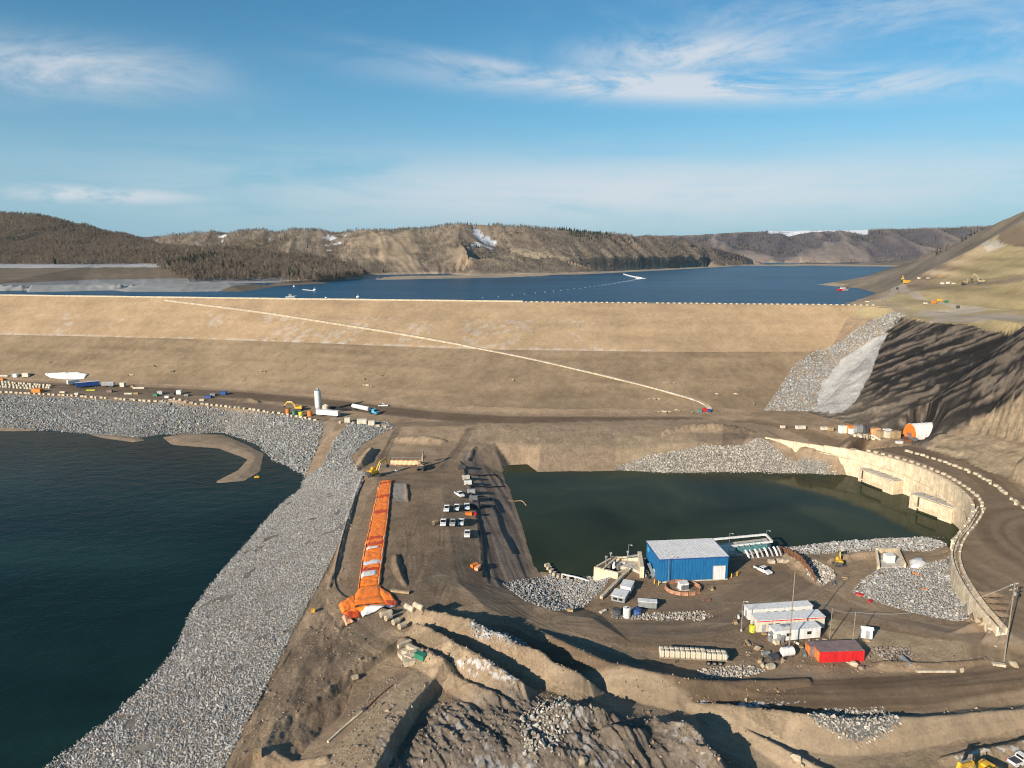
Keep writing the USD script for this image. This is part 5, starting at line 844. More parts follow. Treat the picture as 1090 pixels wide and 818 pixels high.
# ring of reddish barriers round the white transformer
rc = G(727, 627); PROTO['bar'] = None
for k in range(15):
    lbr = f'{ordinal(k + 1)} reddish barrier counting anticlockwise from the rightmost in the transformer ring'; a = 2 * math.pi * k / 15; x, y = rc[0] + 4.9 * math.cos(a), rc[1] + 4.0 * math.sin(a); rz = math.atan2(4.0 * math.cos(a), -4.9 * math.sin(a)); loc = (x, y, float(zg(x, y)))
    if PROTO['bar'] is None: PROTO['bar'] = t = thing('jersey_barrier', lbr, 'barrier', loc, rz, 'barriers round the transformer'); sg = prism([(-.3, 0), (.3, 0), (.27, .22), (.12, .45), (.1, .95), (-.1, .95), (-.12, .45), (-.27, .22)], 1.85); sg.apply_transform(TM.rotation_matrix(math.pi / 2, [0, 0, 1])); obj('body', sg, M['brick_barrier'], t); obj('joint_loop', box(.1, .06, .5, (.94, 0, .5)), M['rust'], t)
    else: copy_of(PROTO['bar'], lbr, loc, rz, 'barriers round the transformer')
t = thing('transformer_box', 'white transformer box inside the ring of reddish barriers', 'transformer', (rc[0], rc[1], float(rc[2])), .15); obj('cabinet', box(2.6, 2.0, 1.9, (0, 0, 1.05), bev=.05), M['white_paint'], t); obj('base', box(3.0, 2.4, .2, (0, 0, .1)), M['grey_concrete'], t); obj('cooling_fins', cat(*[box(.06, .35, 1.3, (-1.0 + k * .22, -1.15, 1.0)) for k in range(10)]), M['galvanised'], t); obj('lid', box(2.7, 2.1, .1, (0, 0, 2.04)), M['pale_roof'], t)
p = G(734, 616.5); t = thing('switch_cabinet', 'small white cabinet with dark opening against the front of the blue building', 'cabinet', p, rzB); obj('cabinet', box(1.7, 1.0, 2.1, (0, 0, 1.05), bev=.04), M['white_paint'], t); obj('door', box(.8, .05, 1.2, (.1, -.52, 1.2)), M['dark_grey'], t)
def lamp_post(px, py, top, label, double=False):
    p = G(px, py); h = zat(p, top) - p[2]; t = thing('lamp_post', label, 'lamp post', p, -.6); obj('pole', cyl(.11, h, (0, 0, h / 2), n=10, r2=.05), M['galvanised'], t); obj('arm', bar((0, 0, h - .1), (.9, 0, h + .1), .035), M['galvanised'], t); obj('lamp_head', box(.55, .28, .14, (1.0, 0, h + .1), bev=.05), M['lamp_white'], t); obj('base', cyl(.28, .5, (0, 0, .25), n=12), M['grey_concrete'], t)
lamp_post(711, 622, 592, 'pale lamp post in front of the blue building, its head over the roof edge'); lamp_post(668, 611, 580, 'lamp post on the pond-edge deck left of the blue building'); lamp_post(775.5, 588, 568, 'lamp post rising behind the blue building, left of the teal pipe deck'); lamp_post(815, 583, 565, 'lamp post at the far end of the teal pipe deck'); lamp_post(789, 672, 640, 'short lamp post at the left end of the white offices')
# pump deck and concrete intake left of the building
def slab(parent, pts, z0, z1, m, name): 
    p = np.array([W(a, b, z1)[:2] for a, b in pts]); c = p.mean(0); e = trimesh.creation.extrude_polygon(Polygon(p).buffer(0), z1 - z0, engine='earcut'); e.apply_translation((0, 0, z0)); return obj(name, e, m, parent)
def lane(a, b, z): return W(*a, z), W(*b, z)
it = thing('intake_structure', 'cream concrete intake with angled walls and decks left of the blue building', 'intake')
def up_wall(parent, a, b, zt, z0, th, m, name):
    A, B = W(*a, zt), W(*b, zt); return obj(name, box(np.linalg.norm((B - A)[:2]) + th, th, zt - z0, (*((A + B) / 2)[:2], (zt + z0) / 2), head(A, B), bev=.05), m, parent)
up_wall(it, (634, 603.5), (657, 609.5), -3.0, -13, .8, M['pale_concrete'], 'wing_wall'); up_wall(it, (634.5, 603), (653, 592.5), -3.0, -13, .6, M['pale_concrete'], 'wing_wall'); up_wall(it, (657, 609.5), (668, 605), -3.2, -13, .6, M['pale_concrete'], 'wing_wall'); up_wall(it, (653, 592.5), (683, 594), -3.2, -13, .6, M['pale_concrete'], 'wing_wall'); up_wall(it, (681, 588), (683.5, 603), -1.6, -12, 1.2, M['pale_concrete'], 'pier')
slab(it, [(654, 601), (675, 606), (688, 612), (684, 594), (660, 593.5)], -5.3, -4.2, M['grey_concrete'], 'deck'); slab(it, [(637, 603.5), (655, 608), (664, 604), (652, 594)], -8.8, -8.3, M['dark_grey'], 'sump_floor')
A, B = lane((667, 593), (682, 590.5), -2.2); obj('gantry_beam', beam(A, B, .5, .5), M['galvanised'], it); A, B = lane((642, 606), (656, 594), -2.6); obj('gantry_beam', beam(A, B, .45, .4), M['pale_concrete'], it); A, B = lane((655, 594), (668, 593), -2.6); obj('gantry_beam', beam(A, B, .45, .4), M['pale_concrete'], it)
for px, py in ((645, 600), (650, 596), (668, 594.5)): P_ = W(px, py, -3.4); obj('hoist_post', cat(bar(P_ + [0, 0, -4], P_ + [0, 0, 2.2], .16), box(.7, .5, .5, P_ + [0, 0, 2.2])), M['galvanised'], it)
for px, py, s in ((648, 604, 1.4), (653, 603, 1.1), (658, 605, 1.2), (663, 603, 1.0)): P_ = W(px, py, -5); obj('pump_head', cat(cyl(.45 * s, 1.5 * s, P_ + [0, 0, .2], n=12), box(.8 * s, .5 * s, .5 * s, P_ + [.3, 0, 1.1 * s], bev=.05)), M['steel_grey'] if s > 1.15 else M['white_paint'], it)
rl = [W(*q, -4.1) for q in ((664, 602), (672, 604), (681, 608), (690, 612))]; obj('railing', cat(*[bar(q, q + [0, 0, 1.1], .04, 6) for q in rl], *[bar(a + [0, 0, h], b + [0, 0, h], .035, 6) for a, b in zip(rl[:-1], rl[1:]) for h in (.6, 1.1)]), M['galvanised'], it); A, B = W(690, 607, -4), W(695, 611, -4); obj('stairway', beam(A + [0, 0, 2.2], B, .9, .2), M['galvanised'], it)
# white railing with posts round the pond corner
fr = thing('pond_railing', 'white beam railing on short posts along the pond corner riprap', 'railing'); fp = [W(*q, -7.4) for q in ((598, 611.5), (605, 613), (612.5, 614.5), (620, 616.5), (627, 619), (634.5, 621.5))]
for q in fp: obj('post', box(.55, .55, 2.4, q + [0, 0, -1.2]), M['block_concrete'], fr)
for a, b in zip(fp[:-1], fp[1:]): obj('beam', beam(a + [0, 0, .1], b + [0, 0, .1], .45, .3), M['white_paint'], fr)
for k, (px, py) in enumerate(((582.5, 601), (584.5, 604), (587, 607), (590, 610), (594, 612.5))): block((*W(px, py, -8.2)[:2], -8.9), .6 + .2 * k, f'{ordinal(k + 1)} block from the pond end of the short row beside the white railing', 'blocks at the end of the pond railing', 1.15)
# teal pipe deck right of the building
pd = thing('pipe_deck', 'teal and white pipe deck standing at the pond edge right of the blue building', 'pipe deck'); zd = -3.6
slab(pd, [(757, 580), (816, 573), (821, 581), (790, 590), (770, 589)], -5.8, -4.6, M['grey_concrete'], 'deck')
slab(pd, [(783, 579.5), (812, 575.5), (817, 580), (786, 584)], -4.4, -3.0, M['teal_paint'], 'settling_tank')
for a, b in (((757, 577), (815, 571.5)), ((780, 583.8), (822, 579.2)), ((815, 571.5), (822, 579.2)), ((764, 584), (780, 584))): A, B = lane(a, b, zd); obj('beam', beam(A + [0, 0, .8], B + [0, 0, .8], .5, .6), M['white_paint'], pd)
for k, px in enumerate((786, 792, 798, 804, 810)): A, B = lane((px, 583.5 - k * .7), (px - 1, 579 - k * .7), -2.8); obj('tank_brace', beam(A, B, .25, .3), M['galvanised'], pd)
for k, (px, py) in enumerate(((793, 587), (797.5, 586.5), (803, 586), (808, 585.5), (813, 584.5), (818, 584), (823, 583.5), (827, 583))): A = W(px, py, -3.4); B = W(px + 5, py + 8, -5.2); obj('pipe', tube(smoothline(np.array([A + [0, 0, .4], A + (B - A) * .4 + [0, 0, .5], A + (B - A) * .75 + [0, 0, .1], B + [0, 0, -.4]]), 2), .34, 10), M['white_paint'] if k % 2 == 0 else M['galvanised'], pd)
for px, py in ((772, 588), (779, 586), (767, 590)): P_ = W(px, py, -4.6); obj('valve_box', box(1.8, 1.2, 1.4, P_ + [0, 0, .7], bev=.05), M['white_paint'], pd)
# sheet-pile wall beyond the yard: rusty
sw = thing('sheet_pile_wall', 'rusty brown sheet-pile wall slanting from the pipe deck to the pale rock heap', 'retaining wall'); A, B = G(829, 587), G(868, 621); n = 22
for k in range(n):
    p_ = A + (B - A) * (k + .5) / n; Ls = np.linalg.norm((B - A)[:2]) / n; o = .12 if k % 2 else -.12; obj('sheet_pile', box(Ls * .98, .16, 3.2, (p_[0] - o * math.sin(head(A, B)), p_[1] + o * math.cos(head(A, B)), float(zg(p_[0], p_[1])) + .3), head(A, B)), M['rust'], sw)
for k, (px, py) in enumerate(((821, 599.5), (830.5, 598.5), (836, 599))): block(on(px, py), .1 * k, f'{ordinal(k + 1)} pale concrete block from the left in the short row behind the yard pickup', 'blocks behind the yard pickup', 1.35)
# ------------------------------------------------------------------ sheds, containers, tanks on the yard
def cabin(name, label, cat_, fl, fr, back, zroof, m='white_paint', roof='pale_roof', stripe=None, zbase=None, pitch=0.0, doors=(.2,), wins=(.45, .62, .8), ends=True):
    """box building from three surveyed roof corners (front left, front right, back left) at height zroof"""
    A, B, Cc = W(*fl, zroof), W(*fr, zroof), W(*back, zroof); rz = head(A, B); u = np.array([math.cos(rz), math.sin(rz)]); v = np.array([-u[1], u[0]]); L = float(np.dot((B - A)[:2], u)); d = abs(float(np.dot((Cc - A)[:2], v))); c = A[:2] + u * L / 2 + v * d / 2; z0 = float(zg(c[0], c[1])) if zbase is None else zbase; h = zroof - z0
    t = thing(name, label, cat_, (*A[:2], z0), rz); obj('walls', box(L, d, h - .3, (L / 2, d / 2, .3 + (h - .3) / 2)), M[m], t); obj('skirting', box(L - .1, d - .1, .3, (L / 2, d / 2, .15)), M['dark_grey'], t)
    if pitch: r_ = obj('roof', prism([(0 - .2, 0), (d + .2, 0), (d / 2, pitch)], L + .4), M[roof], t) if False else obj('roof', (lambda q: (q.apply_transform(TM.rotation_matrix(math.pi / 2, [0, 0, 1])), q.apply_translation((L / 2, 0, h)), q)[2])(prism([(-.2, 0), (d + .2, 0), (d / 2, pitch)], L + .4)), M[roof], t)
    else: r_ = obj('roof', box(L + .3, d + .3, .14, (L / 2, d / 2, h + .08)), M[roof], t)
    if stripe: obj('stripe', cat(box(L + .02, .04, .22, (L / 2, -.02, h - .2)), box(.04, d, .22, (L + .02, d / 2, h - .2))), M[stripe], t)
    for k in doors: dd = obj('door', box(.95, .06, 2.0, (L * k, -.04, 1.35)), M['grey_paint'], t); obj('step', box(1.2, .8, .3, (L * k, -.5, .15)), M['timber'], t)
    for k in wins: w = obj('window', box(1.1, .06, .7, (L * k, -.03, h * .62)), M['glass_dark'], t); obj('frame', box(1.26, .04, .86, (L * k, -.015, h * .62)), M['galvanised'], w)
    if ends: obj('end_door', box(.06, .95, 2.0, (-.04, d * .5, 1.35)), M['grey_paint'], t)
    return t, L, d, h
t, L, d, h = cabin('site_office', 'white site office with plain pale roof, the rear one of the three offices', 'site office', (797.2, 649.8), (865, 645.2), (790.6, 644.6), -1.9, zbase=-5.0, doors=(.12, .85), wins=(.3, .42, .55, .68))
t, L, d, h = cabin('site_office', 'white site office with a red line under its roof, the middle of the three', 'site office', (806.2, 661.5), (878.3, 657), (799.9, 653.8), -1.6, 'cream_paint', stripe='red_paint', zbase=-5.0, doors=(.1, .5), wins=(.2, .3, .7, .82))
t, L, d, h = cabin('site_office', 'shorter white site office with stained roof, the front one of the three', 'site office', (825.3, 672.7), (873.8, 668.1), (818.4, 666.2), -1.8, zbase=-4.8, doors=(.08,), wins=(.3, .75))
obj('roof_unit', cat(*[box(1.1, .9, .5, (L * k, d * .55, h + .4), bev=.05) for k in (.22, .33)]), M['galvanised'], t); obj('service_rack', cat(*[box(.08, .08, 2.4, (-.6 - .5 * (k % 2), .4 + .8 * (k // 2), 1.2)) for k in range(4)], box(.9, 1.2, .1, (-.8, .8, 2.3)), box(.7, 1.0, 1.2, (-.8, .8, .7))), M['galvanised'], t)
t, L, d, h = cabin('equipment_hut', 'small white hut standing alone right of the red container', 'hut', (917.5, 669.5), (929.5, 671.0), (914.5, 667.0), -1.6, zbase=-4.4, pitch=.5, doors=(.55,), wins=(), ends=True)
def container(label, fl, fr, z0, h, m, endm, roofm='container_roof', dp=2.44, shift=0.0, name='shipping_container'):
    A, B = W(*fl, z0), W(*fr, z0); rz = head(A, B); L = np.linalg.norm((B - A)[:2]); t = thing(name, label, 'container', (*A[:2], float(zg(*((A + B) / 2)[:2])) - .05), rz); y0 = shift; n = int(L / .55)
    side = cat(box(L - .2, .1, h - .3, (L / 2, y0 + .1, h / 2)), *[box(.28, .08, h - .36, ((k + .5) * L / n, y0 + .03, h / 2)) for k in range(n)]); obj('side_panel', side, M[m], t); s2 = side.copy(); s2.apply_translation((0, -2 * y0, 0)); s2.apply_transform(np.diag([1, -1, 1, 1])); s2.apply_translation((0, y0 + dp, 0)); s2.invert(); obj('side_panel', s2, M[m], t)
    obj('roof', cat(box(L, dp, .1, (L / 2, y0 + dp / 2, h)), *[box(.3, dp - .1, .05, ((k + .5) * L / n, y0 + dp / 2, h + .06)) for k in range(n)]), M[roofm], t); obj('floor', box(L, dp, .16, (L / 2, y0 + dp / 2, .1)), M['dark_grey'], t)
    obj('frame', cat(*[box(.18, .18, h + .1, (x, y, h / 2 + .03)) for x in (.06, L - .06) for y in (y0 + .08, y0 + dp - .08)], *[box(L, .14, .16, (L / 2, y, z)) for y in (y0 + .06, y0 + dp - .06) for z in (.12, h - .06)]), M[m], t)
    for k in (0, 1): dr = obj('door', box(.1, dp / 2 - .12, h - .3, (-.02, y0 + dp * (.25 + .5 * k), h / 2)), M[endm], t); obj('lock_rod', cat(*[bar((-.1, y0 + dp * (.25 + .5 * k) + o, .3), (-.1, y0 + dp * (.25 + .5 * k) + o, h - .3), .025, 6) for o in (-.2, .2)]), M['galvanised'], dr)
    obj('end_wall', box(.1, dp - .2, h - .3, (L - .04, y0 + dp / 2, h / 2)), M[m], t); return t
container('bright red container with orange doors standing above the foreground road', (872, 705.5), (919.5, 704), -4.3, 2.75, 'red_paint', 'orange_paint'); container('container with orange doors and brown roof, behind the bright red one', (862, 699.2), (915, 697.6), -4.3, 2.6, 'container_roof', 'orange_paint')
cabin('storage_unit', 'long low grey-white unit lying alone in the yard before the blue building', 'storage unit', (679.5, 640.5), (699, 642), (680.5, 637.5), -3.0, 'galvanised', zbase=-5.0, doors=(), wins=(), ends=False)
cabin('storage_unit', 'pale flat-roofed unit behind the dark-slotted one left of the blue building', 'storage unit', (660.5, 624), (671.5, 626), (665.5, 617.5), -2.9, zbase=-5.0, doors=(), wins=(), ends=False)
cabin('storage_unit', 'pale unit with dark slots left of the blue building, nearest the pond corner', 'storage unit', (650.5, 634), (665, 637), (655, 627), -3.2, 'galvanised', zbase=-5.0, doors=(), wins=(.3, .7), ends=False)
def tank(name, label, px, py, r, h, m, cat_='tank', lid=True, cone=0.0):
    p = G(px, py); t = thing(name, label, cat_, p); obj('shell', cat(cyl(r, h, (0, 0, h / 2), n=20)), M[m], t, 40); obj('top', cyl(r, max(cone, .12), (0, 0, h + max(cone, .12) / 2), n=20, r2=r * (.25 if cone else .9)), M[m], t, 40)
    obj('hoop', cat(*[cyl(r + .03, .07, (0, 0, h * k), n=20) for k in (.25, .5, .75)]), M['galvanised'], t); obj('hatch', cyl(r * .3, .18, (r * .3, 0, h + .15), n=10), M['dark_grey'], t); return t
tank('water_tank', 'white upright tank beside the dark pump units by the pale stone line', 667, 657, 1.0, 2.6, 'white_paint'); tank('water_tank', 'dark round tank left of the white upright tank', 656, 656, 1.15, 2.0, 'dark_grey'); tank('water_tank', 'blue round tank right of the white upright tank', 678, 654.5, 1.1, 1.6, 'blue_paint'); tank('waste_bin', 'lime yellow bin at the left end of the white offices', 800.5, 672.5, .75, 1.7, 'lime_paint', 'bin')
pA, pB = G(840.5, 699), G(847, 701); t = thing('fuel_tank', 'round white tank lying at the foot of the utility pole', 'tank', (pA[0] - .6, pA[1], float(pA[2])), .2); obj('shell', cat(cyl(1.05, 2.8, (0, 0, 1.35), 'x', 18)), M['white_paint'], t, 40); obj('cradle', cat(box(.3, 1.8, .5, (-.9, 0, .25)), box(.3, 1.8, .5, (.9, 0, .25))), M['dark_grey'], t); obj('hatch', cyl(.3, .3, (0, 0, 2.45), n=10), M['galvanised'], t)
# silo and tanks of the grout plant
p = G(339, 440); h = zat(p, 415) - p[2]; t = thing('silo', 'tall white cement silo with a pointed foot on the upper bank', 'silo', p); obj('shell', cyl(1.7, h * .68, (0, 0, h * .62), n=24), M['white_paint'], t, 40); obj('cone', cyl(.4, h * .2, (0, 0, h * .18), n=24, r2=1.7), M['white_paint'], t, 40); obj('dome', cyl(1.7, h * .05, (0, 0, h * .985), n=24, r2=.8), M['galvanised'], t, 40)
for a in range(4): c, s = math.cos(a * math.pi / 2 + .7) * 1.55, math.sin(a * math.pi / 2 + .7) * 1.55; obj('leg', box(.28, .28, h * .34, (c, s, h * .17)), M['galvanised'], t)
obj('ladder', cat(*[bar((1.85, y, .3), (1.85, y, h), .04, 6) for y in (-.25, .25)], *[bar((1.85, -.25, z), (1.85, .25, z), .03, 6) for z in np.arange(.6, h, .6)]), M['galvanised'], t); obj('filter', cyl(.6, 1.2, (.3, 0, h + .5), n=12), M['grey_paint'], t)
tank('mixing_tank', 'orange tank leftmost in the row beside the silo', 306.5, 441, 1.2, 2.8, 'orange_paint'); tank('mixing_tank', 'dark green tank in the row beside the silo', 313.5, 441.5, 1.3, 2.2, 'green_paint'); tank('mixing_tank', 'lime yellow tank in the row beside the silo', 320.5, 443.5, 1.3, 2.5, 'lime_paint'); tank('mixing_tank', 'orange tank next to the silo', 330, 443, 1.4, 2.8, 'orange_paint'); tank('water_tank', 'pale dome-topped tank right behind the silo', 347, 435.5, 2.0, 2.0, 'bag_fabric', cone=.8)
for k, (px, py, r_, L_, lb) in enumerate(((357, 436, .9, 5, 'black pipe stack nearest the silo'), (364, 437, .8, 6, 'black pipe stack between the silo and the tank trailer'), (369, 437.5, .7, 5, 'black pipe stack next to the tank trailer'))):
    p = G(px, py); t = thing('pipe_stack', lb, 'pipes', p, .15); [obj('pipe', cat(cyl(r_ * .5, L_, (0, y, z), 'x', 12)), M['pipe_black'], t) for y, z in ((-r_ * .52, r_ * .5), (r_ * .52, r_ * .5), (0, r_ * 1.38))]
def crate(label, px, py, s, m, rz=0.0, name='crate', cat_='crate', group=None):
    p = G(px, py); t = thing(name, label, cat_, p, rz, group); obj('body', box(s[0], s[1], s[2], (0, 0, s[2] / 2 + .14), bev=min(s) * .06), M[m], t); obj('lid', box(s[0] * 1.03, s[1] * 1.03, s[2] * .08, (0, 0, s[2] * 1.02 + .14)), M[m], t); obj('skid', cat(box(s[0], .18, .14, (0, s[1] * .32, .07)), box(s[0], .18, .14, (0, -s[1] * .32, .07))), M['timber'], t); return t
for k, (px, py, s, lb) in enumerate(((370, 450, (3, 2.4, 2.4), 'pale box leftmost of the three at the top of the ramp'), (385.5, 451.5, (5, 2.4, 2.4), 'long pale box in the middle of the three at the top of the ramp'), (395.5, 453, (3.4, 2.4, 2.3), 'pale box rightmost of the three at the top of the ramp'))): crate(lb, px, py, s, 'cream_paint', .1, 'storage_box', 'storage box')
for k, (px, py) in enumerate(((402, 454.5), (409, 455), (412, 456), (363, 450.5), (376, 451.5))): block(on(px, py), .4 * k, f'{ordinal(1 + sum(u < px for u in (402, 409, 412, 363, 376)))} concrete block from the left among the ramp-top storage boxes', 'blocks by the ramp boxes', 1.5)
# supplies along the upper bank: listed as (px, py, size, material, what)
SUP = [(40, 418, (6.2, 3.0, 2.2), 'orange_paint', 'orange box beside the row of pale blocks on the upper bank'), (67, 418.5, (3.4, 1.6, .9), 'bag_fabric', 'low pale pallet right of the orange box'), (82, 421, (2.4, 1.8, 1.4), 'cream_paint', 'cream crate on the block row below the blue-sided trailer'), (97, 416, (5.5, 1.2, .5), 'lime_paint', 'flat yellow-green bundle below the blue-sided trailer'), (117, 418, (3.2, 2.0, 1.5), 'container_roof', 'brown crate among the supplies on the upper bank'), (131, 412, (3.2, 2.4, 2.6), 'cream_paint', 'square cream box alone beside the trailers'), (141, 412.5, (2.0, 1.4, 1.0), 'timber', 'small timber crate right of the square cream box'), (137, 420, (5.0, 1.4, .8), 'bag_fabric', 'low pale stack near the small sand heap'), (148, 414, (7.5, 1.6, .9), 'cream_paint', 'long pale bundle at the edge of the toe road'), (145, 420, (3, 1.6, 1), 'timber', 'timber bundle beside the long pale stack'), (166, 422, (3.0, 2.0, 1.4), 'green_paint', 'greenish crate among mixed supplies'), (171, 420, (3.4, 2.2, 2.0), 'galvanised', 'grey machine box among mixed supplies'), (178, 424, (2.6, 1.8, 1.2), 'white_paint', 'low white box among mixed supplies'), (191, 420, (3.0, 2.4, 2.4), 'white_paint', 'bright white box among mixed supplies'), (184, 420.5, (2.4, 1.8, 1.6), 'dark_grey', 'dark box beside the bright white one'), (199, 422, (2.8, 2, 1.2), 'steel_grey', 'grey box near the sand heap'), (222, 424, (4, 2.2, 1.4), 'blue_paint', 'blue box beside the larger sand heap'), (227, 421.5, (3.4, 2.2, 1.4), 'steel_grey', 'grey crate behind the blue box'), (238, 420.5, (3.6, 2.4, 2.0), 'blue_paint', 'blue-grey container box near the toe road'), (215, 427, (2.8, 1.4, 1.0), 'bag_fabric', 'pale pallet below the blue box'), (5, 401, (6, 2, .8), 'cream_paint', 'long pale stack at the far left edge by the toe road'), (17, 402, (3, 2.2, 2.4), 'white_paint', 'white box at the far left by the toe road'), (28, 401.5, (4.5, 2.4, 2.6), 'cream_paint', 'cream shed box with a dark side at the far left'), (2, 405, (2.4, 1.6, 1.2), 'orange_paint', 'small orange crate at the left edge of the picture')]
for k, (px, py, s, m, lb) in enumerate(SUP): crate(lb, px, py, s, m, -.12 + .05 * (k % 5))
r = np.random.default_rng(91)
for row, (x0, x1, y0, y1, n) in enumerate(((0, 57, 407.5, 412, 17), (0, 57, 410, 414, 16), (0, 45, 412.5, 415.5, 12))):
    for k in range(n): f = (k + r.uniform(-.25, .25)) / n; p = G(x0 + f * (x1 - x0), y0 + f * (y1 - y0)); bag(p, r.uniform(-.3, .3), f'{ordinal(k + 1)} pale bag from the left in the {("back", "middle", "front")[row]} row of the supply yard', 'rows of bags in the supply yard', tuple(np.array([1.25, 1.25, 1.35]) * r.uniform(.85, 1.15)))
# white sheets spread beside the toe road
def sheet_cover(label, pts, m, seed, amp=.5, base=.35, name='white_sheet', cat_='sheet', parts=None):
    p = hits(pts); pg = Polygon(p[:, :2]).buffer(0); q = fill(pg, .9, .2, seed); b = np.array([pg.exterior.interpolate(s).coords[0] for s in np.arange(0, pg.length, .9)]); q = np.vstack([q, b]); from scipy.spatial import Delaunay
    tr = Delaunay(q); f = tr.simplices; c = q[f].mean(1); f = f[shapely.contains_xy(pg, c[:, 0], c[:, 1])]; z = zg(q[:, 0], q[:, 1]) + base + amp * (fbm2(q[:, 0], q[:, 1], 2.2, 3, seed) - .3); z[-len(b):] = zg(b[:, 0], b[:, 1]) + .02; v = np.column_stack([q, z]); a = v[f]; nz = np.cross(a[:, 1] - a[:, 0], a[:, 2] - a[:, 0])[:, 2]; f[nz < 0] = f[nz < 0][:, ::-1]
    t = thing(name, label, cat_); obj('sheeting', trimesh.Trimesh(v, f, process=False), M[m], t, True); ed = np.column_stack([b, zg(b[:, 0], b[:, 1]) + .08]); obj('edge_weight', tube(np.vstack([ed, ed[:1]]), .12, 6), M['bag_fabric'], t); return t
sheet_cover('wide white sheet spread over stacked goods beside the toe road', [(48, 399), (62, 397.5), (82, 397), (94, 399), (90, 403.5), (72, 404), (54, 402.5)], 'tarp_white', 5, 1.2, .8)
p = G(407, 428)
# boulders and debris on the dam face
for k, (px, py) in enumerate(((293, 361), (54, 386), (163, 390), (196, 387), (185, 395.5), (279, 395), (260, 405), (388, 404), (391, 411), (408, 400), (546, 405), (696, 425), (758, 409), (763, 420), (712, 408), (738, 439), (720, 437), (707, 439), (803, 430), (783, 420), (140, 400))):
    p = G(px, py); key = f'drock{k % 3}'; sc = (3.4 + 1.2 * (k % 3), 2.2 + .5 * (k % 2), 1.5 + .4 * (k % 3)); lb = f'{ordinal(1 + sum(q < px for q in (293, 54, 163, 196, 185, 279, 260, 388, 391, 408, 546, 696, 758, 763, 712, 738, 720, 707, 803, 783, 140)))} pale boulder heap from the left on the lower dam face'
    if key in PROTO: copy_of(PROTO[key], lb, (p[0], p[1], p[2]), k * 1.1, 'boulder heaps on the dam face', sc)
    else: PROTO[key] = t = thing('boulder_heap', lb, 'boulders', p, k * 1.1, 'boulder heaps on the dam face', sc); [obj('boulder', (lambda q: (q.apply_scale(s), q.apply_translation(c), q)[2])(rock_mesh(400 + k * 5 + j)), M['boulder'], t) for j, (s, c) in enumerate(((.75, (0, 0, .2)), (.5, (.5, .1, .12)), (.45, (-.45, -.15, .12)), (.35, (.1, -.5, .08))))]
# ------------------------------------------------------------------ excavators
def excavator(label, loc, rz, swing, m='yellow_paint', pose=(38, -70, 12), s=1.0, name='excavator'):
    t = thing(name, label, 'excavator', loc, rz, None, (s, s, s))
    for y in (-1.2, 1.2):
        tr = obj('track', prism([(-1.9, 0), (1.9, 0), (2.25, .3), (2.25, .6), (1.9, .9), (-1.9, .9), (-2.25, .6), (-2.25, .3)], .6), M['dark_grey'], t); tr2 = UsdGeom.Xformable(tr); tr2.AddTranslateOp().Set(Gf.Vec3d(0, y, 0))
        obj('grouser', cat(*[box(.1, .66, .06, (-1.9 + .32 * k, y, .93)) for k in range(13)]), M['black_rubber'], tr) if False else None
    R = TM.rotation_matrix(swing, [0, 0, 1])
    def put(nm, mesh, mm, parent=t): mesh.apply_transform(R); return obj(nm, mesh, mm, parent)
    put('turntable', cyl(.9, .3, (0, 0, 1.0), n=18), M['dark_grey']); put('body', prism([(-2.3, 1.15), (-2.3, 2.1), (-1.9, 2.3), (.9, 2.2), (1.5, 1.9), (1.6, 1.15)], 2.6), M[m]); put('counterweight', box(.7, 2.5, 1.0, (-2.4, 0, 1.65), bev=.12), M['dark_grey'])
    put('cab', prism([(.0, 1.9), (.05, 3.1), (1.2, 3.1), (1.7, 2.3), (1.7, 1.5), (.0, 1.5)], .95).apply_translation((0, .8, 0)), M[m]); put('cab_window', prism([(1.28, 3.0), (1.34, 3.0), (1.76, 2.3), (1.7, 2.3)], .8).apply_translation((0, .8, 0)), M['glass_dark']); put('cab_window', box(1.0, .03, .8, (.65, 1.285, 2.6)), M['glass_dark']); put('engine_hood', box(1.2, 1.2, .35, (-1.2, -.3, 2.4), bev=.06), M[m]); put('exhaust', bar((-1.3, -.8, 2.3), (-1.3, -.8, 3.0), .07), M['dark_grey'])
    a, b, c = map(math.radians, pose); P0 = np.array([1.4, -.3, 1.8]); P1 = P0 + 3.2 * np.array([math.cos(a + .35), 0, math.sin(a + .35)]); P2 = P1 + 2.8 * np.array([math.cos(a - .4), 0, math.sin(a - .4)]); P3 = P2 + 2.9 * np.array([math.cos(b), 0, math.sin(b)])
    put('boom', cat(beam(P0, P1, .45, .55), beam(P1 - (P1 - P0) * .05, P2, .42, .5)), M[m]); put('stick', beam(P2 - (P3 - P2) * .12, P3, .34, .4), M[m]); put('boom_ram', cat(*[bar(P0 + [.5, y, -.3], P1 + [0, y, -.3], .09) for y in (-.35, .35)]), M['galvanised']); put('stick_ram', bar(P1 + [0, 0, .5], P2 + (P2 - P3) * .1, .1), M['galvanised'])
    bk = prism([(-.5, .1), (.35, .2), (.55, -.35), (.25, -.95), (-.45, -.8), (-.15, -.4)], 1.1); bk.apply_transform(TM.rotation_matrix(c, [0, 1, 0])); bk.apply_translation(P3); put('bucket', bk, M['dark_grey']); return t
excavator('yellow excavator at the upper end of the orange covered strip', on(397.5, 507), math.radians(20), math.radians(35), s=1.15); excavator('sandy yellow excavator right of the short orange sheet, boom raised', on(448.5, 500), math.radians(80), math.radians(10), 'timber', (55, -60, 20), 1.1); excavator('yellow excavator behind the row of coloured tanks', on(318, 437), math.radians(170), math.radians(0), s=1.1, pose=(25, -50, 10)); excavator('yellow excavator working at the edge of the rock bank left of the concrete bay', on(893, 602), math.radians(5), math.radians(62), s=.8, pose=(20, -35, 10)); excavator('large yellow machine cut off by the lower right edge of the picture', on(1046, 838), math.radians(200), math.radians(10), s=1.5)
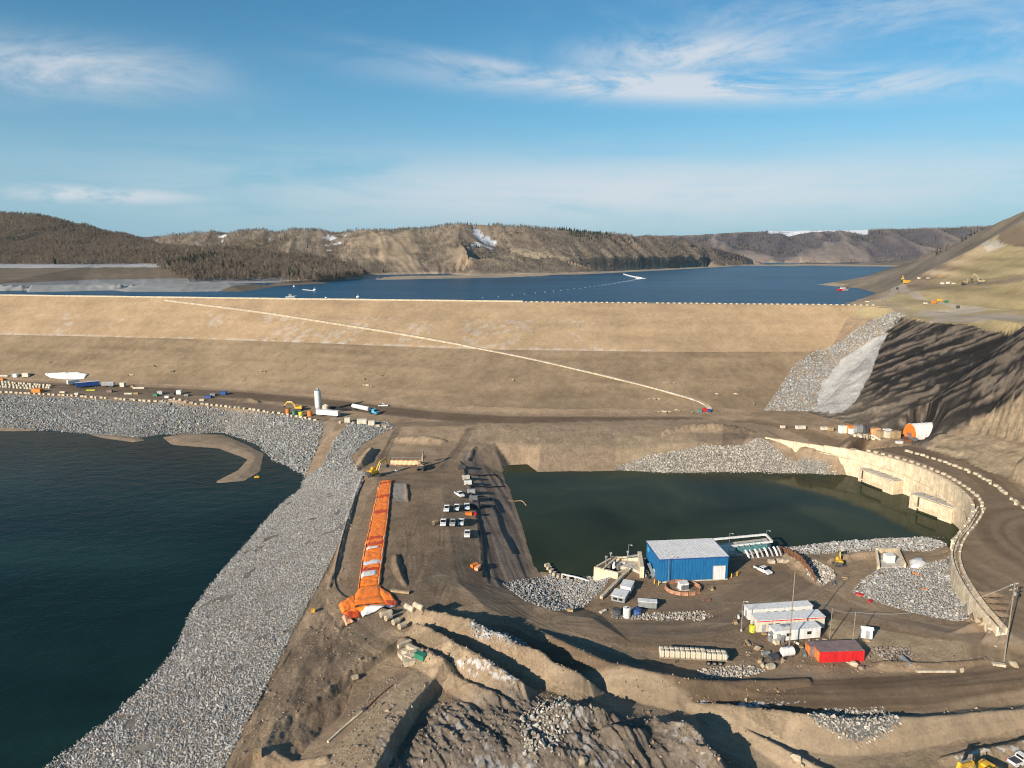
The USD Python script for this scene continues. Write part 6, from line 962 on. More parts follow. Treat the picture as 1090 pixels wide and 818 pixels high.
crate('bright red crate at the foot of the dam access path', 750, 438.5, (2.6, 1.8, 1.6), 'red_paint', .2); crate('teal crate left of the red one at the foot of the dam access path', 745, 439, (2.0, 1.6, 1.3), 'teal_paint', .1); crate('blue crate right of the red one at the foot of the dam access path', 754.5, 439, (2.0, 1.6, 1.4), 'blue_paint', .3)
# ------------------------------------------------------------------ the orange covered strip
LOs, ROs = smoothline(line([(404.5, 512), (396, 548), (388.5, 580), (383.5, 605), (381, 625)], .5), 2), smoothline(line([(417, 510), (413.5, 545), (410, 575), (406.5, 600), (404, 622)], .5), 2)
strip_t = thing('tarp_strip', 'long strip of ground covered with orange tarpaulins laid crosswise, flaring at its near end', 'tarpaulins')
def rail_at(p, f): d = np.r_[0, np.cumsum(np.linalg.norm(np.diff(p[:, :2], axis=0), axis=1))]; return np.array([np.interp(f * d[-1], d, p[:, k]) for k in (0, 1)])
r = np.random.default_rng(17); NP = 40
def tarp_patch(a, b, c, d, m, seed, lift=.3, nu=14, nv=6, amp=.3, name='tarpaulin'):
    """one tarpaulin between four plan corners, puckered, edges down"""
    uu, vv = np.meshgrid(np.linspace(0, 1, nu), np.linspace(0, 1, nv)); P_ = (1 - uu)[..., None] * ((1 - vv)[..., None] * a + vv[..., None] * d) + uu[..., None] * ((1 - vv)[..., None] * b + vv[..., None] * c); x, y = P_[..., 0].ravel(), P_[..., 1].ravel(); x = x + .25 * (fbm2(x, y, 1.3, 2, seed) - .5); e = np.minimum(1, np.minimum(uu, 1 - uu).ravel() * 7); z = zg(x, y) + lift * (.25 + .75 * e) + amp * (fbm2(x, y, .9, 3, seed + 1) - .5) + .16 * np.sin(vv.ravel() * math.pi) + .004 * (seed % 9)
    ix = np.arange(nu * nv).reshape(nv, nu); f = np.stack([ix[:-1, :-1], ix[:-1, 1:], ix[1:, 1:], ix[1:, :-1]], -1).reshape(-1, 4); v = np.column_stack([x, y, z]); q = v[f[0]]; f = f if np.cross(q[1] - q[0], q[2] - q[0])[2] > 0 else f[:, ::-1]; return obj(name, (v, f), m, strip_t, True)
for k in range(NP):
    f0, f1 = k / NP - .006, (k + 1) / NP + .008; a, b, c, d = rail_at(LOs, max(f0, 0)), rail_at(ROs, max(f0, 0)), rail_at(ROs, min(f1, 1)), rail_at(LOs, min(f1, 1)); j = r.uniform(-.35, .35, 4); mm = M['tarp']
    if k == 33: mm = M['tarp_white']
    elif k in (25, 27) or r.random() < .05: mm = M['tarp_red']
    tarp_patch(a + [j[0], 0], b + [j[1], 0], c + [j[2], 0], d + [j[3], 0], mm, 200 + k, .45, 18, 7, .55)
for f0, f1, u0, u1 in ((.715, .73, .1, .8), (.90, .935, .05, .85)):
    a, b, c, d = rail_at(LOs, f0), rail_at(ROs, f0 + .006), rail_at(ROs, f1), rail_at(LOs, f1 + .008); tarp_patch(a + (b - a) * u0, a + (b - a) * u1, d + (c - d) * u1, d + (c - d) * u0, M['tarp_white'], 600 + int(f0 * 100), .75, 14, 6, .35, 'white_patch')
for s_, rail in ((-1, LOs), (1, ROs)):
    for k in range(15):
        a, b = rail_at(rail, k / 15), rail_at(rail, (k + 1.03) / 15); tarp_patch(a, a + [s_ * -r.uniform(.2, .6), 0], b + [s_ * -r.uniform(.3, .9), 0], b, M['tarp_pale' if (k * 7 + (s_ > 0) * 3) % 5 < 3 else 'tarp'], 300 + k + (s_ > 0) * 20, .5, 4, 5, .25, 'pale_edge')
for k, (q, mm) in enumerate((([(381, 626), (405, 622), (408, 634), (375, 638)], 'tarp'), ([(375, 638), (408, 634), (415, 641), (368, 646)], 'tarp'), ([(360, 641), (378, 632), (380, 647), (364, 651)], 'tarp'), ([(402, 624), (417, 633), (422, 640), (408, 640)], 'tarp'), ([(364, 650), (415, 641), (418, 646), (368, 656)], 'tarp'), ([(383, 652), (421, 642), (421, 646), (386, 657)], 'tarp_white'), ([(364, 654), (384, 651), (384, 657), (370, 659)], 'tarp_red'), ([(363, 655), (374, 658), (378, 662), (368, 665)], 'tarp_pale'), ([(408, 640), (424, 639), (423, 646), (412, 645)], 'tarp_red'))):
    a, b, c, d = [W(*s, .5)[:2] for s in q]; tarp_patch(a, b, c, d, M[mm], 400 + k, .55, 18, 9, .55)
fa, fbb, fc, fd = [W(*q, .3) for q in ((418, 488), (448, 487), (447, 491.5), (418, 491))]
t = thing('orange_sheet', 'short bright orange sheet hung over a low frame between the two yard excavators', 'sheet'); A, B = W(416, 491, 0), W(448, 491.5, 0); ang = head(A, B); L = np.linalg.norm((B - A)[:2]); nrm = np.array([-math.sin(ang), math.cos(ang), 0])
xs2 = np.linspace(0, 1, 24); prof = [(-.6, .05), (-.25, 1.1), (.2, 1.25), (.9, .9), (1.5, .15)]; v = np.array([A + (B - A) * s + nrm * (o * 1.2) + [0, 0, z * 1.5 + .15 * math.sin(s * 40 + o)] for s in xs2 for o, z in prof]); ix = np.arange(len(v)).reshape(24, 5); f = np.stack([ix[:-1, :-1], ix[1:, :-1], ix[1:, 1:], ix[:-1, 1:]], -1).reshape(-1, 4); v[:, 2] += float(zg(A[0], A[1])) ; obj('sheeting', (v, f), M['tarp_pale'], t, True); obj('frame', cat(*[bar(A + (B - A) * s, A + (B - A) * s + [0, 0, 1.9], .06, 6) for s in (.05, .35, .65, .95)], bar(A + [0, 0, 1.75], B + [0, 0, 1.75], .06, 6)), M['galvanised'], t)
p = W(421, 498, 0); t = thing('steel_frame', 'white upright steel frame between the excavator and the short orange sheet', 'frame', (p[0], p[1], float(zg(p[0], p[1])))); obj('post', bar((0, 0, 0), (0, 0, 3.2), .12), M['white_paint'], t); obj('foot', box(2.4, .3, .25, (0, 0, .12)), M['white_paint'], t); obj('cross_beam', beam((-2.2, 1.2, 3.1), (.2, 0, 3.1), .2, .2), M['galvanised'], t)
# dark hose along the left of the strip, pipes in the foreground
hz_ = thing('hose', 'black hose snaking from the excavator down to the flared end of the orange strip', 'hose'); obj('hose_line', tube(ground_line([(388, 512), (378, 530), (368, 560), (360, 590), (356, 612), (357, 625), (364, 634), (372, 638)], 1.5, .12), .17, 6), M['pipe_black'], hz_)
ps_ = thing('pipeline', 'pale pipe with a coupling lying beside the ramp at the bottom', 'pipe'); pp_ = ground_line([(349, 791), (370, 772), (388, 757), (402, 743), (418, 730)], 1.0, .2); obj('pipe', tube(pp_[:len(pp_) // 2], .26, 8), M['pale_concrete'], ps_); obj('thin_pipe', tube(pp_[len(pp_) // 2 - 1:], .14, 8), M['rust'], ps_); mid = pp_[len(pp_) // 2]; obj('coupling', box(.9, .9, .6, mid, .6, bev=.1), M['dark_grey'], ps_)
def beam_thing(name, label, cat_, a, b, w, h, m, lift=0.0):
    A, B = G(*a), G(*b); t = thing(name, label, cat_, (*((A + B) / 2)[:2], float(((A + B) / 2)[2])), head(A, B)); L = np.linalg.norm(B - A); obj('beam', box(L, w, h, (0, 0, h / 2 + .12), bev=.03), M[m], t); obj('skid', cat(box(.2, w * 1.3, .13, (-L * .35, 0, .065)), box(.2, w * 1.3, .13, (L * .35, 0, .065))), M['dark_grey'], t); return t
beam_thing('timber_beam', 'pale timber beam lying right of the flared end of the orange strip', 'beam', (416.5, 630), (436, 632.5), .9, .6, 'timber'); beam_thing('concrete_beam', 'long pale concrete beam lying between the pond riprap and the low units', 'beam', (640, 638.5), (666, 612), .9, .9, 'block_concrete'); beam_thing('concrete_beam', 'long pale beam lying along the top edge of the foreground road', 'beam', (975, 717), (1017, 715.5), .6, .5, 'block_concrete'); beam_thing('concrete_beam', 'short pale slab near the foot of the right-hand power pole', 'beam', (1056, 708.5), (1070, 710), 1.0, .6, 'block_concrete'); beam_thing('culvert_pipe', 'short pale pipe lying among rubble right of the red container', 'pipe', (959, 702.5), (970, 709), .7, .7, 'galvanised'); 
for k, (px, py, L_, rz_, lb) in enumerate(((411, 656, 3.0, 35, 'pale cylinder farthest left in the row below the orange strip'), (413.5, 660, 1.7, 45, 'pale drum second from the left in the row below the orange strip'), (421.5, 664.5, 1.7, 45, 'pale drum third from the left in the row below the orange strip'), (428, 669, 1.7, 45, 'pale drum rightmost in the row below the orange strip'), (436.5, 650, 3.2, -40, 'pale cylinder before the dark bank shadow, the left of the pair'), (446, 648.5, 3.2, -40, 'pale cylinder before the dark bank shadow, the right of the pair'))):
    p = G(px, py); t = thing('concrete_cylinder', lb, 'cylinder', p, math.radians(rz_)); obj('shell', cyl(.72, L_, (0, 0, .7), 'x', 16), M['block_concrete'], t, 40); obj('end_cap', cyl(.4, L_ + .06, (0, 0, .7), 'x', 12), M['timber'], t)
for k, (px, py, s, rz_, lb) in enumerate(((430.5, 688, (3.4, .9, .8), 40, 'long pale block uppermost in the jumble of blocks below the orange strip'), (440, 693, (3.6, .9, .8), -35, 'long pale block slanting right in the jumble of blocks'), (428, 701, (2.4, 1.1, 1.0), -55, 'pale block at the left of the jumble of blocks'), (432, 697, (1.6, 1.2, 1.0), -30, 'small pale block in the middle of the jumble of blocks'), (437, 703, (2.2, 1.8, 1.2), -35, 'large pale block in the middle of the jumble of blocks'), (436, 708, (2.6, 1.8, 1.2), 15, 'large pale block lowest in the jumble of blocks'), (440, 699, (1.6, 1.3, 1.1), 20, 'squarish pale block on the right of the jumble of blocks'))):
    crate(lb, px, py, s, 'block_concrete', math.radians(rz_), 'precast_block', 'concrete block')
crate('dark green box at the right of the jumble of pale blocks', 448, 702, (2.6, 1.4, 1.2), 'green_paint', math.radians(-35)); crate('brown crate alone on the lower left end of the foreground bank', 274, 806, (1.5, 1.3, 1.1), 'timber', .4); crate('small yellow box between the riprap and the flared orange end', 333.5, 652, (.9, .8, .8), 'yellow_paint', .3); crate('pale stone-topped box beside the ramp at the bottom', 378, 723, (1.3, .8, .6), 'block_concrete', .5)
# ------------------------------------------------------------------ pumps at the striped slope
def pump(label, px, py, rz, m, s=1.0):
    p = G(px, py); t = thing('pump_unit', label, 'pump', p, rz, None, (s, s, s)); obj('housing', box(3.2, 1.5, 1.6, (0, 0, 1.1), bev=.1), M[m], t); obj('skid', box(3.8, 1.6, .25, (0, 0, .15)), M['dark_grey'], t); obj('exhaust', bar((-.9, .3, 1.8), (-.9, .3, 2.7), .08), M['galvanised'], t); obj('pump_head', cyl(.5, .8, (2.0, 0, .8), 'x', 14), M['pipe_black'], t); obj('grille', box(.05, 1.1, 1.0, (-1.63, 0, 1.1)), M['dark_grey'], t); wheel(t, -.6, .85, .36, .2); wheel(t, -.6, -.85, .36, .2); return t
for a in ((492, 499.5, .2, 'dark_grey', 'dark pump farthest up the edge of the striped slope'), (496, 511, .4, 'cream_paint', 'cream pump at the edge of the striped slope, behind the dark ones'), (498, 516.5, .3, 'white_paint', 'white pump just behind the dark pumps'), (501.5, 526, .2, 'grey_paint', 'grey pump beside the lone white pickup'), (504, 533, .1, 'steel_grey', 'blue-grey pump lowest in the row at the slope edge'), (505, 540, .1, 'dark_grey', 'dark pump next to the orange barrels')): pump(a[4], a[0], a[1], a[2], a[3], 1.0)
for k, (pts, lb) in enumerate((([(497, 505), (508, 507), (520, 506), (530, 507)], 'black hose farthest up the striped slope'), ([(501, 518), (512, 519), (525, 519), (537, 518.5)], 'black hose running straight across the striped slope to the pond'), ([(504, 530), (514, 529), (522, 531), (527, 536), (531, 546)], 'black hose curling down the striped slope'), ([(507, 541), (517, 539), (525, 541), (530, 552), (533, 566), (541, 580), (546, 590)], 'long black hose running down the striped slope'), ([(490, 492), (493, 496), (496, 508), (501, 520), (506, 540), (513, 575), (515, 600), (513, 615)], 'black hose along the top edge of the striped slope'), ([(541, 533.5), (548, 534.5), (556, 537), (560, 543)], 'pale hose bending into the pond off the striped slope'))):
    t = thing('hose', lb, 'hose'); g = ground_line(pts, 1.2, .2); g[:, 2] = np.maximum(g[:, 2], Z_POND + .12); obj('hose_line', tube(g, .3 if k < 5 else .22, 6), M['pipe_black'] if k < 5 else M['timber'], t)
for k, (px, py, m, lb) in enumerate(((499, 548.5, 'orange_paint', 'orange barrier stack below the dark pumps, the left one'), (503.5, 549, 'red_paint', 'dark orange barrier stack below the dark pumps, the right one'), (505, 604, 'orange_paint', 'orange bundle alone in the yard left of the striped slope'), (508.5, 606.5, 'tarp_pale', 'faded orange bundle beside the brighter one left of the striped slope'))): crate(lb, px, py, (2.4, 1.2, .9), m, .4 * k, 'barrier_bundle', 'barrier bundle')
for px, py, lb in ((463.5, 558.5, 'sandy light tower left of the front row of pickups'),): pump(lb, px, py, 1.0, 'timber', .7)
# ------------------------------------------------------------------ poles and wires
def pole(label, base, top, arms=1, r_=.17, guy=None):
    p = G(*base); h = zat(p, top) - p[2]; t = thing('utility_pole', label, 'utility pole', (p[0], p[1], p[2] - .2), .35); obj('pole', cyl(r_, h + .2, (0, 0, h / 2), n=10, r2=r_ * .6), M['weathered_pole'], t)
    for k in range(arms):
        z = h - .5 - 1.2 * k; obj('cross_arm', box(2.6, .13, .16, (0, .12, z)), M['weathered_pole'], t); [obj('insulator', cyl(.06, .22, (x, .12, z + .2), n=8), M['lamp_white'], t) for x in (-1.15, -.6, .6, 1.15)]
    obj('transformer', cyl(.28, .8, (.35, -.1, h - 2.6), n=12), M['grey_paint'], t) if arms else None; return np.array([p[0], p[1], p[2] + h])
Q1 = pole('tall utility pole in front of the white offices', (839.5, 694), 608, 0, .16); Q2 = pole('utility pole between the front office and the red container', (883, 681), 647, 0, .14); Q3 = pole('utility pole rising behind the red container', (907, 690), 651, 0, .14); Q4 = pole('tall utility pole with cross arms on the right beside the loop road', (1068.5, 704.5), 620, 2, .18)
obj_ = lambda a, b, sag: np.array([a + (b - a) * s - [0, 0, sag * 4 * s * (1 - s)] for s in np.linspace(0, 1, 14)])
wr = thing('power_lines', 'thin pale wires strung from the cross-armed pole toward the offices', 'wires'); off = W(1010, 640, 14.0)
for k in (-1.1, 0, 1.1): obj('wire', tube(obj_(Q4 + [k * .9, k * .35, -.3], Q3 + [k * .2, 0, -.2], 3.0), .016, 4), M['galvanised'], wr)
obj('wire', tube(obj_(Q3 + [0, 0, -.2], Q2 + [0, 0, -.2], .6), .025, 4), M['galvanised'], wr); obj('wire', tube(obj_(Q2 + [0, 0, -.2], Q1 + [0, 0, -4], .8), .025, 4), M['galvanised'], wr); t = thing('guy_wire', 'guy wire slanting from the cross-armed pole to the ground at its left', 'wire'); gpt = G(1060, 688); obj('wire', bar(Q4 + [0, 0, -2.5], gpt, .035, 5), M['galvanised'], t); obj('anchor', box(.5, .5, .3, gpt), M['grey_concrete'], t)
# boulders set down singly
for k, (px, py, s, lb) in enumerate(((806, 692, 2.2, 'pale boulder alone left of the white tank'), (833, 705, 1.8, 'boulder at the left foot of the white tank'), (827, 699, 1.3, 'small boulder beside the dark scrap left of the white tank'), (909, 709, 2.3, 'pale boulder before the right half of the red container'), (917, 713, 2.2, 'pale boulder lowest in front of the red container'), (862, 684.5, 1.7, 'boulder leftmost before the front office'), (871, 684, 1.6, 'boulder in the middle before the front office'), (878, 683.5, 1.8, 'boulder rightmost before the front office'), (1024, 715, 1.8, 'boulder above the foreground road near the pole'), (1079, 709, 2.8, 'broad pale boulder right of the cross-armed pole'), (1040, 662, 1.9, 'pale boulder at the lower end of the parapet, the upper of three'), (1047, 666, 2.0, 'pale boulder at the lower end of the parapet, the middle of three'), (1053, 671, 2.2, 'pale boulder at the lower end of the parapet, the lowest of three'), (847, 809, 3.0, 'pale boulder on the bank at the bottom right of the knoll'), (843, 812, 1.8, 'smaller stone beside the bottom pale boulder'), (620, 812, 2.6, 'snow-capped pale rock at the bottom of the knoll'), (812, 710, 1.7, 'boulder at the right end of the snowy stone strip'), (866, 480, 2.0, 'stone on the road edge above the outlet wall'))):
    p = G(px, py); t = thing('boulder', lb, 'boulder', p, k * .9, None, (s, s * .8, s * .75)); m_ = rock_mesh(700 + k, 26, .9).subdivide(); v = m_.vertices; m_.vertices = v * (1 + .1 * (meshkit.noise(v * 5 + k, k) - .5))[:, None]; m_.apply_translation((0, 0, .25)); obj('stone', m_, M['boulder'], t); obj('chip', (lambda q: (q.apply_scale(.35), q.apply_translation((.55, -.3, .1)), q)[2])(rock_mesh(760 + k)), M['boulder'], t)
for k, (px, py, m, s, lb) in enumerate(((823, 703, 'dark_grey', (2.2, 1.4, 1.2), 'dark scrap box left of the white tank'), (820, 712, 'block_concrete', (2, 1, .8), 'pale low block under the white tank'), (831, 684, 'galvanised', (1.2, 1.0, 1.6), 'small grey cabinet at the corner of the front office'), (826, 686, 'bag_fabric', (1.3, 1.2, .9), 'pale pallet at the corner of the front office'))): crate(lb, px, py, s, m, .3)
r = np.random.default_rng(77)
for k, (px, py, m) in enumerate(((796, 686, 'timber'), (815, 697, 'galvanised'), (809, 705, 'timber'), (838, 688, 'dark_grey'), (848, 686, 'cream_paint'), (852, 690, 'timber'), (856, 697, 'steel_grey'), (786, 658, 'white_paint'), (783, 664, 'timber'), (792, 652, 'galvanised'), (642, 652, 'cream_paint'), (607, 651, 'timber'), (640, 612, 'galvanised'), (690, 616, 'dark_grey'), (758, 628, 'timber'), (752, 640, 'rust'), (888, 622, 'steel_grey'), (899, 616, 'timber'), (938, 612, 'rust'), (975, 612, 'orange_paint'), (984, 628, 'orange_paint'), (915, 634, 'red_paint'), (926, 641, 'red_paint'))):
    p = G(px, py); L_ = r.uniform(1.0, 2.6); t = thing('scrap_piece', f'small piece of site scrap, the {ordinal(k + 1)} counting from the offices outward', 'scrap', p, r.uniform(0, 3), 'scrap about the yard'); obj('piece', box(L_, r.uniform(.4, 1.0), r.uniform(.25, .8), (0, 0, .35), bev=.05), M[m], t); obj('offcut', box(L_ * .7, .16, .14, (.1, .75, .1), rz=r.uniform(-.6, .6)), M['timber'], t); obj('offcut', box(L_ * .8, .14, .12, (-.1, -.7, .1), rz=r.uniform(-.6, .6)), M['galvanised'], t)
# concrete bay and stores in the rock yard
t = thing('concrete_bay', 'pale concrete bay with low side walls among the riprap beside the pond', 'concrete bay'); A = W(934, 605, -4.4); 
for a, b in (((932.5, 590), (935, 607)), ((956, 590), (963, 605)), ((933, 588.5), (957, 588.5))): P1, P2 = G(*a), G(*b); obj('bay_wall', beam(P1 + [0, 0, .7], P2 + [0, 0, .7], .6, 1.6), M['pale_concrete'], t)
obj('bay_floor', (lambda q: q)(trimesh.creation.extrude_polygon(Polygon([tuple(G(*q)[:2]) for q in ((933, 606), (962, 604), (956, 590), (934, 590))]), .5, engine='earcut').apply_translation((0, 0, float(G(945, 600)[2]) - .1))), M['grey_concrete'], t)
crate('white-blue machine box standing inside the concrete bay', 946, 599, (2.6, 2.4, 2.4), 'white_paint', .1); sheet_cover('white sheet over a heap right of the concrete bay', [(968, 597), (980, 594.5), (986, 600), (980, 606), (970, 605)], 'tarp_white', 9, 1.0, .6)
# ------------------------------------------------------------------ tent and stores under the cutting
Pt0 = G(963, 466); hT = zat(Pt0, 451.5) - Pt0[2]; t = thing('storage_tent', 'white arched fabric tent with bright orange end under the dark cutting', 'tent', (Pt0[0] + 2.2, Pt0[1], Pt0[2]), math.radians(12)); rT = hT * .62; ng = 15; LT = 19.0; aa = np.linspace(0, math.pi, ng)
arc = np.column_stack([rT * np.cos(aa), hT * np.sin(aa) ** .8]); v = np.array([[x, y, z] for x in np.linspace(0, LT, 9) for y, z in arc]); ix = np.arange(9 * ng).reshape(9, ng); f = np.stack([ix[:-1, :-1], ix[1:, :-1], ix[1:, 1:], ix[:-1, 1:]], -1).reshape(-1, 4); obj('cover', (v, f), M['tent_white'], t, True)
for x in np.linspace(.1, LT, 9): obj('rib', tube(np.array([[x, y * 1.01, z * 1.01 + .02] for y, z in arc]), .08, 5), M['tent_white'], t)
e = trimesh.creation.extrude_polygon(Polygon(arc), .1, engine='earcut'); e.apply_transform(np.array([[0, 0, 1, -.1], [1, 0, 0, 0], [0, 1, 0, 0], [0, 0, 0, 1.]])); obj('end_panel', e, M['tent_orange'], t); obj('door', box(.08, rT * .7, hT * .35, (-.14, 0, hT * .175)), M['container_roof'], t)
ST = [(896.5, 461.5, (3.4, 2.6, 3.6), 'white_paint', 'tall white-blue store box left of the tent stores, the left one'), (904.5, 461.5, (3.2, 2.4, 3.8), 'orange_paint', 'store box with orange top left of the tent stores'), (907, 462.5, (3.2, 2.2, 2.6), 'white_paint', 'white store box before the orange-topped one'), (914, 460.5, (4.5, 2.4, 3.2), 'galvanised', 'grey-brown store box behind the crates'), (921, 461, (2.6, 2.2, 3.2), 'dark_grey', 'dark store box behind the crates'), (931, 463, (4.6, 2.4, 3), 'tarp_pale', 'pinkish store box behind the crates'), (938, 466, (4.2, 3, 3.2), 'timber', 'large tan crate near the tent, the left one'), (945, 466.5, (3.2, 2.4, 3.0), 'cream_paint', 'cream crate between the two tan crates'), (953, 467, (4.0, 2.6, 3.4), 'timber', 'large tan crate nearest the tent'), (944, 462, (3.6, 2.0, 2.2), 'white_paint', 'white crate behind the cream one'), (852, 457, (5, 2, 1.6), 'cream_paint', 'long cream box alone beside the toe road'), (877, 458, (3, 2, 1.4), 'cream_paint', 'small cream box beside the toe road'), (884, 459, (2.6, 2, 1.8), 'timber', 'small tan box beside the toe road'), (833, 456, (2.2, 1.6, 1.2), 'bag_fabric', 'pale pallet leftmost beside the toe road'), (965, 471, (4, 2, 1.2), 'rust', 'rust-red bundle before the tent door'), (972, 470, (3, 2, 1.6), 'steel_grey', 'grey bundle before the tent side'), (957, 472.5, (3, 1.6, 1.0), 'white_paint', 'low white bundle before the tent')]
for k, (px, py, s, m, lb) in enumerate(ST): crate(lb, px, py, s, m if m in M else 'orange_paint', .15, 'store_box', 'store box')
r = np.random.default_rng(29)
for k in range(34):
    f = r.random(); px, py = 909 + 26 * f + r.uniform(-2, 2), 465 + 2.5 * f + r.uniform(-1.6, 1.8); bag(G(px, py), r.uniform(0, 3), 'pale bag in the clutter of bags before the tent stores', 'bags before the tent stores', tuple(np.array([1.1, 1.1, 1.0]) * r.uniform(.7, 1.3)))
# ------------------------------------------------------------------ lake: boom, buoys, boats, shore machinery
def buoy(label, p, s=1.0, group=None, m='buoy_white'):
    key = 'buoy' + m
    if key in PROTO: return copy_of(PROTO[key], label, p, 0, group, (s, s, s))
    t = PROTO[key] = thing('buoy', label, 'buoy', p, 0, group, (s, s, s)); b_ = trimesh.creation.icosphere(2, .6); b_.apply_scale((1.1, 1.1, .8)); b_.apply_translation((0, 0, .25)); obj('float', b_, M[m], t, True); obj('mast', cyl(.07, .9, (0, 0, 1.0), n=8), M['galvanised'], t); return t
bl = smoothline(line([(489, 320), (535, 315.5), (575, 312), (620, 307), (655, 302), (684, 296.8)], Z_LAKE), 2); bd = np.r_[0, np.cumsum(np.linalg.norm(np.diff(bl, axis=0), axis=1))]; nb = 34
for k in range(nb): s = bd[-1] * (k / (nb - 1)) ** .8; P_ = [np.interp(s, bd, bl[:, j]) for j in (0, 1)]; buoy(f'{ordinal(k + 1)} float from the dam end of the dotted boom line on the lake', (*P_, Z_LAKE - .1), .75 + .5 * (k / nb), 'floats of the lake boom')
t = thing('boom_line', 'thin cable joining the floats of the lake boom', 'boom'); obj('cable', tube(dense(bl, 12) + [0, 0, .1], .12, 5), M['galvanised'], t)
t = thing('floating_boom', 'thick white floating boom at the far end of the dotted line', 'boom'); q = dense(smoothline(line([(664, 292.5), (671, 294.6), (679, 296.2), (685, 296.6), (682, 297.2)], Z_LAKE), 2), 6); obj('float_tube', tube(q + [0, 0, .5], 1.5, 8), M['buoy_white'], t); obj('end_raft', box(14, 9, 1.2, q[-1] + [0, 0, .5], .4, bev=.2), M['buoy_white'], t)
for k, (px, py, s, lb) in enumerate(((313, 305.5, 2.2, 'white marker buoy leftmost on the lake behind the dam'), (335, 309.5, 3.0, 'white marker buoy second from the left on the lake behind the dam'), (381, 317, 2.6, 'white marker buoy nearest the dam crest'), (347, 317.5, 1.6, 'small marker buoy low beside the dam crest'))): buoy(lb, (*W(px, py, Z_LAKE)[:2], Z_LAKE - .1), s)
t = thing('float_line', 'thin pale float line between the two left marker buoys', 'float line'); obj('line', tube(dense(smoothline(line([(322, 308.8), (328, 309.2), (335, 309.6)], Z_LAKE), 1), 6) + [0, 0, .15], .35, 6), M['buoy_white'], t)
def boat(label, px, py, rz, m, s=1.0):
    p = W(px, py, Z_LAKE); t = thing('work_boat', label, 'boat', (p[0], p[1], Z_LAKE - .3), rz, None, (s, s, s)); hull = trimesh.convex.convex_hull(np.array([[-4, -1.2, 0], [-4, 1.2, 0], [3, -1, 0], [3, 1, 0], [-4.2, -1.5, 1.4], [-4.2, 1.5, 1.4], [2.6, -1.5, 1.6], [2.6, 1.5, 1.6], [4.6, 0, 1.9], [4.0, 0, .2]])); obj('hull', hull, M[m], t); obj('cabin', box(2.2, 1.9, 1.5, (-.6, 0, 2.2), bev=.1), M['white_paint'], t); obj('windows', box(2.24, 1.94, .5, (-.6, 0, 2.4)), M['glass_dark'], t); obj('mast', bar((-1, 0, 2.9), (-1, 0, 4.6), .05), M['galvanised'], t)
boat('red-hulled work boat by the right shore of the lake', 896.5, 309.5, .2, 'red_paint', 1.4); boat('pale work boat beside the red-hulled one at the right shore', 899, 309.5, .1, 'grey_paint', 1.3); boat('white boat floating at the dam crest by the marker buoys', 310, 317.2, .4, 'white_paint', 1.2)
for k, (px, py, m, s, lb) in enumerate(((965, 301.5, 'yellow_paint', (9, 4, 3.4), 'yellow screening plant on the hillside bench above the lake'), (978, 297.5, 'cream_paint', (3, 2.4, 2.4), 'cream hut right of the yellow plant on the hillside'), (988, 297, 'bag_fabric', (4, 2, 1.4), 'low pale stack on the hillside bench'), (1003, 303, 'white_paint', (3.4, 2.4, 2.0), 'white box leftmost in the row on the hillside bench'), (1009, 302.5, 'white_paint', (3.4, 2.4, 2.2), 'white box second in the row on the hillside bench'), (1015, 303, 'cream_paint', (3.8, 2.2, 1.6), 'cream box third in the row on the hillside bench'), (1000, 295.5, 'orange_paint', (3.0, 1.6, 1.2), 'orange crate above the row on the hillside'), (994, 323.5, 'orange_paint', (3.4, 2.4, 2.6), 'orange-red box beside the road above the cutting'), (1000, 321, 'yellow_paint', (4.4, 2.4, 2.4), 'yellow box beside the road above the cutting'), (1007, 322.5, 'green_paint', (4.4, 2.2, 2.0), 'green box beside the road above the cutting'), (1019.5, 328.5, 'dark_grey', (2.4, 2, 2.4), 'dark box alone on the road above the cutting'), (955, 308.5, 'dark_grey', (2.6, 2, 2.6), 'dark box on the hairpin above the dam end'), (985, 324, 'cream_paint', (3, 2, 1.4), 'pale pallet on the road above the cutting'), (923, 322, 'cream_paint', (4, 2, 1.2), 'pale pallet at the right end of the dam crest'), (936, 322, 'timber', (3, 2, 1.4), 'tan pallet at the right end of the dam crest'), (946, 321, 'timber', (3, 2, 1.6), 'tan crate by the road at the dam end'))): crate(lb, px, py, tuple(np.array(s) * .68), m, .2, 'site_box', 'site box')
excavator('small yellow excavator on the hillside bench, arm raised, the left one', on(1027, 303.5), .3, 0, 'timber', (60, -50, 10), 1.0); excavator('small yellow excavator on the hillside bench, arm raised, the right one', on(1044, 302), 2.6, 0, 'timber', (55, -60, 10), 1.1); excavator('yellow excavator beside the yellow screening plant', on(961, 300), 1.2, 0, pose=(35, -50, 10), s=1.1)
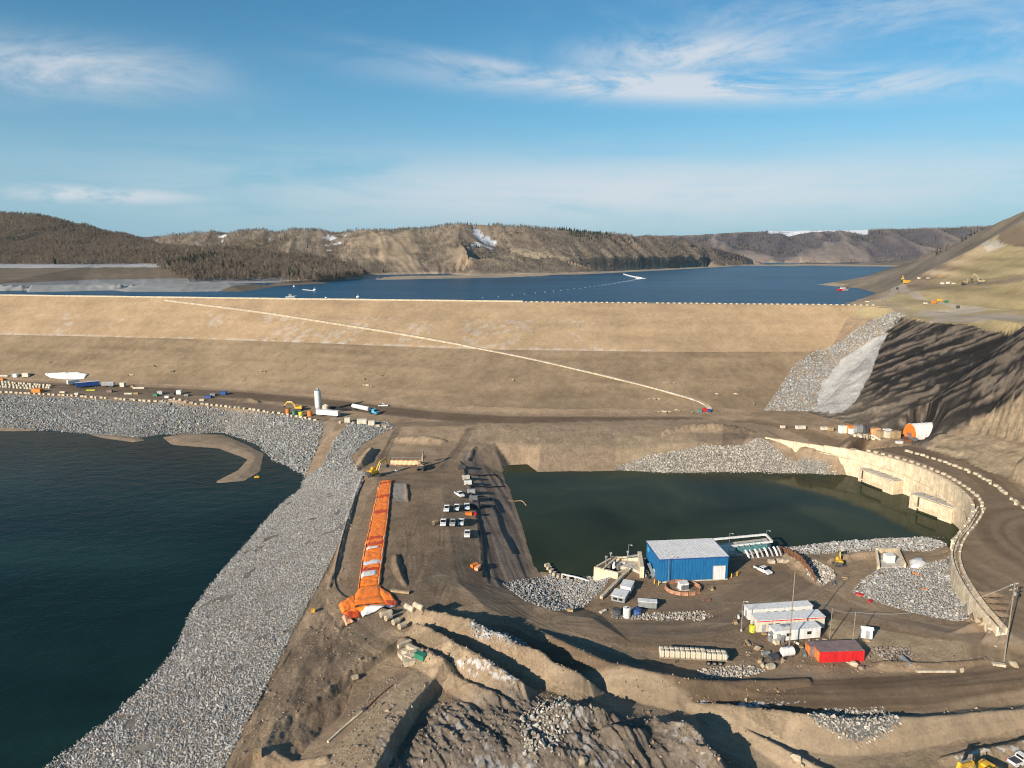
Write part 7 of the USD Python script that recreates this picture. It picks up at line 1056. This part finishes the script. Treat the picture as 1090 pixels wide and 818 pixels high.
p = G(280, 302.5) if False else D(281, 301, 975); t = thing('shore_hut', 'small white hut on the low point beside the lake', 'hut', (p[0], p[1], float(zg(p[0], p[1])) - .2), .2); obj('walls', box(7, 5, 4, (0, 0, 2)), M['white_paint'], t); obj('roof', prism([(-4, 4), (4, 4), (0, 6)], 5.6), M['galvanised'], t); obj('door', box(1.2, .1, 2.2, (1, -2.55, 1.1)), M['dark_grey'], t)
p = W(273.5, 508.5, Z_RIVER); t = thing('yellow_float', 'small yellow float in the river beside the sand bar', 'float', (p[0], p[1], Z_RIVER), .3); obj('hull', box(2.2, 1.4, .7, (0, 0, .25), bev=.15), M['yellow_paint'], t); obj('mast', cyl(.06, 1.0, (0, 0, 1.0), n=8), M['galvanised'], t)
# conifers that stand out on the right skyline
r = np.random.default_rng(43)
def pine(label, p, h, k, group):
    t = thing('pine_tree', label, 'tree', (p[0], p[1], float(zg(p[0], p[1])) - .3), k, group, (h, h, h)); obj('trunk', cyl(.02, .95, (0, 0, .47), n=6, r2=.004), M['bark'], t); rr = np.random.default_rng(k); parts = []
    for j in range(90):
        z = .15 + .82 * rr.random() ** .9; L_ = .2 * (1.05 - z) + .02; a = rr.uniform(0, 6.28); d_ = np.array([math.cos(a), math.sin(a), -.25]); s_ = np.array([-d_[1], d_[0], 0]) * L_ * .28; o = np.array([0, 0, z]); parts.append(trimesh.Trimesh([o, o + d_ * L_ * .6 + s_, o + d_ * L_, o + d_ * L_ * .6 - s_], [[0, 1, 2], [0, 2, 3]], process=False))
    obj('crown', cat(*parts), M['needles'], t)
for k, (px, py, dd, h) in enumerate(((997, 270, 760, 14), (1001, 268, 760, 11), (1028, 253, 720, 9), (1033, 251, 715, 11), (1037, 249, 712, 9), (1040, 248, 708, 8), (1007, 266, 740, 8), (1024, 256, 725, 8))): q = D(px, py, dd); pine(f'{ordinal(1 + sum(u < px for u in (997, 1001, 1028, 1033, 1037, 1040, 1007, 1024)))} dark conifer from the left on the skyline of the right hillside', q, h, 50 + k, 'conifers on the right skyline')

# ------------------------------------------------------------------ the air over the valley
hz = trimesh.creation.box((18600, 18600, 460)); hz.apply_translation((0, 0, 208)); tag(usdkit.mesh(stage, free('/World', 'haze'), hz, usdkit.material(stage, '/World/Looks/valley_air', {'v': ('principled_volume', {'color': (.72, .84, 1.0), 'density': 2.0e-5, 'anisotropy': .3})}, [], volume='v.volume')), kind='stuff')
